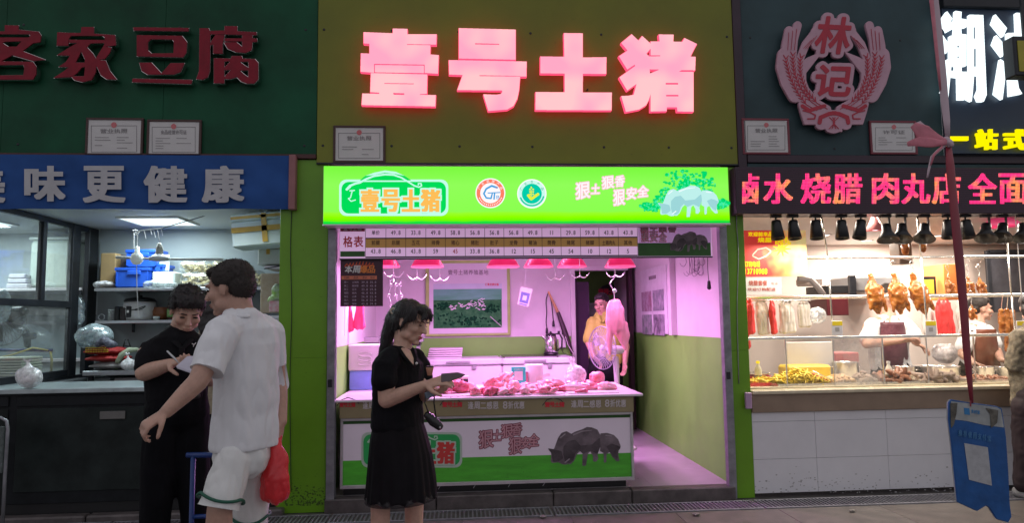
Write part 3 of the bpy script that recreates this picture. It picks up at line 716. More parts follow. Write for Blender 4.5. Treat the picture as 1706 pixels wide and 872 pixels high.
Sheet(820, 308, 830, 318, YP, 8).disc(827, 313, 1.3, 1.6).build('badge_mark', MATS['badge_red'], lb, depth=.0006, soft=.3, front=.006)
badge(886, 323, 24.5, EM('badge_pale', (.62, .98, .85), 1), EM('badge_teal', (.0, .62, .40), 1), '广东农产品', 1)
s = Sheet(860, 298, 912, 348, YP, 8)
s.line([(886+20*math.cos(math.radians(t)), 323+20*math.sin(math.radians(t))) for t in range(15, 170, 12)], 2.6); s.build('badge_mark', MATS['badge_teal'], lb, depth=.0006, soft=.5, front=.006)
s = Sheet(870, 306, 902, 340, YP, 8); s.line([(880, 326), (885, 332), (896, 324)], 4.5); s.line([(885, 327), (885, 318)], 1.5)
for q in range(3): s.disc(883, 324-q*4, 1.6, 1.4); s.disc(888, 324-q*4, 1.6, 1.4)
s.disc(885, 313, 1.3, 1.9); s.build('badge_mark', EM('badge_yellow', (.8, .9, .05), 1), lb, depth=.0006, soft=.5, front=.007)
SLOG = [('狠', 958, 303, 984, 332, -.12), ('土', 984, 306, 1000, 324, -.05), ('狠', 1002, 293, 1024, 315, -.12), ('香', 1024, 292, 1041, 312, -.06), ('狠', 1021, 315, 1042, 343, -.1), ('安', 1043, 312, 1061, 333, -.06), ('全', 1061, 309, 1081, 329, -.1)]
def slogan(dx, dy, Y, par, m_in, m_out, fr, sc=1.0):
    o = Sheet(958*sc+dx, 290*sc+dy, 1082*sc+dx, 344*sc+dy, Y, 6); i = o.copy()
    for ch, a, b, c, d, r in SLOG:
        for q in (o, i): q.char(ch, a*sc+dx+1, b*sc+dy+1, c*sc+dx-1, d*sc+dy-1, rot=r, shear=.12)
    i.grow(.45); o.grow(1.7)
    o.build('slogan_outline', m_out, par, depth=.0006, soft=.6, front=fr); i.build('slogan_lettering', m_in, par, depth=.0006, soft=.5, tol=.25, front=fr+.001)
slogan(0, 0, YP, lb, e_w2, EM('slogan_pink', (1.0, .55, .62), 1.0), .002)
# tree print behind the pigs
def blobs(s, spots, seed, rmin, rmax, n):
    rn = random.Random(seed)
    for (cx, cy, rx, ry) in spots:
        for _ in range(n):
            t = rn.uniform(0, 6.283); q = math.sqrt(rn.random()); s.disc(cx+rx*q*math.cos(t), cy+ry*q*math.sin(t), rn.uniform(rmin, rmax), rn.uniform(rmin, rmax)*.8, n=8)
    return s
TS = [(1145, 298, 42, 14), (1160, 312, 34, 14), (1085, 345, 20, 8), (1108, 335, 20, 12), (1200, 340, 14, 8), (1140, 320, 40, 14)]
blobs(Sheet(1062, 280, 1215, 360, YP, 5), TS, 3, 1.5, 4, 60).build('tree_print', EM('tree_green', (.0, .70, .16), 1), lb, depth=.0006, soft=.7, front=.002)
blobs(Sheet(1062, 280, 1215, 360, YP, 5), TS, 9, .8, 2, 40).build('tree_print', EM('tree_light', (.05, .85, .38), 1), lb, depth=.0006, soft=.6, front=.003)
pigs(1096, 309, 1197, 362, YP, lb, EM('pig_pale', (.52, .88, .84), 1), EM('pig_shade', (.34, .68, .70), 1), EM('pig_white', (.85, 1.0, 1.0), 1))

# wheat ear emblem of the next stall
YE = -.10
m_epink = M('emblem_pink', (.56, .33, .42), .45, var=.08, vs=8); m_ered = M('emblem_red', (.46, .02, .05), .45, var=.12)
em = thing('wheat_emblem', 'cut out pink emblem of wheat ears and ribbon round two red characters', 'emblem', base(1388, 220, YE))
sc_ = 210/832; ex, ey = 1285, 10
def ep(pts): return T_(pts, ex, ey, sc_)
bk = Sheet(1285, 10, 1495, 230, YE, 3); art = Sheet(1285, 10, 1495, 230, YE, 5)
stalks = []
for sg in (1, -1):
    def mx(pts): return ep([(x if sg == 1 else 825-x, y) for x, y in pts])
    arcs = [[(120, 160), (100, 260), (95, 360), (120, 460), (165, 560), (230, 650), (300, 690)], [(175, 125), (150, 220), (140, 340), (150, 440), (190, 540), (260, 630), (330, 680)], [(300, 160), (230, 250), (190, 350), (190, 450), (225, 550), (300, 640), (370, 680)]]
    for i, ar in enumerate(arcs):
        bk.line(mx(ar), (50, 46, 44)[i]*sc_*1.1)
        art.line(mx(ar[2:]), 4*sc_)
        P_ = np.array(ar, float); tt = np.linspace(1.9, 4.9, 13)
        for t in tt:
            j = int(t); fr_ = t-j; x, y = P_[j]*(1-fr_)+P_[min(j+1, len(P_)-1)]*fr_; d = P_[min(j+1, len(P_)-1)]-P_[j]; d = d/np.linalg.norm(d); nn = np.array([-d[1], d[0]])
            for q in (1, -1):
                x2, y2 = np.array([x, y])-d*26+nn*q*17; art.line(mx([(x, y), (x2, y2)]), 7.5*sc_, wd2=3*sc_)
    bk.line(mx([(90, 320), (80, 400), (110, 500), (160, 590)]), 90*sc_); bk.poly(mx([(150, 400), (240, 340), (340, 300), (300, 350), (230, 440), (230, 560), (150, 560)]))
    for q in range(3): art.line(mx([(115+q*26, 175-q*12), (108+q*22, 290)]), 2.5*sc_); 
    for q in range(3): art.line(mx([(300-q*18, 195+q*14), (240-q*14, 280)]), 2.5*sc_)
    bk.poly(mx([(180, 640), (420, 690), (420, 790), (340, 815), (300, 780), (220, 780), (195, 700)])); bk.disc(*mx([(330, 780)])[0], 9, 9)
    rb = [(205, 660), (250, 690), (330, 665), (350, 660)]; art.line(mx(rb), 24*sc_); art.line(mx([(210, 690), (250, 700), (290, 720), (285, 745), (240, 745)]), 9*sc_); art.line(mx([(318, 770), (325, 735), (380, 712), (420, 706)]), 26*sc_)
    for q in range(2): art.line(mx([(405-q*22, 735), (418, 770), (400-q*18, 810)]), 5*sc_)
bk.poly(ep([(385, 700), (440, 700), (470, 830), (370, 830)])); bk.disc(*ep([(412, 800)])[0], 14, 10)
for ch, bx, r in (('林', (300, 75, 520, 310), .05), ('记', (295, 395, 525, 590), .02)):
    (a0, b0), (a1, b1) = ep([bx[:2], bx[2:]]); q = Sheet(1285, 10, 1495, 230, YE, 3); q.char(ch, a0, b0, a1, b1, rot=r, shear=.12); q.grow(7.5); bk.f = np.maximum(bk.f, q.f)
    q = Sheet(1285, 10, 1495, 230, YE, 5); q.char(ch, a0, b0, a1, b1, rot=r, shear=.12).grow(1.5, 1.9); art.f = np.where(dilate(q.f, 10, 10) > 0, q.f, art.f)
bk.line(ep([(300, 160), (360, 130), (420, 110), (500, 130), (530, 160)]), 60*sc_)
bk.build('backing', m_epink, em, depth=.03, soft=1.2, tol=.4, bevel=.003)
art.build('print', m_ered, em, depth=.003, soft=.6, tol=.3, front=.004)
for q in ((-.2, .3), (.2, .3), (0, .1)): B().box((em.location.x+q[0]-.01, -.068, em.location.z+q[1]), (em.location.x+q[0]+.01, -.018, em.location.z+q[1]+.02)).build('stand_off', m_dark, em)

# neighbouring lit sign at the right edge
YN = -.12
nb = thing('shop_sign', 'navy sign board with glowing white and yellow characters at the right edge', 'sign', base(1650, 262, YN))
_, zt2 = PXY(1600, 12, YN); _, zb2 = PXY(1600, 256, YN); B().box((x1s+.01, YN+.02, 2.872), (8, -.0, zt2), .004).build('board', m_navy, nb)
B().box((x1s+.0, YN-.02, zt2), (8, .05, zt2+.11), .006).build('top_rail', m_dark, nb)
B().box((x1s+.0, YN+.05, zt2+.12), (8, .25, 5), .004).build('lit_soffit', M('pale_board', (.5, .55, .6), .5), nb)
e_sw = EM('cold_white_lit', (.85, .97, 1.0), 1.6); e_sy = EM('yellow_lit', (1.0, .85, .0), 1.1)
s2 = 206/642
hc = [[(215, 90), (235, 62), (262, 100), (232, 160), (210, 130)], [(212, 185), (250, 240), (232, 280), (212, 240)], [(235, 310), (258, 335), (240, 520), (205, 480), (232, 400)],
      [(278, 60), (310, 65), (308, 100), (335, 105), (335, 145), (308, 148), (310, 180), (335, 182), (335, 345), (310, 348), (310, 375), (340, 376), (350, 80), (422, 82), (440, 495), (425, 530), (398, 530), (385, 500), (400, 465), (398, 395), (375, 390), (368, 480), (362, 530), (330, 512), (340, 440), (330, 520), (294, 520), (292, 405), (256, 400), (256, 370), (280, 372), (280, 345), (250, 342), (250, 190), (272, 185), (275, 148), (235, 170), (225, 140), (275, 105)],
      [(485, 78), (545, 150), (525, 195), (468, 125)], [(490, 185), (540, 245), (522, 298), (472, 232)], [(512, 310), (545, 335), (522, 520), (482, 490)],
      [(592, 70), (632, 72), (634, 165), (596, 168)], [(546, 175), (582, 180), (600, 420), (606, 460), (624, 490), (560, 502)], [(545, 175), (640, 172), (640, 200), (560, 200)]]
hs = [[(287, 235), (310, 235), (310, 250), (287, 250)], [(287, 290), (310, 290), (310, 303), (287, 303)], [(372, 138), (392, 138), (392, 205), (372, 205)], [(374, 250), (396, 250), (396, 350), (374, 350)], [(338, 110), (350, 110), (352, 410), (340, 410)]]
s = Sheet(1562, 10, 1720, 175, YN, 4)
for a in hc: s.poly(T_(a, 1500, 0, s2))
for a in hs: s.poly(T_(a, 1500, 0, s2), 0)
s.build('lit_letters', e_sw, nb, depth=.03, soft=.6, tol=.35, front=.02)
s = Sheet(1570, 200, 1760, 262, YN, 4); s.poly([(1578, 228), (1611, 228), (1611, 235), (1578, 235)])
q = s.copy(); q.f[:] = 0; q.char('站', 1625, 217, 1659, 249); q.char('式', 1672, 217, 1708, 249); q.char('服', 1722, 217, 1757, 249); q.grow(1.6, .9, True); s.f = np.maximum(s.f, q.f)
s.build('lit_letters', e_sy, nb, depth=.02, soft=.5, tol=.3, front=.02)
yb = thing('hanging_box_sign', 'corner of a dark framed yellow sign box hanging at the right edge', 'sign', base(1712, 125, -.5))
lo, hi = slab(1690, 60, 1790, 126, -.5, .12); B().box(lo, hi, .01).build('frame', m_dark, yb)
lo, hi = slab(1697, 68, 1785, 119, -.506, .005); B().box(lo, hi).build('face', M('dull_yellow', (.40, .36, .03), .5), yb)
B().box((lo[0]+.1, -.46, hi[2]+.04), (lo[0]+.12, -.44, 4.6)).build('hanger', m_dark, yb)

# red dot matrix board
led = thing('dot_matrix_sign', 'black dot matrix sign board with running red characters', 'sign', base(1470, 356, -.14))
lo, hi = slab(1226, 279, 1840, 356, -.14, .14); B().box((lo[0], -.14, lo[2]), (hi[0], 0.0, hi[2]), .004).build('case', M('led_case', (.035, .012, .03), .35, var=.15), led)
_, zc0 = PXY(1450, 290, -.145); _, zc1 = PXY(1450, 342, -.145)
mm = bpy.data.materials.new('red_led'); mm.use_nodes = True; nt = mm.node_tree; N = nt.nodes; Lk = nt.links; N.remove(N['Principled BSDF'])
e = N.new('ShaderNodeEmission'); e.inputs[0].default_value = (1.0, .06, .16, 1); Lk.new(e.outputs[0], N['Material Output'].inputs[0])
tc = N.new('ShaderNodeTexCoord'); sp = N.new('ShaderNodeSeparateXYZ'); Lk.new(tc.outputs['Object'], sp.inputs[0])
pr = []
for ax in (0, 2):
    f1 = N.new('ShaderNodeMath'); f1.operation = 'MULTIPLY'; f1.inputs[1].default_value = 2*math.pi/.0125; Lk.new(sp.outputs[ax], f1.inputs[0])
    f2 = N.new('ShaderNodeMath'); f2.operation = 'SINE'; Lk.new(f1.outputs[0], f2.inputs[0]); pr.append(f2)
f3 = N.new('ShaderNodeMath'); f3.operation = 'ADD'; Lk.new(pr[0].outputs[0], f3.inputs[0]); Lk.new(pr[1].outputs[0], f3.inputs[1])
nz = N.new('ShaderNodeTexNoise'); nz.inputs['Scale'].default_value = 7; Lk.new(tc.outputs['Object'], nz.inputs[0])
cr = N.new('ShaderNodeValToRGB'); cr.color_ramp.elements[0].color = (1, .04, .22, 1); cr.color_ramp.elements[1].color = (1, .30, .10, 1); cr.color_ramp.elements[0].position = .45; cr.color_ramp.elements[1].position = .68; Lk.new(nz.outputs[0], cr.inputs[0]); Lk.new(cr.outputs[0], e.inputs[0])
mr = N.new('ShaderNodeMapRange'); mr.inputs['From Min'].default_value = -1.2; mr.inputs['From Max'].default_value = 1.2; mr.inputs['To Min'].default_value = .35; mr.inputs['To Max'].default_value = 1.9; Lk.new(f3.outputs[0], mr.inputs[0]); Lk.new(mr.outputs[0], e.inputs[1])
for ch, x0, x1 in (('卤', 1237, 1264), ('水', 1272, 1320), ('烧', 1334, 1384), ('腊', 1388, 1436), ('肉', 1453, 1497), ('丸', 1502, 1549), ('店', 1553, 1600), ('全', 1613, 1660), ('面', 1664, 1712), ('批', 1718, 1764)):
    s = Sheet(x0-2, 286, x1+2, 345, -.14, 3); s.char(ch, x0+1, 290, x1-1, 339).grow(1.5, 1.0, True); s.build('led_character', mm, led, depth=.002, soft=.5, front=.003)
b = B()
for z in np.linspace(lo[2]+.02, hi[2]-.02, 24): b.box((lo[0]+.02, -.1425, z), (hi[0]-.02, -.1408, z+.003))
tag(b.build('led_grid', M('led_grid', (.09, .03, .06), .4), led), kind='stuff')

# blue banner
bn = thing('banner', 'faded blue cloth banner with grey white characters over the left counter', 'banner', base(240, 348, -.07))
m_ban = M('blue_cloth', (.028, .09, .30), .8, spec=.2, var=.14, vs=2, bump=.1, bs=30)
def banf(u, v):
    x = -5.2+u*(5.2-1.347); z = 2.405+v*(2.835-2.405)
    return (x, -.075-.012*noise.noise(Vector((x*1.3, 0, z*5)))-.010*math.sin(x*2.3+z*9)*(1-v)-.008*noise.noise(Vector((x*5+z*8, 3, z*2))), z+.008*noise.noise(Vector((x*2, 7, 0)))*(1-v))
B().sheet(banf, 120, 14).build('cloth', m_ban, bn, smooth=True)
for ch, x0, x1 in (('美', -64, 8), ('味', 41, 108), ('更', 139, 208), ('健', 240, 311), ('康', 337, 406)):
    s = Sheet(x0-3, 274, x1+3, 342, -.10, 4); s.char(ch, x0+2, 278, x1-2, 336 if ch != '味' else 334).grow(2.6, 1.7, True); s.build('lettering', M('banner_white', (.50, .50, .53), .7, var=.1), bn, depth=.001, soft=.6)
B().box((-1.352, -.095, 2.40), (-1.30, -.022, 2.84), .004).build('end_strip', M('faded_pink_strip', (.33, .14, .15), .6), bn)
# ================================================================== THE PORK STALL
def spot_light(name, loc, col, power, parent, size=.18, spread=None, kind='AREA', rot=None):
    l = bpy.data.lights.new(name, kind); l.color = col; l.energy = power
    if kind == 'AREA':
        l.shape = 'DISK'; l.size = size
        if spread: l.spread = spread
    else: l.shadow_soft_size = size
    o = bpy.data.objects.new(name, l); COL.objects.link(o); o.parent = parent; o.location = Vector(loc)-wloc(parent)
    if rot: o.rotation_euler = rot
    return o
LC = (1.0, .38, 1.0)
m_shade = M('pink_lamp_shade', (.80, .03, .14), .35, var=.1, emit=(1.0, .02, .14), es=.4)
e_bulb = EM('pink_bulb', (1.0, .62, .85), 3.0)
def pendant(px, Y, dia, label, yb=445, main=True, power=12):
    c = base(px, yb, Y); r = dia/2
    t = thing('pendant_lamp', label, 'pendant lamp', c, 'red pendant lamps of the pork stall')
    B().lathe(c, [(r, 0), (r*.97, .012), (r*.80, .055), (r*.5, .10), (r*.22, .12), (r*.2, .125), (r*.2, .118), (r*.48, .092), (r*.77, .048), (r*.93, .010), (r*.96, 0)], 28).build('lamp_shade', m_shade, t, smooth=True)
    B().lathe(c, [(r*1.0, -.004), (r*1.015, .004), (r*.985, .008), (r*.95, 0)], 28).build('rim', M('bright_pink_rim', (.8, .2, .35), .3, emit=(1, .10, .30), es=.8), t, smooth=True)
    B().lathe(c+Vector((0, 0, .118)), [(r*.2, 0), (r*.2, .06), (.01, .08)], 14).build('lamp_holder', m_white, t, smooth=True)
    B().ell(c+Vector((0, 0, .055)), (.045, .045, .05), 2).build('bulb', e_bulb, t, smooth=True)
    B().tube([c+Vector((0, 0, .19)), Vector((c.x, c.y, 2.75))], .004, 6).build('cord', m_black, t)
    spot_light('lamp_light', c+Vector((0, 0, -.005)), LC, power, t, size=dia*.7)
    return t
for a in ((640, 1.0, .30, 'red pendant lamp mostly behind the dark weekly offers poster', 445, True, 26), (712, .45, .285, 'red pendant lamp above the woman in black, left of the farm picture'), (838, .45, .285, 'red pendant lamp over the upper right corner of the farm picture'),
          (897, 1.15, .29, 'left one of the two neighbouring red pendant lamps right of the farm picture', 445, True, 26), (953, 1.15, .29, 'right one of the two neighbouring red pendant lamps, left of the doorway', 445, True, 26), (1033, .40, .27, 'red pendant lamp right above the hanging piece of pork', 445, True, 5)): pendant(*a)

tl_ = thing('added_tube', 'added pinkish tube, unseen behind the price board, brightening the stall walls', 'tube light', (.5, 1.5, 2.72))  # unseen tube added to brighten the stall walls evenly
B().box((-.2, 1.47, 2.725), (1.2, 1.53, 2.749), .003).build('batten', m_white, tl_); B().tube([(-.18, 1.5, 2.708), (1.18, 1.5, 2.708)], .013, 10).build('tube', EM('pink_fill_tube', (1.0, .55, .9), 5.0), tl_, True)
l = bpy.data.lights.new('added_tube_glow', 'AREA'); l.shape = 'RECTANGLE'; l.size = 1.35; l.size_y = .05; l.color = (.96, .52, 1.0); l.energy = 20
o = bpy.data.objects.new('added_tube_glow', l); COL.objects.link(o); o.parent = tl_; o.location = (0, 0, -.03)
# price board above the opening
pb = thing('price_board', 'wide pink lit price board with rows of figures under the green sign', 'price board', base(876, 428, -.03))
YB_ = -.03
lo, hi = slab(566, 372, 1186, 429, YB_, .015); lo = (lo[0], YB_, PXY(876, 429, YB_)[1]); B().box(lo, (hi[0], YB_+.015, 2.29), .002).build('board', M('board_lilac_glow', (.52, .36, .54), .35, var=.05, emit=(.52, .32, .52), es=.75), pb)  # glow in the board colour stands for light shining through it
def pq(x0, y0, x1, y1, mat, name, fr=.002, par=None, Y=None):
    Y = YB_ if Y is None else Y; par = par or pb
    X0, Z0 = PXY(x0, (y0+y1)/2, Y); X1, _ = PXY(x1, (y0+y1)/2, Y); _, Za = PXY((x0+x1)/2, y0, Y); _, Zb = PXY((x0+x1)/2, y1, Y)
    return B().box((X0, Y-fr-.0008, Zb), (X1, Y-fr, Za)).build(name, mat, par)
m_och = M('ochre_glow_band', (.32, .19, .05), .5, var=.08, emit=(.32, .17, .05), es=.35); m_gband = M('green_band', (.03, .12, .02), .5, var=.15, vs=8)  # the ochre band is given a glow along with the board
pq(567, 376, 608, 386, M('rose_print', (.45, .06, .12), .5), 'logo_patch'); flat('壹号土猪', 572, 377.5, 603, 384.5, YB_, m_paper, pb, bold=.15, front=.005)
pq(567, 419, 608, 428, m_gband, 'green_band'); flat('价格表', 549, 394, 606, 413, YB_, m_pricered, pb, bold=.35) if False else flat('格表', 571, 394, 606, 412, YB_, m_pricered, pb, bold=.4)
cx = [609, 643, 676, 709.5, 742, 775, 807.5, 839.5, 871.5, 903, 934.5, 967, 998, 1030, 1062]
pq(609, 376, 1062, 380.5, M('mauve_band', (.30, .10, .13), .5), 'top_band'); pq(609, 397.5, 1062, 412, m_och, 'name_band')
for y0, y1 in ((395.5, 397.5), (426.5, 428.8)):
    pq(609, y0, 1062, y1, m_ink, 'rule', .003)
for x in cx: pq(x-.35, 376, x+.35, 428, m_ink, 'rule', .0035)
names = ['前腿', '后腿', '五花', '排骨', '猪心', '猪肚', '肚子', '龙骨', '猪油', '筒骨', '猪尾', '猪脚', '土猪肉丸', '其他']
r1 = ['单价', '49.8', '33.8', '49.8', '58.8', '56.8', '56.8', '56.8', '49.8', '11', '29.8', '59.8', '43.8', '43.8']
r2 = ['43.8', '46.8', '43.8', '59', '45', '33.8', '36.8', '12', '15', '45', '54', '10', '12', '5']
for i in range(14):
    a, b_ = cx[i], cx[i+1]
    def cen(s_, y0, y1, cw, m_): 
        w_ = cw*len(s_); flat(s_, (a+b_)/2-w_/2, y0, (a+b_)/2+w_/2, y1, YB_, m_, pb, bold=.12, front=.004)
    cen(r1[i], 384.5, 391.5, 4.1 if i else 7, m_ink); cen(names[i], 401, 408.5, 7.2 if len(names[i]) < 4 else 5.5, M('brown_print', (.07, .02, .02), .6, var=0)); cen(r2[i], 415.5, 422.5, 4.3, m_ink if i != 4 else m_pricered)
pq(1063, 376, 1184, 405, M('violet_glow_print', (.38, .22, .42), .5, var=.1, emit=(.38, .2, .42), es=.5), 'picture_sky'); pq(1063, 405, 1184, 427, m_gband, 'green_band', .0025)  # glow put into the violet print, as if lit from behind
for s_, x0, y0, x1, y1 in (('狠土狠香', 1066, 377, 1127, 387), ('狠安全', 1067, 388, 1111, 403)):
    sh = Sheet(x0, y0, x1, y1, YB_, 6); cw = (x1-x0)/len(s_)
    for k, ch in enumerate(s_): sh.char(ch, x0+k*cw+1, y0, x0+(k+1)*cw-1, y1)
    o2 = sh.copy().grow(.9); o2.build('slogan_outline', m_pricered, pb, depth=.0006, front=.004, soft=.5); sh.grow(.2).build('slogan_lettering', M('pale_lilac', (.55, .4, .55), .5, var=0), pb, depth=.0006, front=.005, soft=.4)
m_pb, m_pd, m_ph = M('pig_black', (.10, .075, .09), .5, var=.3, vs=9, col2=(.24, .19, .22)), M('pig_dark', (.035, .024, .032), .5, vs=12, col2=(.11, .085, .10)), M('pig_sheen', (.34, .28, .32), .5)
pigs(1114, 386, 1179, 420, YB_, pb, m_pb, m_pd, m_ph, fr=.004)
B().box((lo[0], YB_-.006, lo[2]-.012), (hi[0], YB_+.02, lo[2]-.001), .002).build('lower_edge', m_dark, pb)
# poster of weekly offers
ps = thing('offer_poster', 'dark plum poster with orange heading and a table of weekly offers', 'poster', base(602, 511, -.012))
YQ = -.012
lo, hi = slab(567, 430, 638, 511, YQ, .006, ); B().box(lo, hi, .001).build('sheet', M('plum_poster', (.055, .012, .03), .45, var=.15), ps)
for ch, x0, m_ in (('本', 575, m_paper), ('周', 588, m_paper), ('爆', 600, M('orange_print', (.85, .25, .05), .5)), ('品', 613, MATS['orange_print'])):
    Sheet(x0-1, 440, x0+14, 458, YQ, 6).char(ch, x0, 443, x0+12, 455, shear=.1).grow(.45).build('heading_lettering', m_, ps, depth=.0006, front=.004, soft=.4)
s = Sheet(572, 430, 630, 448, YQ, 6)
for k in range(9): x = 577+k*5.4; s.line([(x-2, 444), (x, 441), (x+1.5, 441-5*(1-abs(k-4.5)/6)), (x+1, 440), (x+3, 444)], 2.2, wd2=.8)
s.build('flame_print', M('flame_print_red', (.6, .08, .03), .5), ps, depth=.0006, front=.003, soft=.5)
pq(569, 460, 628, 466, M('salmon_band', (.70, .20, .12), .5), 'table_head', .002, ps, YQ)
rows = ['周一 土鸡肉 39.8 35.8', '周二 猪前腿 49.8 45.8', '周三 五花 33.8 29.8', '周四 梅肉 46.8 43.8', '周五 大骨 26.8 22.8', '周六 排骨 56.8 52.8', '周日 猪脚 43.8 39.8']
for x, t_ in ((574, '日期'), (589, '品名'), (604, '原价'), (617, '特价')): flat(t_, x, 461.2, x+8, 465, YQ, m_ink, ps, front=.004)
for i, r in enumerate(rows):
    y = 469+i*6
    for x, t_ in zip((573, 586.5, 602, 616), r.split()): flat(t_, x, y, x+(7.5 if len(t_) < 3 else 11), y+3.3, YQ, MATS['pale_lilac'], ps, front=.003)

# counter
YC = .02
ct = thing('meat_counter', 'white topped pork counter with green front print', 'counter', (.23, .5, FZ))
def zc(px, py, Y=YC): return PXY(px, py, Y)[1]
xcl, xcr = PXY(566, 740, YC)[0], PXY(1056, 740, YC)[0]
B().box((xcl+.02, YC+.06, FZ), (xcr-.06, 1.1, .235)).build('kick_board', m_black, ct)
for q in range(5): x = xcl+.5+q*.28; B().box((x, YC+.052, .16), (x+.004, YC+.0595, .21), 0, Matrix.Rotation(.6, 3, 'Y')).build('kick_stripe', m_steel, ct)
B().box((xcl, YC+.02, .235), (xcr, 1.1, .88), .004).build('body', m_steel, ct)
# header band
zt, zbd = .895, PXY(810, 692, YC)[1]
B().box((xcl+.0, YC-.03, zbd), (xcr, YC+.018, zt-.022), .003).build('header_band', M('header_brown', (.29, .24, .13), .5, var=.08, vs=5), ct)
YH = YC-.03
for k, (lx, lx2, tx, tx2, ux, ux2) in enumerate(((566, 592, 604, 652, 662, 694), (737, 770, 779, 831, 837, 874), (908, 940, 951, 1002, 1007, 1043))):
    s = Sheet(lx-10, 660, lx2+10, 690, YH, 6); s.line([(lx-4, 676), (lx+3, 667), (lx+14, 663), (lx+26, 667), (lx+32, 673)], 1.3); s.build('logo_arch', m_ink, ct, depth=.0006, front=.002, soft=.4)
    s = Sheet(lx-10, 660, lx2+10, 690, YH, 6)
    for j, ch in enumerate('壹号土猪'): cw = (lx2-lx)/4; s.char(ch, lx+j*cw, 670.5, lx+(j+1)*cw, 678.5)
    s.grow(.4).build('logo_lettering', m_pricered, ct, depth=.0006, front=.003, soft=.4)
    m_l = M('band_white', (.62, .56, .58), .5, var=0)
    flat('逢周二感恩', tx, 670 if k < 2 else 667.5, tx2, 682 if k < 2 else 679.5, YH, m_l, ct, bold=.3)
    flat('8折优惠', ux, 669.5 if k < 2 else 666.5, ux2, 681.5 if k < 2 else 678.5, YH, m_l, ct, bold=.3)
B().box((-1.0, YC-.05, zt-.02), (1.47, 1.05, zt), .004).build('counter_top', M('white_counter', (.80, .74, .78), .22, var=.05, vs=6), ct)
# front panel: frame, printed face, faint glow put into the print colours
a0 = PXY(568, 690, YC); a1 = PXY(1056, 690, YC); zb3 = PXY(810, 805, YC)[1]
fr_ = B(); fr_.box((xcl+.005, YC-.012, zb3-.015), (xcr-.005, YC+.019, zb3+.012), .002).box((xcl+.005, YC-.012, zbd-.022), (xcr-.005, YC+.019, zbd-.001), .002).box((xcl+.005, YC-.012, zb3+.013), (xcl+.025, YC+.019, zbd-.023), .002).box((xcr-.025, YC-.012, zb3+.013), (xcr-.005, YC+.019, zbd-.023), .002); fr_.build('front_frame', MATS['aluminium'], ct)
YF = YC+.004
zA, zB_ = zb3+.013, zbd-.023; hz = PXY(810, 762, YF)[1]
m_pg = M('print_grass', (.03, .17, .012), .5, var=.35, vs=5, stretch=(1, 1, 5), emit=(.03, .16, .012), es=.4)
m_ps = M('print_sky', (.54, .47, .56), .5, var=.08, vs=1.5, emit=(.46, .38, .46), es=.18)
B().box((xcl+.026, YF, zA), (xcr-.026, YF+.01, hz)).build('grass_print', m_pg, ct)
B().box((xcl+.026, YF, hz), (xcr-.026, YF+.01, zB_-.025)).build('sky_print', m_ps, ct)
B().box((xcl+.026, YF-.001, zB_-.025), (xcr-.026, YF+.01, zB_)).build('border_print', M('deep_green', (.02, .10, .012), .5), ct)
m_lg, m_lw, m_lr = M('logo_green_print', (.01, .17, .045), .45, emit=(.01, .17, .045), es=.3), M('logo_white_print', (.5, .6, .52), .45, var=0), M('logo_red_print', (.62, .05, .045), .45, var=0)
logo(602, 706, 770, 780, YF, ct, m_lg, m_lw, m_lr, m_lw, 5, .002)
# slogan on the front
o = Sheet(790, 700, 905, 760, YF, 6); i_ = o.copy()
for ch, a, b, c, d, r in (('狠', 798, 718, 822, 747, -.12), ('土', 821, 717, 835, 735, -.05), ('狠', 835, 708, 855, 730, -.1), ('香', 853, 706, 869, 726, -.05), ('狠', 848, 730, 869, 757, -.1), ('安', 868, 729, 884, 748, -.05), ('全', 881, 724, 898, 744, -.1)):
    for q in (o, i_): q.char(ch, a, b, c, d, rot=r, shear=.12)
i_.grow(.4); o.grow(1.5); o.build('slogan_outline', M('slogan_maroon', (.20, .02, .05), .5), ct, depth=.0006, front=.002, soft=.5); i_.build('slogan_lettering', M('slogan_rose', (.60, .30, .36), .5), ct, depth=.0006, front=.003, soft=.4)
pigs(913, 712, 1034, 777, YF, ct, m_pb, m_pd, m_ph, fr=.002)

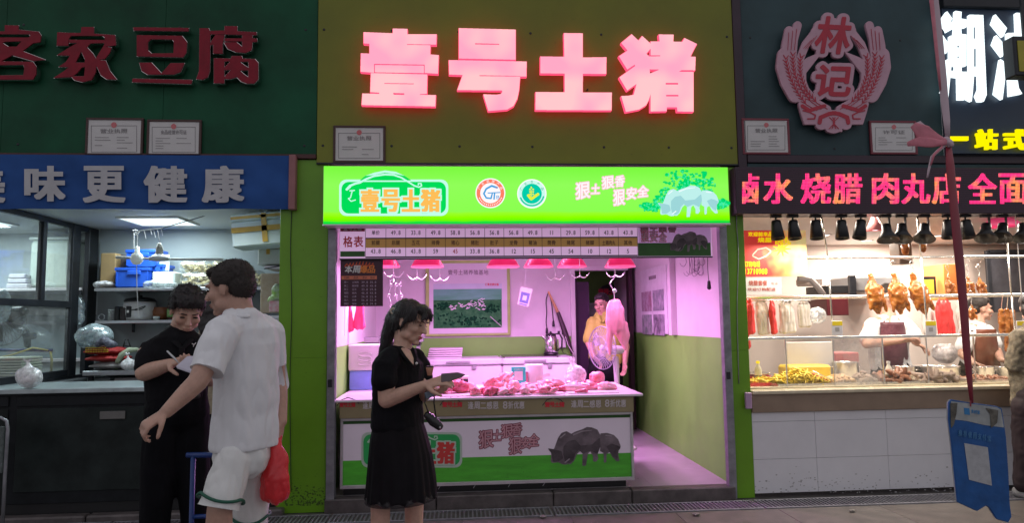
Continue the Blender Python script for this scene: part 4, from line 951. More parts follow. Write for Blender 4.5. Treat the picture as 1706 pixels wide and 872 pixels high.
# pork pieces on the counter (lean, fat and bone)
m_meat = M('raw_pork', (.74, .13, .20), .28, var=.2, vs=13, stretch=(.6, 1, 2.2), col2=(.88, .50, .54), bump=.2, bs=60, sss=.15)
m_meat2 = M('dark_pork', (.38, .02, .06), .28, var=.2, vs=13, stretch=(.6, 1, 2.2), col2=(.74, .22, .28), bump=.2, bs=60, sss=.1)
m_fat = M('pork_fat', (.84, .58, .60), .3, var=.1, vs=12, stretch=(.6, 1, 2.2), col2=(.80, .24, .32), bump=.15, bs=50, sss=.2)
rn = random.Random(11)
def pork(px, py, Y, sx, sz, label, kind=0, mat=None, cat='meat', name='pork_piece', grp='cuts of pork on the counter'):
    c = base(px, py, Y); c.z = zt; b = B()
    L_ = sx; 
    if kind == 0:     # slab of belly or shoulder leaning on the others
        for k in range(4): b.ell(c+Vector((rn.uniform(-.35, .35)*sx, rn.uniform(-.02, .03), sz*rn.uniform(.35, .6))), (sx*rn.uniform(.3, .5), rn.uniform(.025, .05), sz*rn.uniform(.4, .55)), 2, Matrix.Rotation(rn.uniform(-.6, .6), 3, 'Y'))
    elif kind == 1:   # chops and bones in a heap
        for k in range(7):
            p0 = c+Vector((rn.uniform(-.45, .45)*sx, rn.uniform(-.04, .04), sz*rn.uniform(.2, .8))); d = Vector((rn.uniform(-1, 1), rn.uniform(-.5, .5), rn.uniform(-.7, .7))).normalized()*sx*.32
            b.loft([p0-d, p0, p0+d], [.016, .024, .014], 8)
    elif kind == 2:   # flat strips
        for k in range(4): b.loft([c+Vector((-sx*.5, -.02+k*.015, .015+k*.012)), c+Vector((0, rn.uniform(-.02, .02), .02+k*.014)), c+Vector((sx*.5, rn.uniform(-.02, .03), .012+k*.008))], [(.02, .012), (.035, .016), (.018, .01)], 8)
    elif kind == 3:   # trotter / knuckle
        b.loft([c+Vector((-sx*.45, 0, sz*.3)), c+Vector((0, 0, sz*.45)), c+Vector((sx*.35, -.01, sz*.5))], [sz*.24, sz*.36, sz*.42], 10)
    me = b.voxel(.007, 3, .5, folds=.006, fs=32)
    o = add_obj(name, me, mat or m_meat, None, True); o.location.z = zt+.001
    tag(o, label, cat, grp)
    return o
PK = [(738, 648, .25, .16, .11, 'wedge of pork beside the woman hands, dark cut side to the right', 0, m_meat), (762, 650, .28, .14, .10, 'pink pork shoulder piece with the dark lean end next to the wedge', 0, m_meat2), (722, 655, .16, .12, .05, 'flat strips of pork right under the woman hands', 2, m_meat),
      (787, 648, .30, .14, .08, 'pale pork slab left of the dark bone ends', 0, m_fat), (803, 652, .16, .10, .075, 'dark meat bone end near the counter edge', 3, m_meat2), (815, 655, .12, .09, .06, 'small dark rib end hanging at the counter edge', 3, m_meat2), (822, 646, .30, .15, .12, 'pile of pork cuts behind the dark rib end', 1, m_meat),
      (843, 640, .34, .16, .16, 'tall heap of pale rib racks left of the turquoise stand', 1, m_fat), (838, 655, .16, .16, .07, 'pale trotter in front of the tall heap of ribs', 3, m_fat), (856, 648, .22, .10, .10, 'upright pale rib strip beside the turquoise stand', 0, m_fat),
      (872, 650, .26, .13, .07, 'round pork cut in front of the turquoise stand', 0, m_meat), (893, 652, .28, .16, .06, 'long pork loin in front of the paper towel', 2, m_meat), (887, 657, .14, .10, .045, 'pale scrap of pork at the middle of the counter edge', 2, m_fat),
      (911, 655, .16, .13, .05, 'dark lean strip at the counter edge under the tissue box', 2, m_meat2), (922, 648, .30, .16, .09, 'large pork leg end below the knotted bag', 0, m_meat), (932, 652, .22, .10, .06, 'bone-in pork cut left of the ladle', 3, m_meat2),
      (958, 650, .24, .17, .04, 'flat pork strips under the long ladle', 2, m_fat), (975, 640, .50, .09, .09, 'pork knuckle standing right of the knotted bag', 3, m_meat), (993, 640, .52, .12, .12, 'rightmost upright pork knuckle on the counter', 0, m_meat), (985, 648, .30, .17, .05, 'flat pork fillets on white board at the counter right', 2, m_meat),
      (1012, 650, .26, .15, .03, 'last thin pork slices towards the bare counter end', 2, m_fat)]
for (px, py, Y, sx, sz, lab, kd, mt) in PK: pork(px, py, Y, sx, sz, lab, kd, mt)
rn = random.Random(77); ORD = 'First,Second,Third,Fourth,Fifth,Sixth,Seventh,Eighth,Ninth,Tenth,Eleventh,Twelfth,Thirteenth,Fourteenth,Fifteenth,Last'.split(',')
for q in range(16): pork(728+q*17+rn.uniform(-5, 5), 655, rn.choice((.08, .12, .34, .4)), rn.uniform(.07, .12), rn.uniform(.03, .06), ORD[q]+' small pork trimming from the left in the row of loose scraps', rn.choice((1, 2, 3)), rn.choice((m_meat, m_meat2, m_fat, m_meat)), grp='small pork trimmings on the counter')
for px0, px1, lab in ((735, 845, 'long pale chopping tray edge under the left pork cuts'), (850, 940, 'steel tray under the middle pork cuts'), (945, 1030, 'white cutting board under the flat pork fillets')):
    x0 = PXY(px0, 655, .1)[0]; x1 = PXY(px1, 655, .1)[0]
    o = B().box((x0, .05, zt+.0005), (x1, .42, zt+.008), .003).build('cutting_board', M('board_white', (.75, .68, .70), .3), None); tag(o, lab, 'cutting board', 'boards under the pork')
# things on the counter
ts = thing('payment_stand', 'turquoise code stand with a blank white panel on the counter', 'stand', base(864, 636, .55)); ts.location.z = zt
YT = .55
lo, hi = slab(852, 612, 876, 640, YT, .012); lo = (lo[0], YT, zt+.001); B().box(lo, hi, .002).build('stand_face', M('turquoise', (.03, .62, .48), .4, var=.05), ts)
B().box((lo[0]+.01, YT+.013, zt+.001), (hi[0]-.01, YT+.07, zt+.008), .002).build('foot', MATS['turquoise'], ts)
pq(857, 619, 871, 634.5, m_paper, 'code_panel', .002, ts, YT); flat('付款码', 856, 614.5, 872, 617.5, YT, m_paper, ts, front=.003)
pt_ = thing('towel_roll', 'tall white kitchen paper roll behind the pork', 'paper roll', base(893, 636, .62)); pt_.location.z = zt
c = Vector((PXY(890, 620, .62)[0], .65, zt)); B().lathe(c, [(.02, 0), (.085, 0), (.087, .01), (.087, .2), (.083, .208), (.022, .208), (.02, 0)], 26).build('paper', m_paper, pt_, smooth=True)
B().lathe(c, [(.0195, .002), (.0195, .206)], 12).build('core', M('card', (.35, .24, .14), .8), pt_)
B().box((c.x-.082, c.y-.086, zt+.05), (c.x-.062, c.y-.06, zt+.15), .003).build('wrapper_print', M('rose_wrap', (.7, .18, .28), .5), pt_)
tb = thing('tissue_box', 'white and coral tissue pack with a raised sheet beside the roll', 'tissue pack', base(908, 640, .5)); tb.location.z = zt
x0, x1 = PXY(894, 630, .5)[0], PXY(912, 630, .5)[0]; B().box((x0, .45, zt+.001), (x1, .56, zt+.07), .012).build('pack', M('coral', (.78, .25, .2), .5, var=.2, col2=(.9, .75, .72), vs=18), tb, smooth=False)
B().sheet(lambda u, v: (x0+u*(x1-x0)*1.25, .5+.02*math.sin(u*5), zt+.07+v*.03+u*.045+.006*math.sin(u*11)), 8, 3).build('tissue_sheet', m_paper, tb, smooth=True)
# knotted white bag
m_bag = CLEAR('bag_film', (.97, .97, .98), haze=.62, refl=.12, hazecol=(.86, .84, .86))
def bag(px, py, Y, wd, ht, label, mat=None, name='plastic_bag', z=None, seed=1, knot=True, lean=0, size=.010, grp=None):
    c = base(px, py, Y); 
    if z is not None: c.z = z
    b = B(); rr = random.Random(seed)
    b.ell(c+Vector((0, 0, ht*.36)), (wd*.48, wd*.36, ht*.36), 3)
    for k in range(5): b.ell(c+Vector((rr.uniform(-.28, .28)*wd, rr.uniform(-.15, .15)*wd, ht*rr.uniform(.15, .45))), (wd*.26, wd*.24, ht*.2), 2)
    if knot:
        b.loft([c+Vector((0, 0, ht*.5)), c+Vector((-.05*wd+lean, 0, ht*.78)), c+Vector((-.1*wd+lean, 0, ht*.9))], [wd*.3, wd*.09, wd*.05], 10)
        for sg in (-1, 1): b.loft([c+Vector((-.1*wd+lean, 0, ht*.86)), c+Vector((-.1*wd+lean+sg*.14*wd, .0, ht*1.0))], [(wd*.03, wd*.03), (wd*.08, wd*.02)], 8)
    me = b.voxel(size, 3, .5, folds=wd*.11, fs=1.5/wd)
    o = add_obj(name, me, mat or m_bag, None, True); 
    mn = min(v.co.z for v in me.vertices); o.location.z = c.z-mn+o.location.z*0+.001
    return tag(o, label, 'plastic bag', grp)
bag(959, 636, .62, .20, .27, 'knotted white plastic bag standing at the back of the pork counter', z=zt, seed=4, lean=-.02)
# ladle
ld = thing('ladle', 'steel ladle with a long straight handle lying across the pork fillets', 'ladle', base(965, 641, .3)); ld.location.z = zt+.05
p0, p1 = P(948, 638, .34), P(981, 642, .24); B().ell(p0, (.03, .03, .014), 2).build('bowl', m_steel, ld, smooth=True); B().tube([p0+Vector((.02, 0, .003)), p1], .005, 8).build('handle', m_steel, ld); B().ell(p1, .009, 1).build('handle_end', m_steel, ld, smooth=True)
sc = thing('price_scale', 'small white counter scale with dark figures behind the wedge of pork', 'scale', base(772, 640, .5)); sc.location.z = zt
x0, x1 = PXY(759, 630, .5)[0], PXY(782, 630, .5)[0]; B().box((x0, .48, zt+.001), (x1, .6, zt+.05), .006).build('base', m_white, sc); B().box((x0+.01, .52, zt+.051), (x1-.005, .56, zt+.125), .004).build('display_head', m_white, sc)
for q in range(2): B().box((x0+.02+q*.05, .514, zt+.07), (x0+.06+q*.05, .5195, zt+.10), .001).build('display', m_ink, sc)
# things left on the counter
wb = thing('scale_cabinet', 'pale lilac box with pressed rings standing at the counter left end', 'box', base(605, 640, .75)); wb.location.z = zt
lo, hi = slab(580, 575, 636, 618, .75, .3); lo2, _ = slab(582, 620, 640, 640, .75, .28)
B().box(lo, hi, .008).build('body', m_wall, wb)
for q in range(3): B().tube([Vector(((lo[0]+hi[0])/2+.06*math.cos(a*.33), .748, (lo[2]+hi[2])/2-.05+q*.04+.018*math.sin(a*.33))) for a in range(20)], .004, 6).build('pressed_ring', m_paper, wb, smooth=True)
B().box((lo[0]+.01, .76, zt+.001), (hi[0]+.02, 1.02, lo[2]-.002), .006).build('blue_base', M('pale_blue_plastic', (.22, .32, .78), .4), wb)
# hanging red bags and things left
for k, (x, y, w_, h, lab) in enumerate(((581, 533, .09, .2, 'left one of two rose red plastic bags hanging on the left wall'), (599, 535, .11, .18, 'right one of two rose red plastic bags hanging on the left wall'))):
    c = base(x, 512, .9); b = B(); b.loft([c, c-Vector((0, 0, h*.4)), c-Vector((0, 0, h)), ], [(w_*.25, .02), (w_*.4, .03), (w_*.55, .035)], 14, side=(1, 0, 0))
    for q in (-1, 1): b.loft([c+Vector((q*w_*.15, 0, 0)), c+Vector((q*w_*.1, 0, .06))], [.014, .006], 8)
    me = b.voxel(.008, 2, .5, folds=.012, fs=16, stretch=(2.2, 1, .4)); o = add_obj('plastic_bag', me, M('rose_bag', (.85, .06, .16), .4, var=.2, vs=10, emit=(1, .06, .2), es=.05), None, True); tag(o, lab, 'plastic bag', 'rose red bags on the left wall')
lt = thing('wall_lamp_strip', 'glowing white strip light panel at the left end of the stall wall', 'strip light', base(569, 560, .5))
lo, hi = slab(565, 512, 574, 559, .62, .02); B().box(lo, hi, .003).build('diffuser', EM('strip_white', (1.0, .70, .98), 1.05), lt)
B().box((lo[0]-.003, .642, lo[2]-.003), (hi[0]+.003, .66, hi[2]+.003), .003).build('housing', m_white, lt)
sh_ = thing('steel_shelf', 'stainless wall shelf behind the lilac box left of the woman', 'shelf', base(640, 580, 1.9))
lo, hi = slab(600, 562, 704, 571, 1.9, .35); B().box(lo, hi, .004).build('shelf_board', m_steel, sh_)
lo3, hi3 = slab(610, 571, 700, 577, 1.93, .3); B().box((lo3[0], 1.93, lo3[2]), (hi3[0], 2.2, lo[2]-.001), .003).build('under_tray', m_dark, sh_)
for q in (0, 1):
    x = lo[0]+.05+q*(hi[0]-lo[0]-.12); B().box((x, 1.95, FZ), (x+.03, 1.98, lo3[2]-.002), .002).build('leg', m_steel, sh_); B().box((x, 2.17, FZ), (x+.03, 2.2, lo3[2]-.002), .002).build('leg', m_steel, sh_)
# framed farm picture
fp = thing('farm_picture', 'large framed aerial picture of the pig farm on the back wall', 'picture', base(780, 560, 2.9))
YW = 2.91
lo, hi = slab(709, 434, 850, 560, YW, .035); B().box(lo, hi, .004).build('frame', M('lime_frame', (.34, .52, .12), .5), fp)
pq(715, 439, 845, 556, M('mount_white', (.62, .62, .64), .5, var=.03), 'mount', .002, fp, YW)
s = Sheet(722, 478, 837, 548, YW, 3); 
mf = M('aerial_green', (.01, .10, .03), .8, spec=.1, var=.3, vs=12, col2=(.06, .24, .08)); mf2 = M('aerial_haze', (.08, .34, .16), .8, spec=.1, var=.1, vs=3, stretch=(.5, 1, 3), col2=(.18, .46, .36))
pq(722, 482, 836, 500, mf2, 'horizon_print', .0035, fp, YW); pq(722, 500, 836, 547, mf, 'forest_print', .0035, fp, YW); pq(722, 473, 836, 482, M('aerial_sky', (.5, .6, .64), .5, var=.05), 'sky_print', .0035, fp, YW)
blobs(Sheet(722, 478, 837, 548, YW, 4), [(760, 532, 34, 10), (800, 536, 34, 8), (740, 510, 16, 7), (820, 515, 14, 8)], 5, 1, 3, 40).build('forest_print', M('aerial_dark', (.004, .055, .018), .8, spec=.1, var=.5, vs=20), fp, depth=.0006, front=.006, soft=.7)
rr = random.Random(3); s = Sheet(740, 490, 815, 522, YW, 4)
for q in range(46):
    t = rr.random(); x = 748+rr.random()*60; y = 518-abs(x-748)*.25*rr.random()-rr.random()*10+max(0, x-790)*.25
    a = rr.choice((-.5, .5, -.4)); l_ = rr.uniform(2, 4.5); s.line([(x, y), (x+l_*math.cos(a), y+l_*math.sin(a))], 1.5)
s.build('farm_print', M('aerial_white', (.55, .58, .58), .5), fp, depth=.0006, front=.007, soft=.3)
s = Sheet(780, 530, 840, 548, YW, 4); s.line([(817, 528), (836, 545)], 1.3).line([(722, 520), (740, 516)], .8); s.build('road_print', M('aerial_road', (.4, .42, .40), .5), fp, depth=.0006, front=.007, soft=.3)
flat('壹号土猪养殖基地', 746, 450, 814, 458, YW, m_inkgrey, fp, bold=.15); flat('汇聚优质好猪', 808, 472.5, 831, 476.5, YW, m_pricered, fp, front=.006, bold=.1)
# chest freezers
def freezer(px0, px1, label, Y=2.25):
    x0, x1 = PXY(px0, 600, Y)[0], PXY(px1, 600, Y)[0]; zt_ = PXY(830, 598, Y)[1]
    t = thing('chest_freezer', label, 'freezer', ((x0+x1)/2, Y+.3, FZ), 'chest freezers along the back wall')
    B().box((x0, Y+.01, FZ+.03), (x1, 2.9, zt_-.075), .015).build('cabinet', m_white, t)
    B().box((x0-.004, Y-.01, zt_-.07), (x1+.004, 2.9, zt_), .015).build('lid', M('freezer_lid', (.66, .66, .70), .35), t)
    B().box((x0+(x1-x0)*.3, Y-.03, zt_-.045), (x0+(x1-x0)*.6, Y-.011, zt_-.02), .004).build('handle', m_steel, t)
    B().box((x0+(x1-x0)*.62, Y-.014, zt_-.115), (x0+(x1-x0)*.62+.05, Y+.009, zt_-.07), .006).build('lock', m_steel, t)
    for q in (0, 1): B().box((x0+.04+q*(x1-x0-.14), Y+.08, FZ), (x0+.1+q*(x1-x0-.14), Y+.14, FZ+.03)).build('foot', m_black, t)
    return zt_
zf = freezer(704, 836, 'white chest freezer below the farm picture'); freezer(837, 958, 'white chest freezer under the electric kettle')
tt_ = thing('tray_stack', 'stack of thin pale trays on the left freezer lid', 'tray stack', (PXY(745, 590, 2.4)[0], 2.55, zf), )
for q in range(5): 
    x0, x1 = PXY(712+q*.6, 590, 2.4)[0], PXY(769+q*.5, 590, 2.4)[0]; B().box((x0, 2.40+q*.01, zf+.001+q*.024), (x1, 2.8, zf+.018+q*.024), .004).build('tray', m_wall, tt_)
hb = thing('glass_hob', 'flat black hob plate on the right freezer lid', 'hob', (PXY(885, 590, 2.5)[0], 2.6, zf))
x0, x1 = PXY(838, 590, 2.35)[0], PXY(930, 590, 2.35)[0]; B().box((x0, 2.32, zf+.001), (x1, 2.85, zf+.014), .004).build('plate', M('black_glass', (.05, .035, .045), .2, spec=.8), hb); B().box((x0+.02, 2.315, zf+.003), (x1-.02, 2.319, zf+.011)).build('edge', m_steel, hb)
# electric kettle
kt = thing('electric_kettle', 'stainless electric kettle with black handle on the freezer', 'kettle', (PXY(918, 590, 2.55)[0], 2.55, zf+.015)); kc = kt.location.copy()
B().lathe(kc, [(.085, 0), (.088, .01), (.088, .025), (.075, .03)], 26).build('power_base', m_black, kt, smooth=True)
B().lathe(kc+Vector((0, 0, .031)), [(.078, 0), (.082, .01), (.078, .12), (.066, .19), (.062, .195)], 28).build('body', M('kettle_steel', (.72, .70, .72), .16, metal=1, var=.05), kt, smooth=True)
B().lathe(kc+Vector((0, 0, .226)), [(.064, 0), (.06, .018), (.03, .03), (.012, .034), (.012, .05), (.0, .052)], 24).build('lid', m_black, kt, smooth=True)
B().loft([kc+Vector((.05, 0, .245)), kc+Vector((.105, 0, .25)), kc+Vector((.135, 0, .19)), kc+Vector((.13, 0, .09)), kc+Vector((.085, 0, .055))], [(.014, .01)]*5, 10).build('handle', m_black, kt, smooth=True)
B().loft([kc+Vector((-.06, 0, .19)), kc+Vector((-.095, 0, .215))], [.02, .012], 10).build('spout', MATS['kettle_steel'], kt, smooth=True)
# slanting broom stick, cords, sockets
bs_ = thing('knife_steel', 'long stick with a pale wooden end and dark sleeve leaning against the back wall', 'stick', base(955, 590, 2.75))
pA, pM, pB_ = P(914, 487, 2.90), P(930, 522, 2.88), P(953, 588, 2.8)
B().loft([pA, pM], [.012, .02], 10).build('wooden_end', M('pale_wood', (.55, .33, .14), .5, var=.2, vs=20), bs_, smooth=True)
B().loft([pM, (pM+pB_)/2, pB_], [.024, .034, .02], 10).build('sleeve', M('sleeve_dark', (.04, .02, .03), .5), bs_, smooth=True)
B().tube([P(938, 548, 2.84), P(946, 575, 2.78), P(957, 592, 2.76)], .004, 6).build('strap', m_paper, bs_)
def cord(pts, Y, label, r=.006, mat=None, name='cable', cat='cable', plug=True):
    t = thing(name, label, cat, base(*pts[-1], Y)); q = [P(x, y, Y) for x, y in pts]
    fine = []
    for i in range(len(q)-1):
        for k in range(4):
            u = k/4; a = q[max(i-1, 0)]; b = q[i]; c = q[i+1]; d = q[min(i+2, len(q)-1)]
            fine.append(.5*((2*b)+(-a+c)*u+(2*a-5*b+4*c-d)*u*u+(-a+3*b-3*c+d)*u**3))
    fine.append(q[-1]); B().tube(fine, r, 6).build('cord', mat or m_black, t, smooth=True)
    if plug: B().loft([q[-1], q[-1]-Vector((0, 0, .05))], [.013, .018], 8).build('plug', m_black, t, smooth=True)
    return t
cord([(914, 487), (910, 500), (911, 520), (910, 535), (911, 548)], 2.91, 'black cable hanging in a loop from the wall hook, left strand')
cord([(914, 488), (918, 500), (920, 515), (922, 536)], 2.90, 'short black cable with a plug beside the leaning stick')
so = thing('wall_socket', 'white double socket with plugged adapter beside the leaning stick', 'socket', base(937, 580, 2.93))
lo, hi = slab(926, 546, 944, 566, 2.935, .012); B().box(lo, hi, .003).build('plate', m_white, so); lo, hi = slab(931, 564, 943, 580, 2.90, .035); B().box(lo, hi, .006).build('adapter', m_paper, so)
for q in range(2): lo4, hi4 = slab(929+q*7, 552, 933+q*7, 558, 2.932, .004); B().box(lo4, hi4).build('outlet', m_dark, so)
cord([(936, 580), (938, 588), (945, 592), (950, 598)], 2.88, 'thin black lead running from the socket adapter down to the freezer', r=.004, plug=False)
# tilted code sticker hanging
st_ = thing('hanging_card', 'tilted white card with a blue printed square hanging in the stall', 'card', base(874, 512, 2.2))
qd = [P(868, 478, 2.2), P(887, 482, 2.2), P(880, 512, 2.2), P(862, 507, 2.2)]
b = B(); b.add([v for v in qd]+[v+Vector((0, .002, 0)) for v in qd], [[0, 1, 2, 3], [7, 6, 5, 4], [0, 4, 5, 1], [1, 5, 6, 2], [2, 6, 7, 3], [3, 7, 4, 0]]); b.build('card', m_paper, st_)
def inset(u0, v0, u1, v1, f):
    def pp(u, v): return (qd[0]*(1-u)*(1-v)+qd[1]*u*(1-v)+qd[2]*u*v+qd[3]*(1-u)*v)+Vector((0, -f, 0))
    return [pp(u0, v0), pp(u1, v0), pp(u1, v1), pp(u0, v1)]
B().add(inset(.12, .26, .9, .86, .0015), [[0, 1, 2, 3]]).build('blue_square_print', M('slate_blue_print', (.12, .15, .36), .5), st_); B().add(inset(.34, .44, .68, .70, .0025), [[0, 1, 2, 3]]).build('blank_print', m_paper, st_); B().add(inset(.15, .90, .88, .97, .0015), [[0, 1, 2, 3]]).build('caption_print', MATS['slate_blue_print'], st_)
B().tube([P(876, 478, 2.2), Vector((P(876, 478, 2.2).x, 2.2, 2.74))], .0015, 4).build('thread', m_paper, st_)
# meat hooks on the rail
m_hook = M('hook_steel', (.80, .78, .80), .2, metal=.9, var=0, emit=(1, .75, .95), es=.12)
YR = .62; zr = PXY(820, 424, YR)[1]+.07
hr = thing('hook_rail', 'round steel rail for the meat hooks behind the price board', 'rail', (.6, YR, zr))
B().tube([(-1.028, YR, zr), (2.195, YR, zr)], .012, 10).build('rail_tube', m_steel, hr, smooth=True)
for q in (-.9, .5, 2.0): B().box((q, YR-.01, zr+.012), (q+.02, YR+.01, 2.75)).build('bracket', m_steel, hr)
def arcpts(cx, cz, Y, r, a0, a1, n=10): return [Vector((cx+r*math.cos(math.radians(a0+(a1-a0)*k/n)), Y, cz+r*math.sin(math.radians(a0+(a1-a0)*k/n)))) for k in range(n+1)]
def hook(px, label, yb=470, dbl=True, Y=YR, sc_h=1.0, ring=True, w=.075):
    zb_ = PXY(px, yb, Y)[1]; x = PXY(px, yb, Y)[0]
    t = thing('meat_hook', label, 'meat hook', (x, Y, zb_), 'steel hooks hanging from the rail')
    B().tube(arcpts(x, zr-.004, Y, .022, -90, 200, 12), .0035, 6).build('eye', m_hook, t, smooth=True)
    B().tube([Vector((x, Y, zr-.026)), Vector((x, Y, zb_+.0))], .003, 6).build('shank', m_hook, t, smooth=True)
    for sg in ((-1, 1) if dbl else (1,)):
        a = [Vector((x, Y, zb_+.02)), Vector((x+sg*.02, Y, zb_+.004)), Vector((x+sg*w*.6, Y-.006, zb_)), Vector((x+sg*w*.95, Y-.01, zb_+.02)), Vector((x+sg*w*1.15, Y-.012, zb_+.045))]
        B().loft(a, [.005, .006, .006, .0045, .0022], 8).build('claw', m_hook, t, smooth=True)
    return t, x, zb_
hook(656, 'single line of steel hooks near the dark offers poster', 462, True); hook(695, 'double meat hook at the left edge of the farm picture', 466); hook(733, 'double meat hook in front of the farm picture heading', 468)
hook(925, 'double meat hook between the two neighbouring pendant lamps', 466); hook(966, 'double meat hook in front of the doorway top', 463); _, hx, hz_ = hook(1025, 'double meat hook that carries the hanging pork', 462)
ch_ = thing('hook_chain', 'clear plastic and wire strand hanging beside the offers poster', 'chain', base(655, 530, .7))
for q, x in enumerate((650, 660, 668)):
    pts = [P(x+2*math.sin(k*1.7+q), 466+k*9, .7) for k in range(8-q)]; B().tube(pts, .0025, 5).build('strand', m_hook, ch_, smooth=True)
    for k in range(1, 7-q, 2): B().tube(arcpts(pts[k].x, pts[k].z, .7, .012, 0, 330, 8), .003, 5).build('link', m_hook, ch_, smooth=True)
B().tube([P(656, 470, .62), P(656, 466, .7)], .003, 5).build('link', m_hook, ch_)
# hanging pork
hp = thing('hanging_pork', 'large pink slab of pork hanging on a hook before the doorway', 'meat', base(1028, 590, YR))
g = []
b = B()
def w3(x, y, d=0): return P(x, y, YR+d)
b.loft([w3(1024, 504), w3(1025, 516), w3(1025, 535), w3(1027, 550)], [(.055, .03), (.085, .045), (.092, .05), (.09, .045)], 14, side=(1, 0, 0))
b.loft([w3(1030, 540), w3(1036, 560), w3(1042, 582)], [(.07, .04), (.05, .03), (.014, .012)], 12, side=(1, 0, 0))
b.loft([w3(1019, 545), w3(1015, 565), w3(1016, 590)], [(.04, .03), (.03, .022), (.010, .01)], 12, side=(1, 0, 0))
b.loft([w3(1040, 540), w3(1046, 560), w3(1045, 572)], [(.035, .02), (.02, .015), (.01, .01)], 10, side=(1, 0, 0))
me = b.voxel(.006, 3, .5, folds=.007, fs=20, stretch=(1.8, 1, .4)); add_obj('pork_slab', me, M('hung_pork', (.88, .36, .42), .4, var=.2, vs=6, col2=(.92, .48, .52), bump=.2, bs=50, sss=.15), hp, True)
B().tube([Vector((hx, YR, hz_+.005))]+[P(1019, 468, YR-.01), P(1016, 474, YR-.01), P(1020, 480, YR), P(1023, 485, YR), P(1024, 506, YR)], .004, 6).build('wire_hook', m_hook, hp, smooth=True)
B().lathe(P(1024, 485, YR-.01), [(.012, -.004), (.02, -.004), (.02, .004), (.012, .004), (.012, -.004)], 16, 'y').build('ring', m_hook, hp, smooth=True)
# corridor: small logo sign and white board
sg_ = thing('corridor_sign', 'dark little sign with red characters on the corridor wall', 'sign', base(1015, 492, 4.1))
YV = 4.17
s = Sheet(993, 470, 1037, 495, YV, 6); s.poly([(998, 492), (998, 482), (1004, 477), (1012, 474), (1020, 474), (1028, 477), (1033, 482), (1033, 492)]); s.build('backing', m_black, sg_, depth=.02, soft=.8)
s = Sheet(993, 470, 1040, 495, YV, 6)
for k, ch in enumerate('壹号土猪'): s.char(ch, 997+k*9, 482, 1005+k*9, 491)
s.grow(.7, .5).build('lettering', m_pricered, sg_, depth=.004, front=.004, soft=.5)
cb = thing('corridor_board', 'white board on the corridor wall behind the seller in yellow', 'board', base(1013, 545, 4.1))
lo, hi = slab(980, 505, 1046, 548, 4.15, .02); B().box(lo, hi, .002).build('panel', m_white, cb); B().box((lo[0], 4.145, hi[2]-.01), (hi[0], 4.149, hi[2])).build('edge', m_steel, cb)
# standing fan
ff = thing('standing_fan', 'white standing fan seen from the side before the doorway', 'fan', base(1058, 744, 1.7)); 
fx = P(1030, 640, 1.7).x; ff.location = (fx, 1.7, FZ)
B().lathe((fx, 1.7, FZ), [(.17, 0), (.175, .012), (.15, .03), (.04, .045), (.03, .06)], 30).build('base', m_white, ff, smooth=True)
B().loft([(fx, 1.7, FZ+.05), (fx-.01, 1.7, .75), (fx-.02, 1.7, 1.08)], [.022, .026, .034], 12).build('pole', m_white, ff, smooth=True)
hc_ = P(1026, 583, 1.7); B().loft([hc_+Vector((-.06, -.05, 0)), hc_+Vector((.05, .02, -.005))], [(.06, .05), (.055, .045)], 14).build('motor_housing', m_white, ff, smooth=True)
gc = P(1003, 580, 1.6); rot = Matrix.Rotation(math.radians(-63), 3, 'Z'); m_cage = M('lilac_grey_cage', (.30, .27, .34), .45)
gb = B()
for k in range(40):
    a = 2*math.pi*k/40
    for sg in (-1, 1):
        pts = [gc+rot@Vector((r*math.cos(a), sg*(.045*(1-(r/.225)**2)+.005), r*math.sin(a))) for r in (.03, .12, .19, .222)]; gb.tube(pts, .0016, 4)
for r in (.12, .225):
    for sg in (-1, 1): gb.tube([gc+rot@Vector((r*math.cos(2*math.pi*k/30), sg*(.045*(1-(r/.225)**2)+.005), r*math.sin(2*math.pi*k/30))) for k in range(31)], .003, 5)
tag(gb.build('cage', m_cage, ff), kind='stuff')
fb = B()
for k in range(3):
    a = 2*math.pi*k/3+.3; vs = []
    for q in range(7):
        t = -.5+q/6; rr_ = .2*(1-abs(t)*.35); vs += [gc+rot@Vector((.03*math.cos(a+t*.5), t*.01, .03*math.sin(a+t*.5))), gc+rot@Vector((rr_*math.cos(a+t*1.3), t*.05, rr_*math.sin(a+t*1.3)))]
    B().add(vs, [[2*q, 2*q+1, 2*q+3, 2*q+2] for q in range(6)]).build('blade', CLEAR('fan_blade', (.85, .85, .9), haze=.35, refl=.06, hazecol=(.4, .38, .45)), ff, smooth=True)
B().ell(gc, (.03, .03, .03), 2, rot).build('hub', m_white, ff, smooth=True)
# photo board on the right wall and bunch of wires
pbw = thing('photo_board', 'white board with four photographs on the right wall of the pork stall', 'notice board', (2.19, 2.0, 1.4))
y0, y1 = P(1111, 500, 2.18, 0).y, P(1068, 500, 2.18, 0).y; za, zb_ = P(1111, 440, 2.18, 0).z, P(1111, 557, 2.18, 0).z
B().box((2.175, y0, zb_), (2.199, y1, za), .003).build('board', M('mount_white2', (.66, .65, .68), .45), pbw)
cols = [(.25, .10, .14), (.10, .14, .14), (.10, .20, .12), (.04, .04, .06)]
k = 0
for r in range(2):
    for cc in range(2):
        ya = y1-.06-cc*(y1-y0)*.46; zz = za-.26-r*.27-.0
        B().box((2.170, ya-(y1-y0)*.40, zz-.23), (2.1745, ya, zz)).build('photo', M('photo_%s' % 'abcd'[k], cols[k], .4, var=.5, vs=14, col2=(.45, .42, .48)), pbw); k += 1
for q in range(6): B().box((2.170, (y0+y1)/2-.16+q*.05, za-.13), (2.1745, (y0+y1)/2-.13+q*.05, za-.09)).build('heading_mark', m_inkgrey, pbw)['kind'] = 'stuff'
wr = thing('wire_hooks_bundle', 'bundle of thin wire hooks hanging on the right wall near the rail', 'wire hooks', (2.19, .6, 1.9)); rw = random.Random(2)
m_wire = M('grey_wire', (.12, .09, .12), .4, metal=.5)
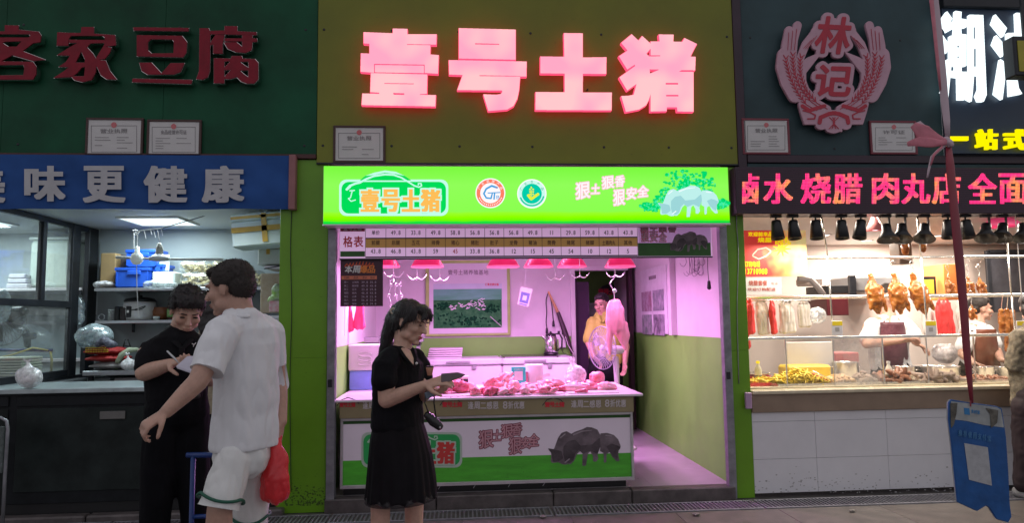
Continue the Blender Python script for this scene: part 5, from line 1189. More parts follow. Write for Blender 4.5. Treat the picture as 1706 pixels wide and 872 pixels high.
for k in range(14):
    px = 1141+rw.random()*34; yt = 427+rw.random()*6; yb_ = 442+rw.random()*20; xx = 2.17-rw.random()*.03
    def pw(a, b): p = P(a, b, xx, 0); return p
    sgn = rw.choice((-1, 1)); pts = [pw(px, yt), pw(px+rw.uniform(-2, 2), (yt+yb_)/2), pw(px, yb_-3), pw(px+sgn*3, yb_), pw(px+sgn*7, yb_-2), pw(px+sgn*9, yb_-6)]
    B().tube(pts, .0022, 5).build('wire_hook', m_wire, wr, smooth=True)
cord([(1179, 427), (1179, 445), (1180, 460), (1181, 470)], .02, 'thin black pull cord hanging by the right shutter rail', r=.003)
# ================================================================== THE BEAN CURD STALL (left)
cool = (.80, .97, 1.0)
def thing_at(name, label, cat, px, py, Y, group=None): return thing(name, label, cat, base(px, py, Y), group)
def sbox(name, label, cat, px0, py0, px1, py1, Y, th, mat, bev=.006, group=None, z=None, zt=None):
    lo, hi = slab(px0, py0, px1, py1, Y, th); lo = list(lo); hi = list(hi)
    if z is not None: lo[2] = z
    o = B().box(lo, hi, bev).build(name, mat); return tag(o, label, cat, group)
# counter
zl = 1.03
lc = thing('dark_counter', 'dark counter with a pale steel top at the left stall', 'counter', (-3.2, .3, GZ))
B().box((-6.5, -.06, zl-.035), (-1.445, .62, zl), .004).build('counter_top', M('worn_steel_top', (.45, .52, .54), .3, metal=.4, var=.15, vs=8), lc)
m_dc = M('counter_dark', (.012, .014, .017), .45, var=.4, vs=6, bump=.05, bs=20, spec=.2)
B().box((-6.5, -.02, .17), (-1.445, .60, zl-.036), .004).build('body', m_dc, lc)
for x0, x1 in ((-6.4, -4.75), (-4.7, -3.42), (-3.36, -2.42), (-2.36, -1.47)):
    B().box((x0, -.034, .90), (x1, -.021, .975), .003).build('upper_rail', m_dc, lc)
    B().box((x0, -.030, .26), (x1, -.021, .88), .003).build('front_panel', M('counter_panel', (.017, .023, .023), .45, var=.45, vs=4, bump=.05, bs=60, spec=.2), lc)
B().box((-6.5, .01, GZ), (-1.445, .5, .169)).build('plinth', m_black, lc)
slab(166, 686, 208, 699, -.045, .01, 'name_plate', M('dull_grey', (.16, .155, .15), .5), lc, .002)
stp = thing('concrete_kerb', 'dark cracked concrete kerb under the left counter', 'kerb', (-3.5, -.1, GZ))
x = -6.4
while x < -1.5: B().box((x+.004, -.10, GZ-.03), (x+.716, .008, GZ+.05), .012).build('kerb_stone', m_step, stp); x += .72
pp_ = thing_at('paper_scrap', 'flat pale scrap of paper lying by the left kerb', 'paper', 140, 862, -.3); pp_.location.z = GZ
c = P(141, 861, GZ+.004, 2); B().box((c.x-.12, c.y-.04, GZ+.003), (c.x+.12, c.y+.05, GZ+.008), .001).build('sheet', M('dirty_paper', (.2, .19, .17), .7), pp_)
fg = thing_at('metal_frame', 'grey rounded tube frame at the far left edge by the counter', 'frame', 2, 845, -.35); fg.location.z = GZ
q_ = [P(*p, -.35) for p in ((-30, 702), (2, 697), (11, 702), (13, 715), (8, 800), (6, 842))]; q_[-1].z = GZ+.01; B().tube(q_, .012, 8).build('tube', m_rail, fg, smooth=True)
q_ = [P(*p, -.35) for p in ((-60, 702), (-60, 842))]; q_[-1].z = GZ+.01; B().tube([P(-30, 702, -.35)]+q_, .012, 8).build('tube', m_rail, fg, smooth=True)
lo, hi = slab(-50, 712, 5, 790, -.34, .012); B().box(lo, hi, .004).build('panel', M('grey_mesh', (.10, .12, .12), .6, var=.3, vs=60), fg)
# glazed partition, dark aluminium
pg = thing('glass_partition', 'dark framed glass partition running back beside the left counter', 'partition', (XL, .9, zl))
def fb_(name, p0, p1, w=.045, par=None, mat=None): 
    a, b_ = Vector(p0), Vector(p1); return B().loft([a, b_], [(w/2, w/2)]*2, 4, cap=False).build(name, mat or m_dark, par)
def pw_(px, py): return P(px, py, XL, 0)
tl, tr = pw_(2, 352), pw_(182, 387)
yA, yB, yM1, yM2 = .02, 1.79, pw_(118, 560).y, pw_(70, 420).y
zT, zM = 2.47, pw_(70, 506).z
def vbox(n, y, w, z0, z1): B().box((XL-.025, y-w/2, z0), (XL+.025, y+w/2, z1), .003).build(n, m_dark, pg)
def hbox(n, z, w, y0, y1): B().box((XL-.022, y0, z-w/2), (XL+.022, y1, z+w/2), .003).build(n, m_dark, pg)
vbox('post', yM1, .13, zl, 2.495); vbox('post', 1.70, .17, zl, 2.495); vbox('post', .05, .06, zl, 2.495)
hbox('top_rail', zT, .05, .08, yM1-.066); hbox('mid_rail', zM, .06, .08, yM1-.066); vbox('mullion', yM2, .06, zM+.031, zT-.026); hbox('top_rail', zT, .05, yM1+.066, 1.614); hbox('bottom_rail', zl+.03, .06, .08, yM1-.066)
for (y0, y1, z0, z1) in ((.08, yM2-.031, zM+.031, zT-.026), (yM2+.031, yM1-.066, zM+.031, zT-.026), (.08, yM1-.066, zl+.061, zM-.031)):
    B().box((XL-.003, y0, z0), (XL+.003, y1, z1)).build('pane', CLEAR('window_glass', (.96, .99, .98), haze=.06, refl=.05), pg)
B().box((XL-.02, .0, GZ), (XL+.02, 1.795, zl-.002)).build('lower_panel', m_dark, pg)
# ceiling light panels
def panel_light(label, X0, X1, Y0, Y1, z, col, power, em_s=1.5, mat='cool_diffuser'):
    t = thing('ceiling_light', label, 'ceiling light', ((X0+X1)/2, (Y0+Y1)/2, z-.02), 'ceiling light panels')
    f = B().box((X0-.015, Y0-.015, z-.018), (X1+.015, Y0, z-.001)).box((X0-.015, Y1, z-.018), (X1+.015, Y1+.015, z-.001)).box((X0-.015, Y0, z-.018), (X0, Y1, z-.001)).box((X1, Y0, z-.018), (X1+.015, Y1, z-.001)); f.build('frame', m_white, t)
    B().box((X0, Y0, z-.012), (X1, Y1, z-.002)).build('diffuser', EM(mat, col, em_s), t)
    l = bpy.data.lights.new('panel_glow', 'AREA'); l.shape = 'RECTANGLE'; l.size = X1-X0; l.size_y = Y1-Y0; l.color = col; l.energy = power
    o = bpy.data.objects.new('panel_glow', l); COL.objects.link(o); o.parent = t; o.location = (0, 0, -.006)
    return t
pA = P(180, 360, 2.5, 2); pB2 = P(296, 374, 2.5, 2)
panel_light('square cool white ceiling light over the shelves of the left stall', -3.13, -2.60, P(240, 361, 2.5, 2).y, P(240, 374, 2.5, 2).y, 2.5, cool, 17)
panel_light('cool ceiling light seen through the glass at the far left', -5.0, -4.3, .95, 1.4, 2.5, cool, 20)
lt_ = thing('added_tube', 'added fill tube, unseen behind the blue banner, for the foam box and counter', 'tube light', (-2.3, .16, 2.44))  # unseen lamp added to light the foam box and counter from the front
B().box((-2.9, .12, 2.483), (-1.7, .20, 2.499), .003).build('batten', m_white, lt_); B().tube([(-2.88, .16, 2.471), (-1.72, .16, 2.471)], .010, 10).build('tube', EM('cool_fill_tube', cool, 5.0), lt_, True)
l = bpy.data.lights.new('added_tube_glow', 'AREA'); l.shape = 'RECTANGLE'; l.size = 1.15; l.size_y = .04; l.color = cool; l.energy = 12
o = bpy.data.objects.new('added_tube_glow', l); COL.objects.link(o); o.parent = lt_; o.location = (0, 0, .018); o.rotation_euler = (-.5, 0, 0)
# shelves
def shelf(px0, px1, py, Y, Yb, label, th=.03, grp='wall shelves of the left stall', ymin=None):
    z = P((px0+px1)/2, py, Y).z; x0, x1 = P(px0, py, Y).x, P(px1, py, Y).x
    t = thing('wall_shelf', label, 'shelf', ((x0+x1)/2, (Y+Yb)/2, z-th), grp)
    B().box((x0, Y, z-th), (x1, Yb, z), .003).build('board', m_steel, t)
    for q in (.12, .5, .88): x = x0+(x1-x0)*q; B().prism([(x-.012, z-th-.001), (x+.012, z-th-.001), (x+.012, z-th-.09), (x-.012, z-th-.09)], Yb-.02, Yb-.002).build('bracket', m_dark, t)
    return z, x0, x1
z1, _, _ = shelf(157, 470, 479, 1.35, 1.795, 'upper steel shelf holding blue crates and bags of bean curd')
z2, _, _ = shelf(158, 470, 533, 1.45, 1.795, 'lower steel shelf holding the rice cooker')
tz = P(200, 618, 1.2).z
tb_ = thing('back_table', 'grey steel work table carrying the rice sacks', 'table', (-2.9, 1.5, FZ))
tx0, tx1 = P(137, 618, 1.2).x, P(470, 618, 1.2).x
B().box((tx0, 1.2, tz-.045), (tx1, 1.79, tz), .004).build('table_top', m_steel, tb_)
for x in (tx0+.03, (tx0+tx1)/2-.3, tx1-.07): B().box((x, 1.24, FZ), (x+.04, 1.28, tz-.046), .003).build('leg', m_dark, tb_); B().box((x, 1.72, FZ), (x+.04, 1.76, tz-.046), .003).build('leg', m_steel, tb_)
B().box((tx0+.02, 1.3, .35), (tx1-.02, 1.75, .37), .003).build('under_shelf', m_steel, tb_)
sbox('storage_box', 'grey storage box under the work table, left one', 'box', 145, 630, 183, 645, 1.32, .3, m_grey, z=.371)
sbox('storage_box', 'pale storage box under the work table, right one', 'box', 190, 630, 250, 645, 1.32, .3, m_wall, z=.371)
# crates
m_crate = M('blue_plastic', (.02, .11, .62), .38, var=.08)
def crate(px0, py0, px1, py1, Y, dp, label, z):
    lo, hi = slab(px0, py0, px1, py1, Y, dp); lo = (lo[0], lo[1], z); t = thing('blue_crate', label, 'crate', ((lo[0]+hi[0])/2, Y+dp/2, z), 'blue plastic crates on the upper shelf')
    w_ = .012; rim = hi[2]-.03
    b = B().box((lo[0]+.012, lo[1]+.012, z+.001), (hi[0]-.012, hi[1]-.012, z+w_)); b.box((lo[0]+.012, lo[1]+.012, z), (hi[0]-.012, lo[1]+.024, rim), .002).box((lo[0]+.012, hi[1]-.024, z), (hi[0]-.012, hi[1]-.012, rim), .002).box((lo[0]+.012, lo[1]+.012, z), (lo[0]+.024, hi[1]-.012, rim), .002).box((hi[0]-.024, lo[1]+.012, z), (hi[0]-.012, hi[1]-.012, rim), .002); b.build('tub', m_crate, t)
    r = B().box((lo[0], lo[1], rim), (hi[0], lo[1]+.02, hi[2]), .003).box((lo[0], hi[1]-.02, rim), (hi[0], hi[1], hi[2]), .003).box((lo[0], lo[1]+.02, rim), (lo[0]+.02, hi[1]-.02, hi[2]), .003).box((hi[0]-.02, lo[1]+.02, rim), (hi[0], hi[1]-.02, hi[2]), .003); r.build('rim', m_crate, t)
    B().box(((lo[0]*.62+hi[0]*.38), lo[1]-.012, rim-.04), ((lo[0]*.25+hi[0]*.75), lo[1]+.001, rim-.002), .004).build('handle', m_crate, t)
    for q in (.06, .94): x = lo[0]+(hi[0]-lo[0])*q; B().box((x-.006, lo[1]+.004, z+.02), (x+.006, lo[1]+.0115, rim-.005)).build('rib', m_crate, t)
    return hi[2]
c1 = crate(190, 446, 249, 478, 1.36, .30, 'lower blue crate directly behind the hanging bulb', z1)
crate(250, 440, 272, 478, 1.42, .28, 'lower blue crate mostly behind the white foam boxes', z1)
crate(208, 416, 262, 445, 1.40, .26, 'upper blue crate stacked on top of the others', c1+.001)
bd = sbox('cardboard_box', 'tall plain cardboard box left of the blue crates', 'box', 167, 422, 192, 478, 1.45, .25, M('cardboard', (.42, .28, .13), .8, var=.1), z=z1)
sbox('storage_box', 'small dark cloudy container between cardboard and blue crates', 'box', 193, 424, 206, 446, 1.55, .2, M('smoke_grey', (.15, .12, .12), .5, var=.3), z=c1+.001 if False else z1)
sbox('foam_box', 'white foam box with lid beside the blue crates', 'foam box', 253, 453, 291, 470, 1.37, .25, M('foam_white', (.70, .76, .74), .7, var=.04), .012, z=z1)
o = B().box((P(270, 450, 1.5).x-.06, 1.48, P(270, 452, 1.5).z), (P(270, 450, 1.5).x+.07, 1.51, P(270, 425, 1.5).z), .008).build('foam_sheet', MATS['foam_white']); tag(o, 'upright white foam lid leaning behind the foam box', 'foam lid')
m_clear = CLEAR('clear_bag', (.97, .99, 1.0), haze=.28, refl=.12, hazecol=(.8, .86, .88))
bag(176, 478, 1.42, .20, .09, 'flat pile of white plastic bags on the upper shelf under the cardboard', z=z1, seed=2, knot=False)
bag(268, 478, 1.3, .34, .10, 'crumpled clear bag hanging over the upper shelf edge', m_clear, z=z1-.02, seed=3, knot=False)
# bags of bean curd puffs
m_puff = M('bean_curd', (.62, .52, .26), .6, var=.2, vs=30, col2=(.80, .72, .48), bump=.15, bs=60)
rp = random.Random(5)
def puffs(px0, px1, py0, py1, Y, label, z, n):
    x0, x1 = P(px0, py1, Y).x, P(px1, py1, Y).x; h = P(px0, py0, Y).z-P(px0, py1, Y).z; t = thing('bean_curd_bag', label, 'bag of bean curd', ((x0+x1)/2, Y+.1, z), 'clear bags of bean curd puffs')
    b = B()
    for k in range(n):
        b.ell((x0+.02+(x1-x0-.04)*rp.random(), Y+.03+rp.random()*.14, z+.02+(h-.045)*rp.random()), (rp.uniform(.03, .045), rp.uniform(.02, .03), rp.uniform(.016, .024)), 1, Matrix.Rotation(rp.uniform(-.6, .6), 3, 'Y') @ Matrix.Rotation(rp.uniform(-1, 1), 3, 'Z'))
    o = b.build('bean_curd', m_puff, t, smooth=True); o['kind'] = 'stuff'
    b = B(); b.box((x0-.005, Y, z+.001), (x1+.005, Y+.2, z+h), .03)
    me = b.voxel(.015, 2, .5, folds=.014, fs=14); add_obj('bag_film', me, CLEAR('puff_film', (.98, .98, .96), haze=.07, refl=.10), t, True)
    return z+h
zz = puffs(299, 354, 453, 478, 1.38, 'lower left clear bag of yellow bean curd puffs', z1, 70); puffs(296, 350, 432, 452, 1.42, 'upper left clear bag of bean curd puffs', zz, 60)
puffs(356, 412, 450, 478, 1.38, 'clear bag of bean curd puffs behind the head of the man in white', z1, 70); puffs(352, 404, 428, 449, 1.42, 'upper clear bag of bean curd puffs above the man in white', zz, 60)
puffs(414, 436, 452, 478, 1.38, 'last clear bag of bean curd puffs right of the man in white', z1, 30)
# rice cooker
rc = thing_at('rice_cooker', 'white rice cooker with black lid on the lower shelf', 'rice cooker', 231, 533, 1.45); rc.location.z = z2; c = Vector((P(231, 533, 1.6).x, 1.62, z2))
B().lathe(c, [(.12, 0), (.135, .01), (.145, .06), (.148, .15), (.14, .185)], 30).build('body', m_white, rc, smooth=True)
B().lathe(c+Vector((0, 0, .186)), [(.146, 0), (.15, .008), (.13, .03), (.07, .045), (.0, .05)], 30).build('lid', m_black, rc, smooth=True)
B().lathe(c+Vector((0, 0, .235)), [(.02, 0), (.022, .015), (0, .02)], 12).build('knob', m_black, rc, smooth=True)
B().box((c.x-.06, c.y-.163, z2+.03), (c.x-.015, c.y-.142, z2+.14), .005).build('switch_panel', m_black, rc); B().box((c.x-.05, c.y-.167, z2+.075), (c.x-.03, c.y-.1635, z2+.10)).build('label', m_paper, rc)
B().tube([Vector((c.x+.02+.1*math.sin(k*.4), c.y-.15-.0*k, z2+.12-.02*math.cos(k*.7))) for k in range(12)], .004, 6).build('cord', m_black, rc, smooth=True)
for k, (a, b_, y0, lab, mt) in enumerate(((190, 198, 511, 'black upright tin left of the rice cooker, left one', m_black), (199, 209, 513, 'black upright tin directly left of the rice cooker', M('dark_brown', (.03, .02, .02), .4)))): sbox('tin', lab, 'tin', a, y0, b_, 531, 1.5, .1, mt, z=z2)
for q in range(5): pass
stk = thing_at('cup_stack', 'stack of pale plastic tubs on the lower shelf left end', 'tub stack', 180, 531, 1.5); stk.location.z = z2
for q in range(6): B().lathe(Vector((stk.location.x, 1.6, z2+.001+q*.019)), [(.04, 0), (.05, .017), (.047, .017), (.038, .002)], 18).build('tub', M('tub_plastic', (.5, .53, .52), .4), stk, smooth=True)
wf = tag(B().tube(arcpts(P(169, 528, 1.5).x, z2+.035, 1.5, .03, 0, 350, 12), .005, 6).build('wire_ring', m_steel, None, True), 'round wire whisk ring at the left end of the lower shelf', 'whisk')
pot = thing_at('clay_pot', 'brown clay pot behind the cooker lead', 'pot', 265, 531, 1.6); pot.location.z = z2
B().lathe((pot.location.x, 1.65, z2), [(.05, 0), (.085, .04), (.09, .09), (.07, .12), (.075, .13), (.065, .13), (.06, .11)], 24).build('pot_body', M('clay', (.28, .10, .04), .5, var=.2), pot, smooth=True)
bo = thing_at('sauce_bottle', 'dark sauce bottle with a green label behind the man in black', 'bottle', 283, 531, 1.5); bo.location.z = z2; cb_ = Vector((bo.location.x, 1.53, z2))
B().lathe(cb_, [(.038, 0), (.04, .01), (.04, .13), (.03, .16), (.016, .18), (.016, .2)], 20).build('bottle_body', M('soy_dark', (.05, .02, .01), .15), bo, smooth=True); B().lathe(cb_+Vector((0, 0, .2)), [(.018, 0), (.018, .02), (0, .021)], 16).build('cap', m_red, bo); B().lathe(cb_+Vector((0, 0, .03)), [(.0405, 0), (.0405, .08)], 20).build('label', M('label_green', (.05, .45, .06), .5, var=.5, vs=40, col2=(.5, .55, .3)), bo, smooth=True)
cp_ = thing_at('plastic_cup', 'small clear plastic tub in front of the clay pot', 'tub', 259, 531, 1.46); cp_.location.z = z2; B().lathe((cp_.location.x, 1.48, z2+.001), [(.025, 0), (.034, .035), (.032, .035), (.023, .003)], 18).build('cup_body', MATS['tub_plastic'], cp_, smooth=True)
# rice sacks
m_sack = M('red_sack', (.42, .03, .03), .6, var=.2, vs=14, bump=.2, bs=80); m_sack2 = M('grey_sack', (.30, .28, .28), .6, var=.2, vs=14, bump=.2, bs=80)
def sack(px0, px1, py, Y, z, h, mat, label, band=None):
    x0, x1 = P(px0, py, Y).x, P(px1, py, Y).x; b = B(); b.ell(((x0+x1)/2, Y+.17, z+h/2), ((x1-x0)*.46, .17, h*.5), 3); b.box((x0+.04, Y+.03, z+h*.3), (x1-.04, Y+.3, z+h*.62), .02)
    me = b.voxel(.012, 4, .5, folds=.01, fs=9, fn=lambda p, n: Vector((p.x, p.y, max(p.z, z+.002)))); o = add_obj('rice_sack', me, mat, None, True); tag(o, label, 'rice sack', 'rice sacks stacked on the work table')
    if band:
        g = B()
        for k in range(26): g.box((x0+.09+(k % 9)*(x1-x0-.2)/9, Y-.004, z+h*.42+(k//9)*.018), (x0+.105+(k % 9)*(x1-x0-.2)/9, Y+.02, z+h*.42+.010+(k//9)*.018))
        g2 = g.build('sack_print', band, o); g2['kind'] = 'stuff'
    return z+h
z3 = sack(134, 215, 618, 1.22, tz, .085, m_sack2, 'grey rice sack at the bottom of the stack'); z4 = sack(128, 205, 607, 1.20, z3-.01, .075, m_sack, 'red rice sack in the middle of the stack'); sack(125, 200, 600, 1.21, z4-.012, .085, m_sack, 'top red rice sack with small yellow print', M('yellow_print', (.75, .5, .04), .5))
gl = tag(B().loft([P(196, 603, 1.18), P(203, 592, 1.18), P(215, 584, 1.2), P(228, 583, 1.25)], [.022, .028, .028, .02], 12).build('cloth_roll', M('sage_cloth', (.34, .38, .27), .8, var=.15, vs=20), None, True), 'pale sage cloth folded over the right end of the rice sacks', 'cloth')
m_cbag = CLEAR('crinkled_bag', (.9, .97, 1.0), haze=.42, refl=.25, hazecol=(.55, .66, .70))
bag(154, 583, 1.25, .34, .30, 'big bluish clear plastic bag resting on the rice sacks', m_cbag, z=z4+.05, seed=8, knot=False, size=.012)
tag(vox(B().loft([P(163, 574, 1.14), P(172, 568, 1.14), P(190, 576, 1.14)], [.03, .045, .03], 10).ell(P(180, 572, 1.13), .04, 2), 'bundle', M('navy_bundle', (.02, .02, .045), .5, var=.5, vs=30, col2=(.2, .2, .25)), size=.008, folds=.012, fs=20), 'dark knotted bundle lying on the top rice sack', 'bundle')
bag(214, 613, 1.12, .13, .17, 'small white plastic bag with handles on the work table', z=tz, seed=6)
bn_ = thing_at('bent_stand', 'small black A shaped wire stand behind the rice sacks', 'stand', 212, 583, 1.5); B().tube([P(204, 583, 1.5), P(209, 566, 1.5), P(213, 566, 1.5), P(219, 583, 1.5)], .007, 6).tube([P(206, 577, 1.5), P(217, 577, 1.5)], .005, 6).build('wire', m_black, bn_, smooth=True)
bag(48, 645, -.0, .20, .21, 'white plastic bag with loop handles on the counter at the far left', z=zl, seed=9)
# hanging bulb, fly fan and string
hb_ = thing_at('hanging_bulb', 'unlit white bulb hanging on white cords under the left ceiling', 'bulb lamp', 229, 446, .9)
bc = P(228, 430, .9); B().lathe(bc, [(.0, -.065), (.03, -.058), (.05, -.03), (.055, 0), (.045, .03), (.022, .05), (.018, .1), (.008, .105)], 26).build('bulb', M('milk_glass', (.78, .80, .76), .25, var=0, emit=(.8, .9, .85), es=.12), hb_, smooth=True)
B().tube([bc+Vector((0, 0, .1)), P(229, 390, .9)], .004, 6).build('cord', m_white, hb_); B().tube([P(223, 414, .92), P(223, 388, .92)], .005, 6).build('cord', m_white, hb_)
B().tube([bc+Vector((0, 0, -.06)), P(228, 480, .9), P(231, 530, 1.0)], .004, 6).build('lead', m_white, hb_)
kn = B()
for k in range(9): kn.ell(P(222+rp.random()*10, 383+rp.random()*8, .9), .010, 1)
tag(kn.build('cord_knot', m_white, hb_, smooth=True), kind='stuff')
ln = thing_at('wrapped_line', 'slanting line wrapped in white plastic strips under the left ceiling', 'line', 300, 372, .9)
B().tube([P(222, 386, .9), P(272, 380, .9)], .006, 6).build('white_wrap', m_white, ln); B().tube([P(272, 380, .9), P(375, 350, .9)], .004, 6).build('dark_line', m_dark, ln)
for x, y, l_ in ((240, 388, 10), (250, 385, 6), (256, 388, 8), (262, 386, 14), (268, 384, 9)): B().tube([P(x, y-3, .9), P(x+2, y+l_*.5, .9), P(x+3, y+l_, .9)], .004, 5).build('strip_end', m_white, ln)
flf = thing_at('fly_fan', 'pale fly chasing fan with a cone motor and long thin blades', 'fly fan', 265, 436, .9)
fc = P(265, 432, .9); B().lathe(fc, [(.0, -.02), (.08, -.015), (.088, 0), (.085, .015), (.05, .035), (.028, .05)], 26).build('disc', m_white, flf, smooth=True)
B().lathe(fc+Vector((0, 0, .05)), [(.035, 0), (.03, .05), (.018, .09), (.008, .1)], 20).build('cone_motor', M('putty', (.5, .48, .43), .5), flf, smooth=True); B().tube([fc+Vector((0, 0, .15)), P(263, 386, .9)], .004, 6).build('cord', m_white, flf)
for e in ((193, 429), (372, 433)): B().loft([fc+Vector((.06*(1 if e[0] > 265 else -1), 0, .0)), P(*e, .9)], [(.010, .004), (.014, .003)], 8, side=(0, 0, 1)).build('blade', M('blade_white', (.6, .6, .56), .5), flf, smooth=True)
# foam boxes hung at the upper right
def foam(cx, cy, wpx, hpx, Y, rot, label, tape, dp=.3):
    c = P(cx, cy, Y); sc_ = (P(cx+10, cy, Y).x-P(cx, cy, Y).x)/10; w_, h_ = wpx*sc_, hpx*sc_
    t = thing('foam_box', label, 'foam box', (c.x, Y+dp/2, c.z-h_/2), 'taped foam boxes in the upper corner of the left stall'); R = Matrix.Rotation(rot, 3, 'Y')
    B().box((c.x-w_/2, Y, c.z-h_/2), (c.x+w_/2, Y+dp, c.z+h_/2*.55), .012, R).build('box_body', MATS['foam_white'], t)
    u = R@Vector((0, 0, 1)); cc_ = c+u*(h_*.39); B().box((cc_.x-w_/2-.006, Y-.006, cc_.z-h_*.11), (cc_.x+w_/2+.006, Y+dp+.006, cc_.z+h_*.11), .01, R).build('lid', MATS['foam_white'], t)
    for (u0, v0, u1, v1) in tape:
        cu = Vector((c.x, Y, c.z))+R@Vector((((u0+u1)/2-.5)*w_, 0, (.5-(v0+v1)/2)*h_)); B().box((cu.x-(u1-u0)*w_/2, Y-.010, cu.z-(v1-v0)*h_/2), (cu.x+(u1-u0)*w_/2, Y-.0075, cu.z+(v1-v0)*h_/2), 0, R).build('tape', M('brown_tape', (.66, .38, .06), .4, var=.1), t)
foam(431, 382, 90, 56, .45, math.radians(-5), 'big white foam box crossed by orange tape hanging by the banner', [(0, .40, 1, .56), (.56, .02, .66, .9), (0, .06, 1, .15)])
foam(454, 424, 50, 36, .8, 0, 'white foam box with yellow and black tape under the big one', [(.0, .02, 1, .22), (.30, .02, .42, .5)])
tp = thing_at('mesh_tray', 'grey metal tray jutting out below the second foam box', 'tray', 458, 446, .75); lo, hi = slab(440, 443, 474, 448, .75, .4); B().box(lo, hi, .003).build('tray_plate', m_steel, tp); B().tube([Vector(lo)+Vector((0, 0, 0)), Vector((hi[0], lo[1], lo[2]+.03))], .006, 6).build('tray_edge', m_dark, tp)
br = sbox('checked_board', 'light brown checked board standing at the right end of the shelves', 'board', 434, 456, 470, 522, 1.2, .03, M('checked_tan', (.42, .30, .20), .6, var=.2, vs=16, col2=(.52, .42, .32)), .004)
bg_ = tag(vox(B().ell(P(461, 488, 1.0), (.05, .04, .09), 2).ell(P(455, 498, 1.0), (.05, .04, .04), 2), 'hanging_bag', M('lime_bag', (.25, .45, .05), .5, var=.5, vs=14, col2=(.5, .5, .5)), size=.01, folds=.02, fs=14), 'lime and grey crumpled bag hanging by the green pillar', 'bag')
cf = sbox('small_box', 'small pink and white printed box below the lime bag', 'box', 448, 502, 470, 520, .95, .1, M('pinkwhite', (.55, .45, .46), .6, var=.4, vs=20, col2=(.5, .15, .2)), .004)
shelf(448, 472, 526, .9, 1.3, 'short steel shelf stub next to the green pillar', grp=None)
# room beyond the glass
zsn = P(60, 480, 1.6).z; nsb = thing('wall_shelf', 'long pale shelf beyond the glass partition', 'shelf', (-4.8, 1.85, zsn-.03))
B().box((-6.5, 1.6, zsn-.03), (-3.78, 2.09, zsn), .003).build('board', m_wall, nsb); B().box((-6.5, 1.6, zsn-.075), (-3.78, 1.62, zsn-.031), .003).build('front_lip', m_dark, nsb)
bx = thing('storage_bin', 'big pale storage bin on the shelf beyond the glass', 'bin', (P(82, 475, 1.65).x, 1.85, zsn)); lo, hi = slab(48, 400, 116, 478, 1.68, .38); B().box((lo[0], lo[1], zsn+.001), (hi[0], hi[1], hi[2]), .03).build('bin_body', M('pale_green_plastic', (.58, .66, .60), .4, var=.04), bx); B().box((lo[0]-.01, lo[1]-.01, hi[2]+.001), (hi[0]+.01, hi[1]+.01, hi[2]+.03), .01).build('lid', M('pale_plastic', (.6, .66, .64), .4), bx)
ts2 = thing('container_stack', 'flat stack of white lidded trays on the shelf beyond the glass', 'tray stack', (P(30, 475, 1.62).x, 1.8, zsn))
for q in range(3): lo, hi = slab(10+q*2, 470-q*8, 46-q*2, 477-q*8, 1.61, .3); B().box((lo[0], lo[1], zsn+.001+q*.048), (hi[0], hi[1], zsn+.045+q*.048), .008).build('tray', m_wall, ts2)
fz = thing('glass_case', 'grey back panel case below the shelf beyond the glass', 'cabinet', (-4.9, 1.9, FZ)); B().box((-6.4, 1.75, FZ), (-3.8, 2.09, 1.16), .01).build('cabinet_body', M('case_pale', (.50, .56, .56), .4, var=.06), fz); B().box((-6.4, 1.9, 1.161), (-3.8, 2.09, 1.62), .01).build('back_panel', M('case_grey', (.24, .29, .31), .4, var=.1), fz); B().box((-6.4, 1.72, 1.145), (-3.8, 1.749, 1.18), .004).build('front_edge', m_wall, fz)
rl = thing('blue_rail', 'dark blue rail with yellow straps beyond the glass', 'rail', base(45, 590, 1.3)); B().tube([P(-60, 584, 1.3), P(87, 584, 1.3)], .014, 8).build('bar', M('navy_bar', (.02, .04, .14), .4), rl, smooth=True); B().tube([P(84, 585, 1.3), P(86, 600, 1.3), P(85, 625, 1.3)], .012, 6).build('strap', M('strap_yellow', (.5, .42, .15), .6), rl, smooth=True); B().tube([P(-20, 600, 1.28), P(20, 592, 1.28), P(55, 580, 1.28), P(80, 584, 1.28)], .008, 6).build('strap', MATS['strap_yellow'], rl, smooth=True); B().tube([P(-60, 584, 1.3), P(-60, 584, 1.74)], .01, 6).build('bracket', m_dark, rl)
fs_ = thing('foam_tray_stack', 'stack of cream foam trays at the far left edge', 'tray stack', base(14, 640, .9))
for q in range(9): lo, hi = slab(-40, 634-q*4.6, 36+(q % 3), 637-q*4.6, .9, .3); B().box(lo, hi, .003).build('foam_tray', M('cream_foam', (.62, .63, .52), .7, var=.05), fs_)
lo, hi = slab(-60, 638, 90, 646, .85, .5); tag(B().box(lo, (hi[0], 1.5, lo[2]+.03), .004).box((lo[0], lo[1], FZ), (lo[0]+.04, lo[1]+.04, lo[2])).box((hi[0]-.04, lo[1], FZ), (hi[0], lo[1]+.04, lo[2])).build('side_bench', m_steel), 'steel bench beyond the glass under the foam trays', 'bench')
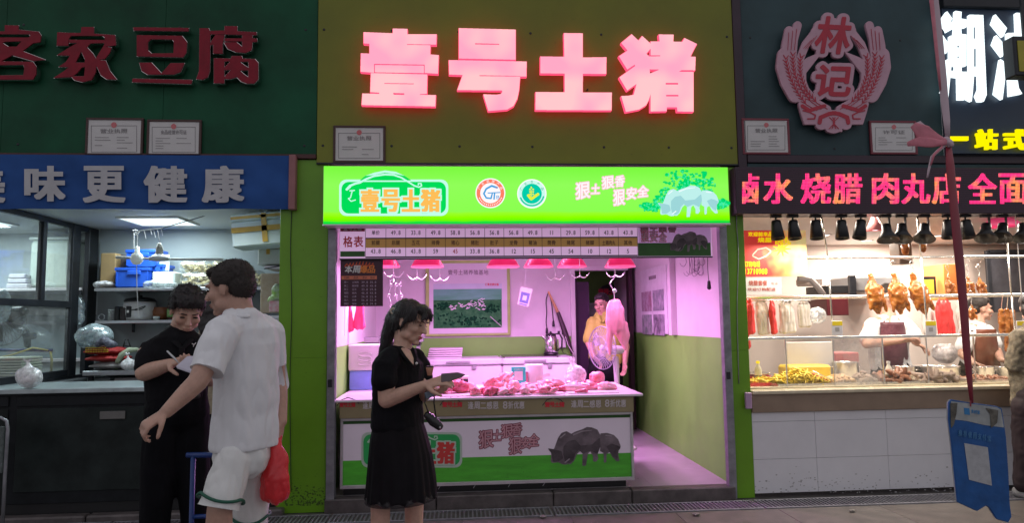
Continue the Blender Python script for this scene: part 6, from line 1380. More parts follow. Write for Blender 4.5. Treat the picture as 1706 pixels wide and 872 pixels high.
# black wall fan
wf_ = thing('wall_fan', 'black wall fan with wire cage on a bent bracket at the far left', 'wall fan', base(44, 580, 1.0)); 
B().loft([P(57, 560, 1.0), P(44, 562, 1.0), P(46, 576, 1.0)], [.03, .05, .03], 4).build('wall_bracket', m_black, wf_); B().loft([P(46, 566, 1.0), P(47, 553, 1.0), P(41, 545, 1.0), P(28, 547, 1.0), P(22, 540, 1.0)], [.014]*5, 10).build('arm', m_black, wf_, smooth=True)
B().loft([P(14, 526, 1.0), P(24, 521, 1.0), P(40, 518, 1.0)], [(.07, .06), (.07, .06), (.05, .045)], 14).build('motor', m_black, wf_, smooth=True)
gcf = P(5, 537, .95); rf_ = Matrix.Rotation(math.radians(65), 3, 'Z'); gb = B()
for k in range(28):
    a = 2*math.pi*k/28
    for sg in (-1, 1): gb.tube([gcf+rf_@Vector((r*math.cos(a), sg*(.05*(1-(r/.21)**2)+.004), r*math.sin(a))) for r in (.03, .12, .18, .208)], .0018, 4)
gb.tube([gcf+rf_@Vector((.21*math.cos(2*math.pi*k/28), 0, .21*math.sin(2*math.pi*k/28))) for k in range(29)], .004, 5); tag(gb.build('cage', m_black, wf_), kind='stuff')
for k in range(3):
    a = 2*math.pi*k/3; vs = []
    for q in range(6): t = -.5+q/5; vs += [gcf+rf_@Vector((.03*math.cos(a+t), 0, .03*math.sin(a+t))), gcf+rf_@Vector((.18*math.cos(a+t*1.3), t*.05, .18*math.sin(a+t*1.3)))]
    B().add(vs, [[2*q, 2*q+1, 2*q+3, 2*q+2] for q in range(5)]).build('blade', m_dark, wf_, smooth=True)
bag(2, 520, .8, .16, .42, 'clear crumpled bag hanging at the far left edge', m_cbag, z=P(2, 520, .8).z-.1, seed=12, knot=False)
bag(128, 540, 1.5, .14, .4, 'grey blue clear bag hanging between the partition posts', m_cbag, z=P(128, 545, 1.5).z, seed=14, knot=False)
# blue tube stand behind the men
bt = thing('blue_stand', 'blue tube frame stand between the counter and the man in white', 'stand', base(330, 860, -2.15)); bt.location.z = GZ
Yb_ = -2.15; m_bt = M('blue_tube', (.012, .045, .20), .35); tA, tB_ = P(311, 759, Yb_), P(372, 759, Yb_)
B().tube([tA, tB_], .013, 8).build('top_bar', m_bt, bt, smooth=True)
for q in (tA, tB_): B().tube([q+Vector((.03 if q is tA else -.03, 0, 0)), Vector((q.x+(.03 if q is tA else -.03), Yb_, GZ))], .012, 8).build('leg', m_bt, bt, smooth=True)
lw_ = P(320, 862, Yb_).z; B().tube([Vector((tA.x+.03, Yb_, max(lw_, GZ+.08))), Vector((tB_.x-.03, Yb_, max(lw_, GZ+.08)))], .010, 8).build('lower_bar', m_bt, bt, smooth=True)

# ================================================================== THE ROAST MEAT STALL (right)
warm = (1.0, .87, .74)
zr_ = .90; XR = 2.372
rc_ = thing('tiled_counter', 'white tiled counter with a cream stone top at the right stall', 'counter', (4.5, .3, GZ))
B().box((XR+.0, -.06, zr_-.03), (8.6, .62, zr_), .004).build('counter_top', M('cream_stone', (.66, .58, .42), .25, var=.08, vs=8), rc_)
zr2 = PXY(1400, 684, 0)[1]
B().box((XR, -.035, zr2), (8.6, -.001, zr_-.031), .003).build('stone_apron', M('apron_stone', (.30, .22, .16), .3, var=.12, vs=5), rc_)
m_tile = M('white_tile', (.74, .74, .78), .18, var=.04, vs=3, bump=.02, bs=5); B().box((XR, .002, .07), (8.6, .6, zr2-.002)).build('core', M('grout', (.26, .25, .27), .8), rc_)
tx = [XR+.0, PXY(1359, 760, 0)[0], PXY(1478, 760, 0)[0], PXY(1595, 757, 0)[0]]; wdt = tx[3]-tx[2]
while tx[-1] < 8.5: tx.append(tx[-1]+wdt)
tzs = [.07, PXY(1400, 762, 0)[1], PXY(1400, 700, 0)[1], zr2-.003]
for a, b_ in zip(tx, tx[1:]):
    for c_, d_ in zip(tzs, tzs[1:]): B().box((a+.0012, -.014, c_+.0012), (b_-.0012, .0, d_-.0012), .001).build('tile', m_tile, rc_)
B().box((XR, .02, GZ), (8.6, .5, .069)).build('plinth', m_black, rc_)
tag(slab(1243, 655, 1253, 682, -.075, .03, 'wall_box', M('lilac_plastic', (.5, .32, .5), .4), None, .004), 'small lilac box fixed at the left end of the stone apron', 'box')
# stainless frame and glass
gf = thing('display_front', 'steel framed glass front of the roast meat stall', 'glass front', (4.5, .1, zr_))
YG = .1
def zz_(px, py): return PXY(px, py, YG)[1]
x_l = XR+.012; zA_, zB2, zC_ = PXY(1500, 429, .5)[1], PXY(1500, 494, .5)[1], PXY(1500, 561, YG)[1]
m_st = M('bright_steel', (.80, .78, .74), .22, metal=.8, var=0)
B().tube([(x_l, .5, zA_), (8.5, .5, zA_)], .014, 10).build('rail_tube', m_st, gf, smooth=True)
B().tube([(x_l, .5, zB2), (8.5, .5, zB2)], .018, 10).build('rail_tube', m_st, gf, smooth=True)
B().box((x_l, YG-.012, zC_-.012), (8.5, YG+.02, zC_+.012), .003).build('glass_rail', m_st, gf)
B().box((x_l, YG-.02, zr_+.001), (8.5, YG+.02, zr_+.012), .002).build('glass_channel', M('channel_yellow', (.5, .44, .3), .4), gf)
xv = [x_l, PXY(1310, 600, YG)[0], PXY(1389, 600, YG)[0], PXY(1472, 600, YG)[0], PXY(1545, 600, YG)[0], PXY(1624, 600, YG)[0], PXY(1706, 600, YG)[0]]
while xv[-1] < 8.3: xv.append(xv[-1]+.42)
m_gl = CLEAR('front_glass', (.99, .99, .98), haze=.012, refl=.05, hazecol=(.9, .88, .85)); m_glf = CLEAR('front_glass_steamed', (.99, .99, .98), haze=.2, refl=.05, hazecol=(.85, .82, .8))
for k, (a, b_) in enumerate(zip(xv, xv[1:])):
    B().box((a+.003, YG-.003, zr_+.012), (b_-.003, YG+.003, zC_-.012)).build('lower_pane', m_glf if k == 2 else m_gl, gf); B().box((b_-.006, YG-.005, zr_+.013), (b_+.002, YG+.005, zC_-.013)).build('joint', m_st, gf)
for (xa, ya, xb, yb) in ((1368, 358, 1379, 428), (1379, 430, 1388, 560), (1528, 358, 1534, 428), (1534, 430, 1546, 560), (1678, 405, 1685, 494), (1685, 494, 1692, 560)):
    B().tube([P(xa, ya, YG-.01), P(xb, yb, YG-.01)], .007, 8).build('hanging_rod', m_st, gf, smooth=True)
B().box((x_l, YG-.015, 2.36), (8.5, YG+.03, 2.42), .003).build('top_rail', m_dark, gf)
for xx in (4.9, 6.3): B().box((xx, YG+.004, zC_+.013), (xx+.005, YG+.01, 2.36)).build('upper_pane_edge', m_st, gf)
# ceiling lights: recessed downlights plus one bright panel
def down(x, y, label, power=14):
    t = thing('downlight', label, 'downlight', (x, y, 2.49), 'recessed downlights of the right stall')
    B().lathe((x, y, 2.499), [(.085, 0), (.09, -.006), (.07, -.008), (.065, -.002)], 24).build('trim_ring', m_white, t, smooth=True); B().lathe((x, y, 2.495), [(0.0, 0), (.064, 0)], 24).build('lens', EM('warm_lens', (1.0, .93, .85), 4.0), t)
    l = bpy.data.lights.new('lamp_light', 'AREA'); l.shape = 'DISK'; l.size = .14; l.color = warm; l.energy = power; o = bpy.data.objects.new('lamp_light', l); COL.objects.link(o); o.parent = t; o.location = (0, 0, -.012)
def dl(px, py, z=2.49): p = P(px, py, z, 2); return p.x, p.y
for k, (px, py, lab) in enumerate(((1373, 393, 'round downlight beside the left hanging rod'), (1402, 392, 'round downlight right of the left hanging rod'), (1444, 402, 'large bright downlight under the spotlight row, left of the pink lamp'), (1474, 403, 'round downlight below the pink lamp'), (1563, 394, 'round downlight left of the dark red ribbon'), (1512, 398, 'round downlight behind the middle rod'), (1631, 396, 'round downlight right of the dark red ribbon'), (1668, 396, 'round downlight under the rightmost pink shade'))):
    x, y = dl(px, py); down(x, min(y, 3.4), lab, 20)
xx_, yy_ = dl(1259, 363, 2.5)
panel_light('small bright square ceiling light at the left end of the right stall', xx_-.12, xx_+.12, .35, .75, 2.5, warm, 16, 2.6, 'warm_diffuser')
for (X_, l_) in ((3.6, 'long warm ceiling light over the meat counter, left one'), (5.3, 'long warm ceiling light over the meat counter, right one')):
    panel_light(l_, X_-.5, X_+.5, .32, .50, 2.5, warm, 38, 2.2, 'warm_diffuser')
# track spotlights
ztr = PXY(1450, 360, 0)[1]
trk = thing('light_track', 'black lighting track under the dot matrix sign', 'lighting track', (4.5, -.05, ztr)); B().box((XR+.0, -.07, ztr-.0), (8, -.035, ztr+.03), .002).build('track_bar', m_black, trk)
def spot(px, kind, label, tilt=0.0, Y=-.05):
    x = PXY(px, 375, Y)[0]; t = thing('track_spotlight', label, 'spotlight', (x, Y, ztr-.14), 'black spotlights on the track')
    B().box((x-.045, Y-.018, ztr-.022), (x+.045, Y+.018, ztr-.001), .003).build('adapter', m_black, t)
    if kind == 0:
        B().tube([(x, Y, ztr-.02), (x, Y, ztr-.05)], .008, 8).build('stem', m_black, t); R = Matrix.Rotation(tilt, 3, 'Y') @ Matrix.Rotation(-.15, 3, 'X')
        c = Vector((x, Y, ztr-.045)); B().lathe(c, [(.0, 0), (.036, -.003), (.040, -.02), (.056, -.16), (.052, -.162), (.036, -.08), (0, -.07)], 22, rot=R).build('head', m_black, t, smooth=True)
    else:
        sd = -1 if tilt < 0 else 1
        B().box((x-.006+sd*.03, Y-.01, ztr-.10), (x+.006+sd*.03, Y+.01, ztr-.021), .002).build('stem', m_black, t); B().box((min(x, x+sd*.03)-.0, Y-.01, ztr-.110), (max(x, x+sd*.03)+.006, Y+.01, ztr-.098), .002).build('stem', m_black, t)
        R = Matrix.Rotation(tilt, 3, 'Y') @ Matrix.Rotation(-.3, 3, 'X'); c = Vector((x, Y, ztr-.085)); B().lathe(c, [(0, .008), (.036, .0), (.040, -.045), (.046, -.075), (.088, -.14), (.083, -.144), (.03, -.08), (0, -.07)], 22, rot=R).build('head', m_black, t, smooth=True)
def spot_glow(t, x, Y):
    l = bpy.data.lights.new('lamp_light', 'AREA'); l.shape = 'DISK'; l.size = .07; l.color = warm; l.energy = 2.2; o = bpy.data.objects.new('lamp_light', l); COL.objects.link(o); o.parent = t; o.location = Vector((x, Y, ztr-.245))-wloc(t); o.rotation_euler = (.12, 0, 0)
for px, kd, tl_, lab in ((1293, 0, 0, 'leftmost straight black can spotlight over the red poster'), (1321, 0, 0, 'second black can spotlight from the left over the red poster'), (1359, 0, .05, 'black can spotlight just left of the left hanging rod'), (1402, 0, .08, 'black can spotlight right of the left hanging rod'), (1435, 0, .25, 'tilted black can spotlight next to the pink lamp'),
    (1476, 1, .12, 'flared black spotlight right beside the pink lamp'), (1503, 1, .3, 'flared black spotlight left of the middle hanging rod'), (1541, 1, .35, 'flared black spotlight right of the middle hanging rod'), (1580, 0, .15, 'black can spotlight touching the left side of the dark red ribbon'), (1609, 0, 0, 'dark narrow spotlight right of the ribbon'),
    (1643, 1, .35, 'flared black spotlight under the word at the sign end, first after the ribbon'), (1671, 1, .45, 'flared black spotlight in front of the pink shade'), (1704, 1, .3, 'flared black spotlight cut by the right edge')): spot(px, kd, lab, tl_)
for o in [o for o in COL.objects if o.name.startswith('track_spotlight')]: spot_glow(o, o.location.x, -.05)
pl2 = thing('pendant_lamp', 'pink cone lamp hanging among the black spotlights', 'pendant lamp', base(1460, 386, .3)); c = base(1458, 384, .3)
m_ps2 = M('salmon_shade', (.75, .28, .28), .4, emit=(1, .3, .28), es=.12)
B().lathe(c, [(.085, 0), (.05, .06), (.02, .13), (.015, .13), (.045, .055), (.08, 0)], 26).build('lamp_shade', m_ps2, pl2, smooth=True); B().ell(c+Vector((0, 0, .01)), (.05, .05, .012), 2).build('bulb', EM('warm_pink_bulb', (1, .75, .8), 2.5), pl2); B().tube([c+Vector((0, 0, .13)), Vector((c.x, c.y, 2.5))], .005, 6).build('cord', m_black, pl2)
pl3 = thing('pendant_lamp', 'wide hot pink shade behind the flared spotlights near the right edge', 'pendant lamp', base(1672, 362, 1.2)); c = base(1668, 378, 1.2)
B().lathe(c, [(.19, 0), (.15, .05), (.05, .10), (.04, .10), (.14, .045), (.18, 0)], 26).build('lamp_shade', M('hot_pink_shade', (.85, .12, .3), .4, emit=(1, .1, .3), es=.25), pl3, smooth=True); B().tube([c+Vector((0, 0, .1)), Vector((c.x, c.y, 2.5))], .005, 6).build('cord', m_black, pl3)
# posters on the glass
po = thing('promo_poster', 'red and yellow promotion poster with a phone number on the glass', 'poster', base(1290, 461, .13)); YO = .135
x0, x1 = PXY(1238, 420, YO)[0], PXY(1344, 420, YO)[0]; za, zb_ = PXY(1290, 384, YO)[1], PXY(1290, 461, YO)[1]
mp_ = bpy.data.materials.new('poster_glow_print'); mp_.use_nodes = True; nt = mp_.node_tree; N = nt.nodes; Lk = nt.links; b_ = N['Principled BSDF']
tc = N.new('ShaderNodeTexCoord'); nz = N.new('ShaderNodeTexNoise'); nz.inputs['Scale'].default_value = 4.5; nz.inputs['Detail'].default_value = 2; Lk.new(tc.outputs['Object'], nz.inputs[0]); sp = N.new('ShaderNodeSeparateXYZ'); Lk.new(tc.outputs['Object'], sp.inputs[0])
ma = N.new('ShaderNodeMath'); ma.operation = 'MULTIPLY_ADD'; ma.inputs[1].default_value = 1.3; Lk.new(sp.outputs[0], ma.inputs[0]); Lk.new(nz.outputs[0], ma.inputs[2])
cr = N.new('ShaderNodeValToRGB'); cr.color_ramp.elements[0].position = .40; cr.color_ramp.elements[0].color = (.72, .05, .04, 1); cr.color_ramp.elements[1].position = .85; cr.color_ramp.elements[1].color = (.95, .80, .35, 1); q = cr.color_ramp.elements.new(.6); q.color = (.90, .32, .10, 1); Lk.new(ma.outputs[0], cr.inputs[0]); Lk.new(cr.outputs[0], b_.inputs['Base Color']); Lk.new(cr.outputs[0], b_.inputs['Emission Color']); b_.inputs['Emission Strength'].default_value = .45  # print colours are made to glow so the sheet looks brighter
B().box((x0, YO, zb_), (x1, YO+.002, za)).build('sheet', mp_, po)
m_py = M('poster_glow_yellow', (.95, .75, .02), .5, var=0, emit=(1, .75, .0), es=.5)
flat('欢迎前来品尝', 1246, 387, 1296, 394, YO, m_py, po, bold=.4); flat('烧腊', 1262, 396, 1286, 404, YO, m_py, po, bold=.5); flat('肉丸', 1291, 395, 1318, 408, YO, m_py, po, bold=.6); flat('订购电话', 1240, 436, 1266, 445, YO, m_py, po, bold=.4); flat('13710968', 1239, 448, 1278, 457, YO, m_py, po, bold=.4)
s = Sheet(1250, 405, 1290, 440, YO, 5); s.line([(1254, 425), (1262, 416), (1276, 413), (1284, 418)], 2.0).line([(1254, 427), (1264, 432), (1276, 427), (1284, 420)], 2.0); s.build('swirl_print', M('poster_pale', (.9, .6, .45), .5), po, depth=.0006, front=.002, soft=.6)
s = Sheet(1285, 400, 1325, 440, YO, 5)
for k in range(9): a = 2*math.pi*k/9; s.line([(1302, 415), (1302+15*math.cos(a), 415+12*math.sin(a))], 5, wd2=1)
s.build('burst_print', m_py, po, depth=.0006, front=.0015, soft=.8)
st2 = thing('price_sticker', 'pale sticker with faint red lines under the red poster', 'sticker', base(1270, 492, .13)); lo, hi = slab(1242, 463, 1302, 491, YO, .001); B().box(lo, hi).build('sheet', M('pale_glow_sticker', (.66, .58, .55), .5, emit=(.66, .56, .5), es=.55), st2)  # sheet glows by itself in place of light passing through the film
m_fr = M('faint_red', (.62, .18, .14), .5, var=0); flat('烧腊套餐', 1247, 468, 1278, 476, YO, m_fr, st2, bold=.4); flat('欢迎订购配送', 1245, 480, 1292, 485, YO, m_fr, st2, bold=.2); flat('电话', 1284, 470, 1296, 475, YO, m_fr, st2)
# hanging bags left
m_wb = M('white_vest_bag', (.72, .68, .62), .6, var=.1, vs=14); m_rb = M('red_bag', (.70, .05, .05), .45, var=.2, vs=12)
def vest(px0, px1, py0, py1, Y, mat, label, seed=1):
    x0, x1 = P(px0, py0, Y).x, P(px1, py0, Y).x; zt_, zb = P(px0, py0, Y).z, P(px0, py1, Y).z; w_ = x1-x0
    b = B(); b.loft([((x0+x1)/2, Y, zt_-.03), ((x0+x1)/2, Y, zt_-(zt_-zb)*.3), ((x0+x1)/2, Y, (zt_+zb)/2), ((x0+x1)/2+.01, Y, zb+.01)], [(w_*.36, .018), (w_*.44, .026), (w_*.42, .024), (w_*.46, .02)], 16, side=(1, 0, 0))
    for q in (-1, 0, 1): b.loft([((x0+x1)/2+q*w_*.28, Y, zt_-.03), ((x0+x1)/2+q*w_*.18, Y, zt_+.02)], [(w_*.12, .012), (.008, .006)], 8, side=(1, 0, 0))
    me = b.voxel(.007, 2, .5, folds=.016, fs=15, stretch=(2.4, 1, .35), fn=None); o = add_obj('carrier_bag', me, mat, None, True); tag(o, label, 'plastic bag', 'carrier bags hanging under the rail')
for a in ((1236, 1256, 503, 556, .45, m_rb, 'leftmost red carrier bags hanging by the green pillar'), (1257, 1280, 504, 558, .5, m_wb, 'first long white carrier bag between the two red ones'), (1280, 1292, 504, 556, .46, m_rb, 'narrow red carrier bag between the white ones'), (1294, 1325, 505, 555, .5, m_wb, 'wide white carrier bag right of the narrow red one'), (1326, 1350, 505, 545, .52, m_wb, 'short white carrier bag at the end of the row'),
          (1236, 1250, 560, 580, .47, m_rb, 'tail of a red carrier bag below the glass rail'), (1556, 1587, 502, 558, .9, m_rb, 'red carrier bag hanging left of the dark red ribbon'), (1590, 1612, 505, 560, 1.0, m_wb, 'white carrier bag behind the dark red ribbon'), (1533, 1555, 505, 558, 1.0, m_wb, 'pale carrier bag right of the hanging ducks')): vest(*a)
bag(1362, 545, .6, .17, .22, 'clear plastic bag hanging at the end of the white carrier bags', m_clear, z=P(1362, 540, .6).z, seed=21, knot=False)
hgr = thing('bag_rail', 'thin steel rod carrying the carrier bags', 'rod', base(1300, 503, .5)); B().tube([P(1238, 501, .48), P(1350, 501, .48)], .006, 8).build('rod', m_st, hgr, smooth=True)
for q in (1245, 1345): B().tube([P(q, 501, .48), Vector((P(q, 501, .48).x, .5, zB2))], .004, 6).build('rod_hanger', m_st, hgr)
# hanging ducks
m_duck = M('roast_skin', (.20, .04, .006), .26, var=.3, vs=14, col2=(.62, .24, .045), bump=.22, bs=45, sss=.05, coat=.4)
def duck(cx, yt, yb, Y, label, tilt=0.0, seed=1, hooklen=None, mat=None):
    top = P(cx, yt, Y); bot = P(cx, yb, Y); H_ = top.z-bot.z; c = Vector((top.x, Y, 0)); z = lambda f: top.z-H_*f; rr = random.Random(seed); k = H_/.34
    sx = lambda f: tilt*f*H_
    b = B(); b.loft([(c.x, Y, z(.02)), (c.x+.008, Y, z(.10)), (c.x+sx(.2), Y, z(.2))], [.022*k, .020*k, .030*k], 12)
    b.loft([(c.x+sx(.2), Y, z(.22)), (c.x+sx(.3), Y, z(.34)), (c.x+sx(.5), Y, z(.52)), (c.x+sx(.7), Y, z(.68)), (c.x+sx(.85), Y, z(.84)), (c.x+sx(1), Y, z(.97))], [(.035*k, .035*k), (.062*k, .055*k), (.070*k, .062*k), (.064*k, .058*k), (.042*k, .038*k), (.014*k, .014*k)], 16, side=(1, 0, 0))
    for s_ in (-1, 1):
        b.loft([(c.x+s_*.046*k+sx(.3), Y-.01, z(.28)), (c.x+s_*.072*k+sx(.35), Y-.02, z(.38)), (c.x+s_*.062*k+sx(.45), Y-.035, z(.50))], [.018*k, .014*k, .010*k], 8)
        b.loft([(c.x+s_*.045*k+sx(.7), Y-.015, z(.66)), (c.x+s_*.060*k+sx(.8), Y-.02, z(.78)), (c.x+s_*.070*k+sx(.9), Y-.02, z(.88+.06*rr.random()))], [.03*k, .020*k, .008*k], 10)
    me = b.voxel(.006, 3, .5, folds=.009, fs=26); t = add_obj('roast_duck', me, mat or m_duck, None, True); tag(t, label, 'roast duck', 'roast birds hanging from the rail')
    p = Vector((c.x, Y, z(.03))); zz2 = zB2 if hooklen is None else p.z+hooklen
    B().tube([p+Vector((0, -.01, -.01)), p+Vector((0, 0, .03)), p+Vector((.012, 0, .06)), p+Vector((-.012, 0, .09)), p+Vector((-.02, 0, .115)), p+Vector((0, 0, .135)), p+Vector((.02, 0, .115)), p+Vector((.01, 0, .10))], .003, 6).build('hook', m_st, t, smooth=True)
    B().tube([p+Vector((0, 0, .134)), Vector((c.x, .5, zA_))], .0015, 4).build('hook_wire', m_st, t)
duck(1450, 458, 524, .3, 'leftmost roast duck of the three on the rail', .15, 1); duck(1489, 457, 524, .3, 'middle roast duck hanging over the cook head', .12, 2); duck(1520, 457, 525, .3, 'right roast duck of the three with its leg spread right', .28, 3)
for px_, lab in ((1579, 'small roast bird left of the dark red ribbon'), (1612, 'roast bird just right of the dark red ribbon'), (1631, 'pale golden roast bird further right of the ribbon')): duck(px_, 463, 495, .6, lab, .1, px_)
# roast belly strips hanging right
for k, (px, y0, y1, lab) in enumerate(((1668, 518, 560, 'first roast pork strip hanging right of the profile man'), (1677, 517, 585, 'long golden roast pork strip'), (1686, 519, 562, 'third dark roast pork strip near the right edge'))):
    b = B(); a = P(px, y0, .5); c = P(px+1, y1, .5); b.loft([a, (a+c)/2, c], [(.026, .018), (.03, .022), (.018, .014)], 10, side=(1, 0, 0)); me = b.voxel(.006, 2, .5, folds=.01, fs=22); o = add_obj('roast_pork_strip', me, m_duck, None, True); tag(o, lab, 'roast pork', 'roast pork strips hanging near the right edge')
    B().tube([a, Vector((a.x-.04, .42, zB2-.0))], .003, 5).build('hook', m_st, o)
o = duck(1618, 508, 535, .5, 'rounded orange roast bird behind the ribbon at shoulder height', 0, 44)
# back wall furnishings
YBK = YB
sbox('range_hood', 'grey range hood with dark side on the back wall of the right stall', 'hood', 1421, 460, 1502, 486, 3.0, .6, M('hood_grey', (.25, .25, .26), .35, var=.1), .02)
sbox('dark_board', 'dark narrow board standing left of the range hood', 'board', 1416, 459, 1427, 492, 2.9, .05, m_dark, .004)
sbox('dark_cabinet', 'black fronted cabinet with bright reflections behind the left rod', 'cabinet', 1376, 476, 1414, 489, 2.6, .5, m_black, .006); sbox('maroon_cabinet', 'dark maroon cabinet under the black fronted one', 'cabinet', 1378, 498, 1414, 526, 2.6, .5, M('maroon_cab', (.12, .012, .02), .35), .006)
sbox('duct', 'pale ventilation duct bending down behind the red poster', 'duct', 1345, 462, 1372, 476, 2.4, .3, m_rwall, .02); 
tag(B().tube([P(1330, 464, 2.4), P(1350, 466, 2.4), P(1362, 478, 2.4), P(1372, 492, 2.4)], .035, 12).build('pipe', M('grey_pipe', (.4, .38, .38), .4), None, True), 'grey bent pipe above the white carrier bags', 'pipe')
sbox('orange_column', 'orange painted column behind the dark red ribbon', 'column', 1573, 440, 1600, 500, 2.8, .4, M('orange_paint', (.62, .20, .05), .5, var=.1), .004)
yn = thing('yellow_notice', 'yellow notice on a dark board behind the middle rod', 'notice', base(1549, 492, 2.9)); lo, hi = slab(1540, 461, 1560, 494, 2.9, .03); B().box(lo, hi, .003).build('board', m_dark, yn); lo, hi = slab(1541, 466, 1556, 490, 2.894, .004); B().box(lo, hi).build('notice_sheet', M('notice_yellow', (.65, .52, .06), .5), yn)
dw = thing('dark_window', 'dark tilted window at the right back of the roast stall', 'window', base(1680, 500, 3.2)); lo, hi = slab(1650, 420, 1780, 520, 3.3, .05); B().box(lo, hi, .004).build('pane', M('dark_glass', (.05, .05, .06), .15, var=.2), dw)
for (a, b2, c2, d2) in ((1646, 418, 1653, 520), (1646, 416, 1780, 421), (1770, 418, 1782, 520)): lo, hi = slab(a, b2, c2, d2, 3.26, .035); B().box(lo, hi, .003).build('frame', m_dark, dw)
lmp = thing('oven_lamp', 'small golden roast rack piece high behind the rod', 'rack', base(1508, 420, 2.0)); lo, hi = slab(1498, 400, 1520, 440, 2.6, .2); B().box(lo, hi, .006).build('cabinet_body', M('brown_cabinet', (.16, .11, .08), .5, var=.3, vs=10), lmp); B().ell(P(1508, 414, 2.5), (.05, .04, .10), 2).build('hanging_roast', m_duck, lmp, smooth=True); B().ell(P(1538, 412, 2.5), (.04, .04, .07), 2).build('hanging_roast', m_duck, lmp, smooth=True)
# code cards on the glass (no code)
for px0, lab in ((1386, 'white card with yellow head on the glass left of the cook'), (1542, 'white card with yellow head on the glass right of the cook'), (1694, 'white card with yellow head on the glass near the right edge')):
    t = thing('pay_card', lab, 'card', base(px0+9, 560, .075), 'payment cards standing on the glass rail'); lo, hi = slab(px0, 535, px0+18, 559, .072, .006); B().box(lo, hi, .002).build('card_body', m_paper, t); lo2, hi2 = slab(px0+.5, 535.5, px0+17.5, 543, .0715, .0004); B().box(lo2, hi2).build('yellow_print', M('card_yellow', (.85, .65, .02), .5), t); lo2, hi2 = slab(px0+5.5, 546, px0+12.5, 553, .0712, .0006); B().box(lo2, hi2).build('grey_print', M('card_grey', (.4, .38, .36), .6), t)
# food on the counter behind the glass
def tray(px0, px1, Y, dp, label, mat=None, h=.035, grp=None, name='tray'):
    x0, x1 = P(px0, 640, Y).x, P(px1, 640, Y).x; t = thing(name, label, 'tray', ((x0+x1)/2, Y+dp/2, zr_), grp)
    b = B(); b.box((x0, Y, zr_+.0015), (x1, Y+dp, zr_+.008)); 
    for bb in (((x0, Y, zr_+.008), (x1, Y+.006, zr_+h)), ((x0, Y+dp-.006, zr_+.008), (x1, Y+dp, zr_+h)), ((x0, Y+.006, zr_+.008), (x0+.006, Y+dp-.006, zr_+h)), ((x1-.006, Y+.006, zr_+.008), (x1, Y+dp-.006, zr_+h))): b.box(*bb)
    b.build('tray_body', mat or m_st, t); return x0, x1, t
rf2 = random.Random(8)
def heap(px0, px1, Y, dp, hgt, n, mat, label, cat, kind='strip', mat_t=None, name='food_heap', h=.03):
    x0, x1, t = tray(px0, px1, Y, dp, 'tray under the '+label, mat_t, h, grp='food trays behind the glass'); b = B()
    for k in range(n):
        u, v = rf2.random(), rf2.random(); hh = hgt*(1-abs(u-.5)*1.3)*(1-abs(v-.5)*.8)*rf2.random(); p = Vector((x0+.03+(x1-x0-.06)*u, Y+.03+(dp-.06)*v, zr_+.02+hh)); d = Vector((rf2.uniform(-1, 1), rf2.uniform(-1, 1), rf2.uniform(-.5, .5))).normalized()
        if kind == 'strip': b.loft([p-d*.04, p+Vector((0, 0, .008)), p+d*.04], [.006, .008, .006], 5)
        elif kind == 'lump': b.ell(p, (rf2.uniform(.02, .045), rf2.uniform(.015, .03), rf2.uniform(.012, .022)), 1, Matrix.Rotation(rf2.uniform(0, 3), 3, 'Z') @ Matrix.Rotation(rf2.uniform(-.5, .5), 3, 'Y'))
        else: b.loft([p-d*.09, p, p+d*.07], [.018, .028, .012], 7)
    o = b.build(name, mat, None, True); tag(o, label, cat, None, 'stuff'); return o
m_yel = M('pickled_yellow', (.80, .55, .02), .4, var=.2, vs=30, col2=(.9, .72, .10)); m_brn = M('braised_brown', (.16, .05, .025), .3, var=.3, vs=20, col2=(.42, .18, .08), coat=.3); m_tan = M('tan_food', (.55, .32, .14), .45, var=.3, vs=20, col2=(.72, .5, .28)); m_gry = M('grey_brown_food', (.22, .16, .13), .45, var=.3, vs=20, col2=(.4, .3, .24))
heap(1296, 1391, .16, .30, .14, 330, m_yel, 'heap of yellow pickled strips at the glass', 'pickles', 'strip'); heap(1392, 1434, .18, .28, .08, 110, m_tan, 'pale orange chopped food behind steamed glass', 'food', 'lump'); heap(1436, 1470, .18, .28, .10, 90, m_gry, 'grey brown braised offal behind steamed glass', 'food', 'lump')
heap(1478, 1542, .15, .30, .10, 30, m_brn, 'dark braised meat joints on the tray beside the bottle', 'braised meat', 'joint'); heap(1555, 1612, .18, .28, .07, 60, m_gry, 'pale braised feet behind the steamed glass left of the ribbon', 'braised meat', 'joint'); heap(1626, 1698, .15, .30, .05, 60, m_brn, 'chopped roast pieces on the steel tray right of the ribbon', 'roast meat', 'lump')
heap(1250, 1296, .3, .2, .05, 60, m_yel, 'small spill of yellow strips in the red basket', 'pickles', 'strip', m_rb)
tub = sbox('yellow_tub', 'yellow plastic tub behind the pickled strips', 'tub', 1312, 609, 1386, 632, .52, .2, M('tub_yellow', (.85, .62, .08), .4, var=.08), .02, z=zr_+.002); sbox('red_tub', 'red plastic basin at the left end of the glass counter', 'basin', 1246, 630, 1294, 640, .35, .3, m_rb, .015, z=zr_+.002) if False else None
sbox('white_board', 'big white chopping board standing behind the yellow tub', 'chopping board', 1311, 570, 1388, 612, .75, .03, m_paper, .006, z=zr_+.002); 
sbox('red_crate', 'reddish plastic crate behind the steamed glass', 'crate', 1391, 588, 1432, 612, .9, .3, M('dull_red', (.45, .10, .10), .5, var=.2), .01)
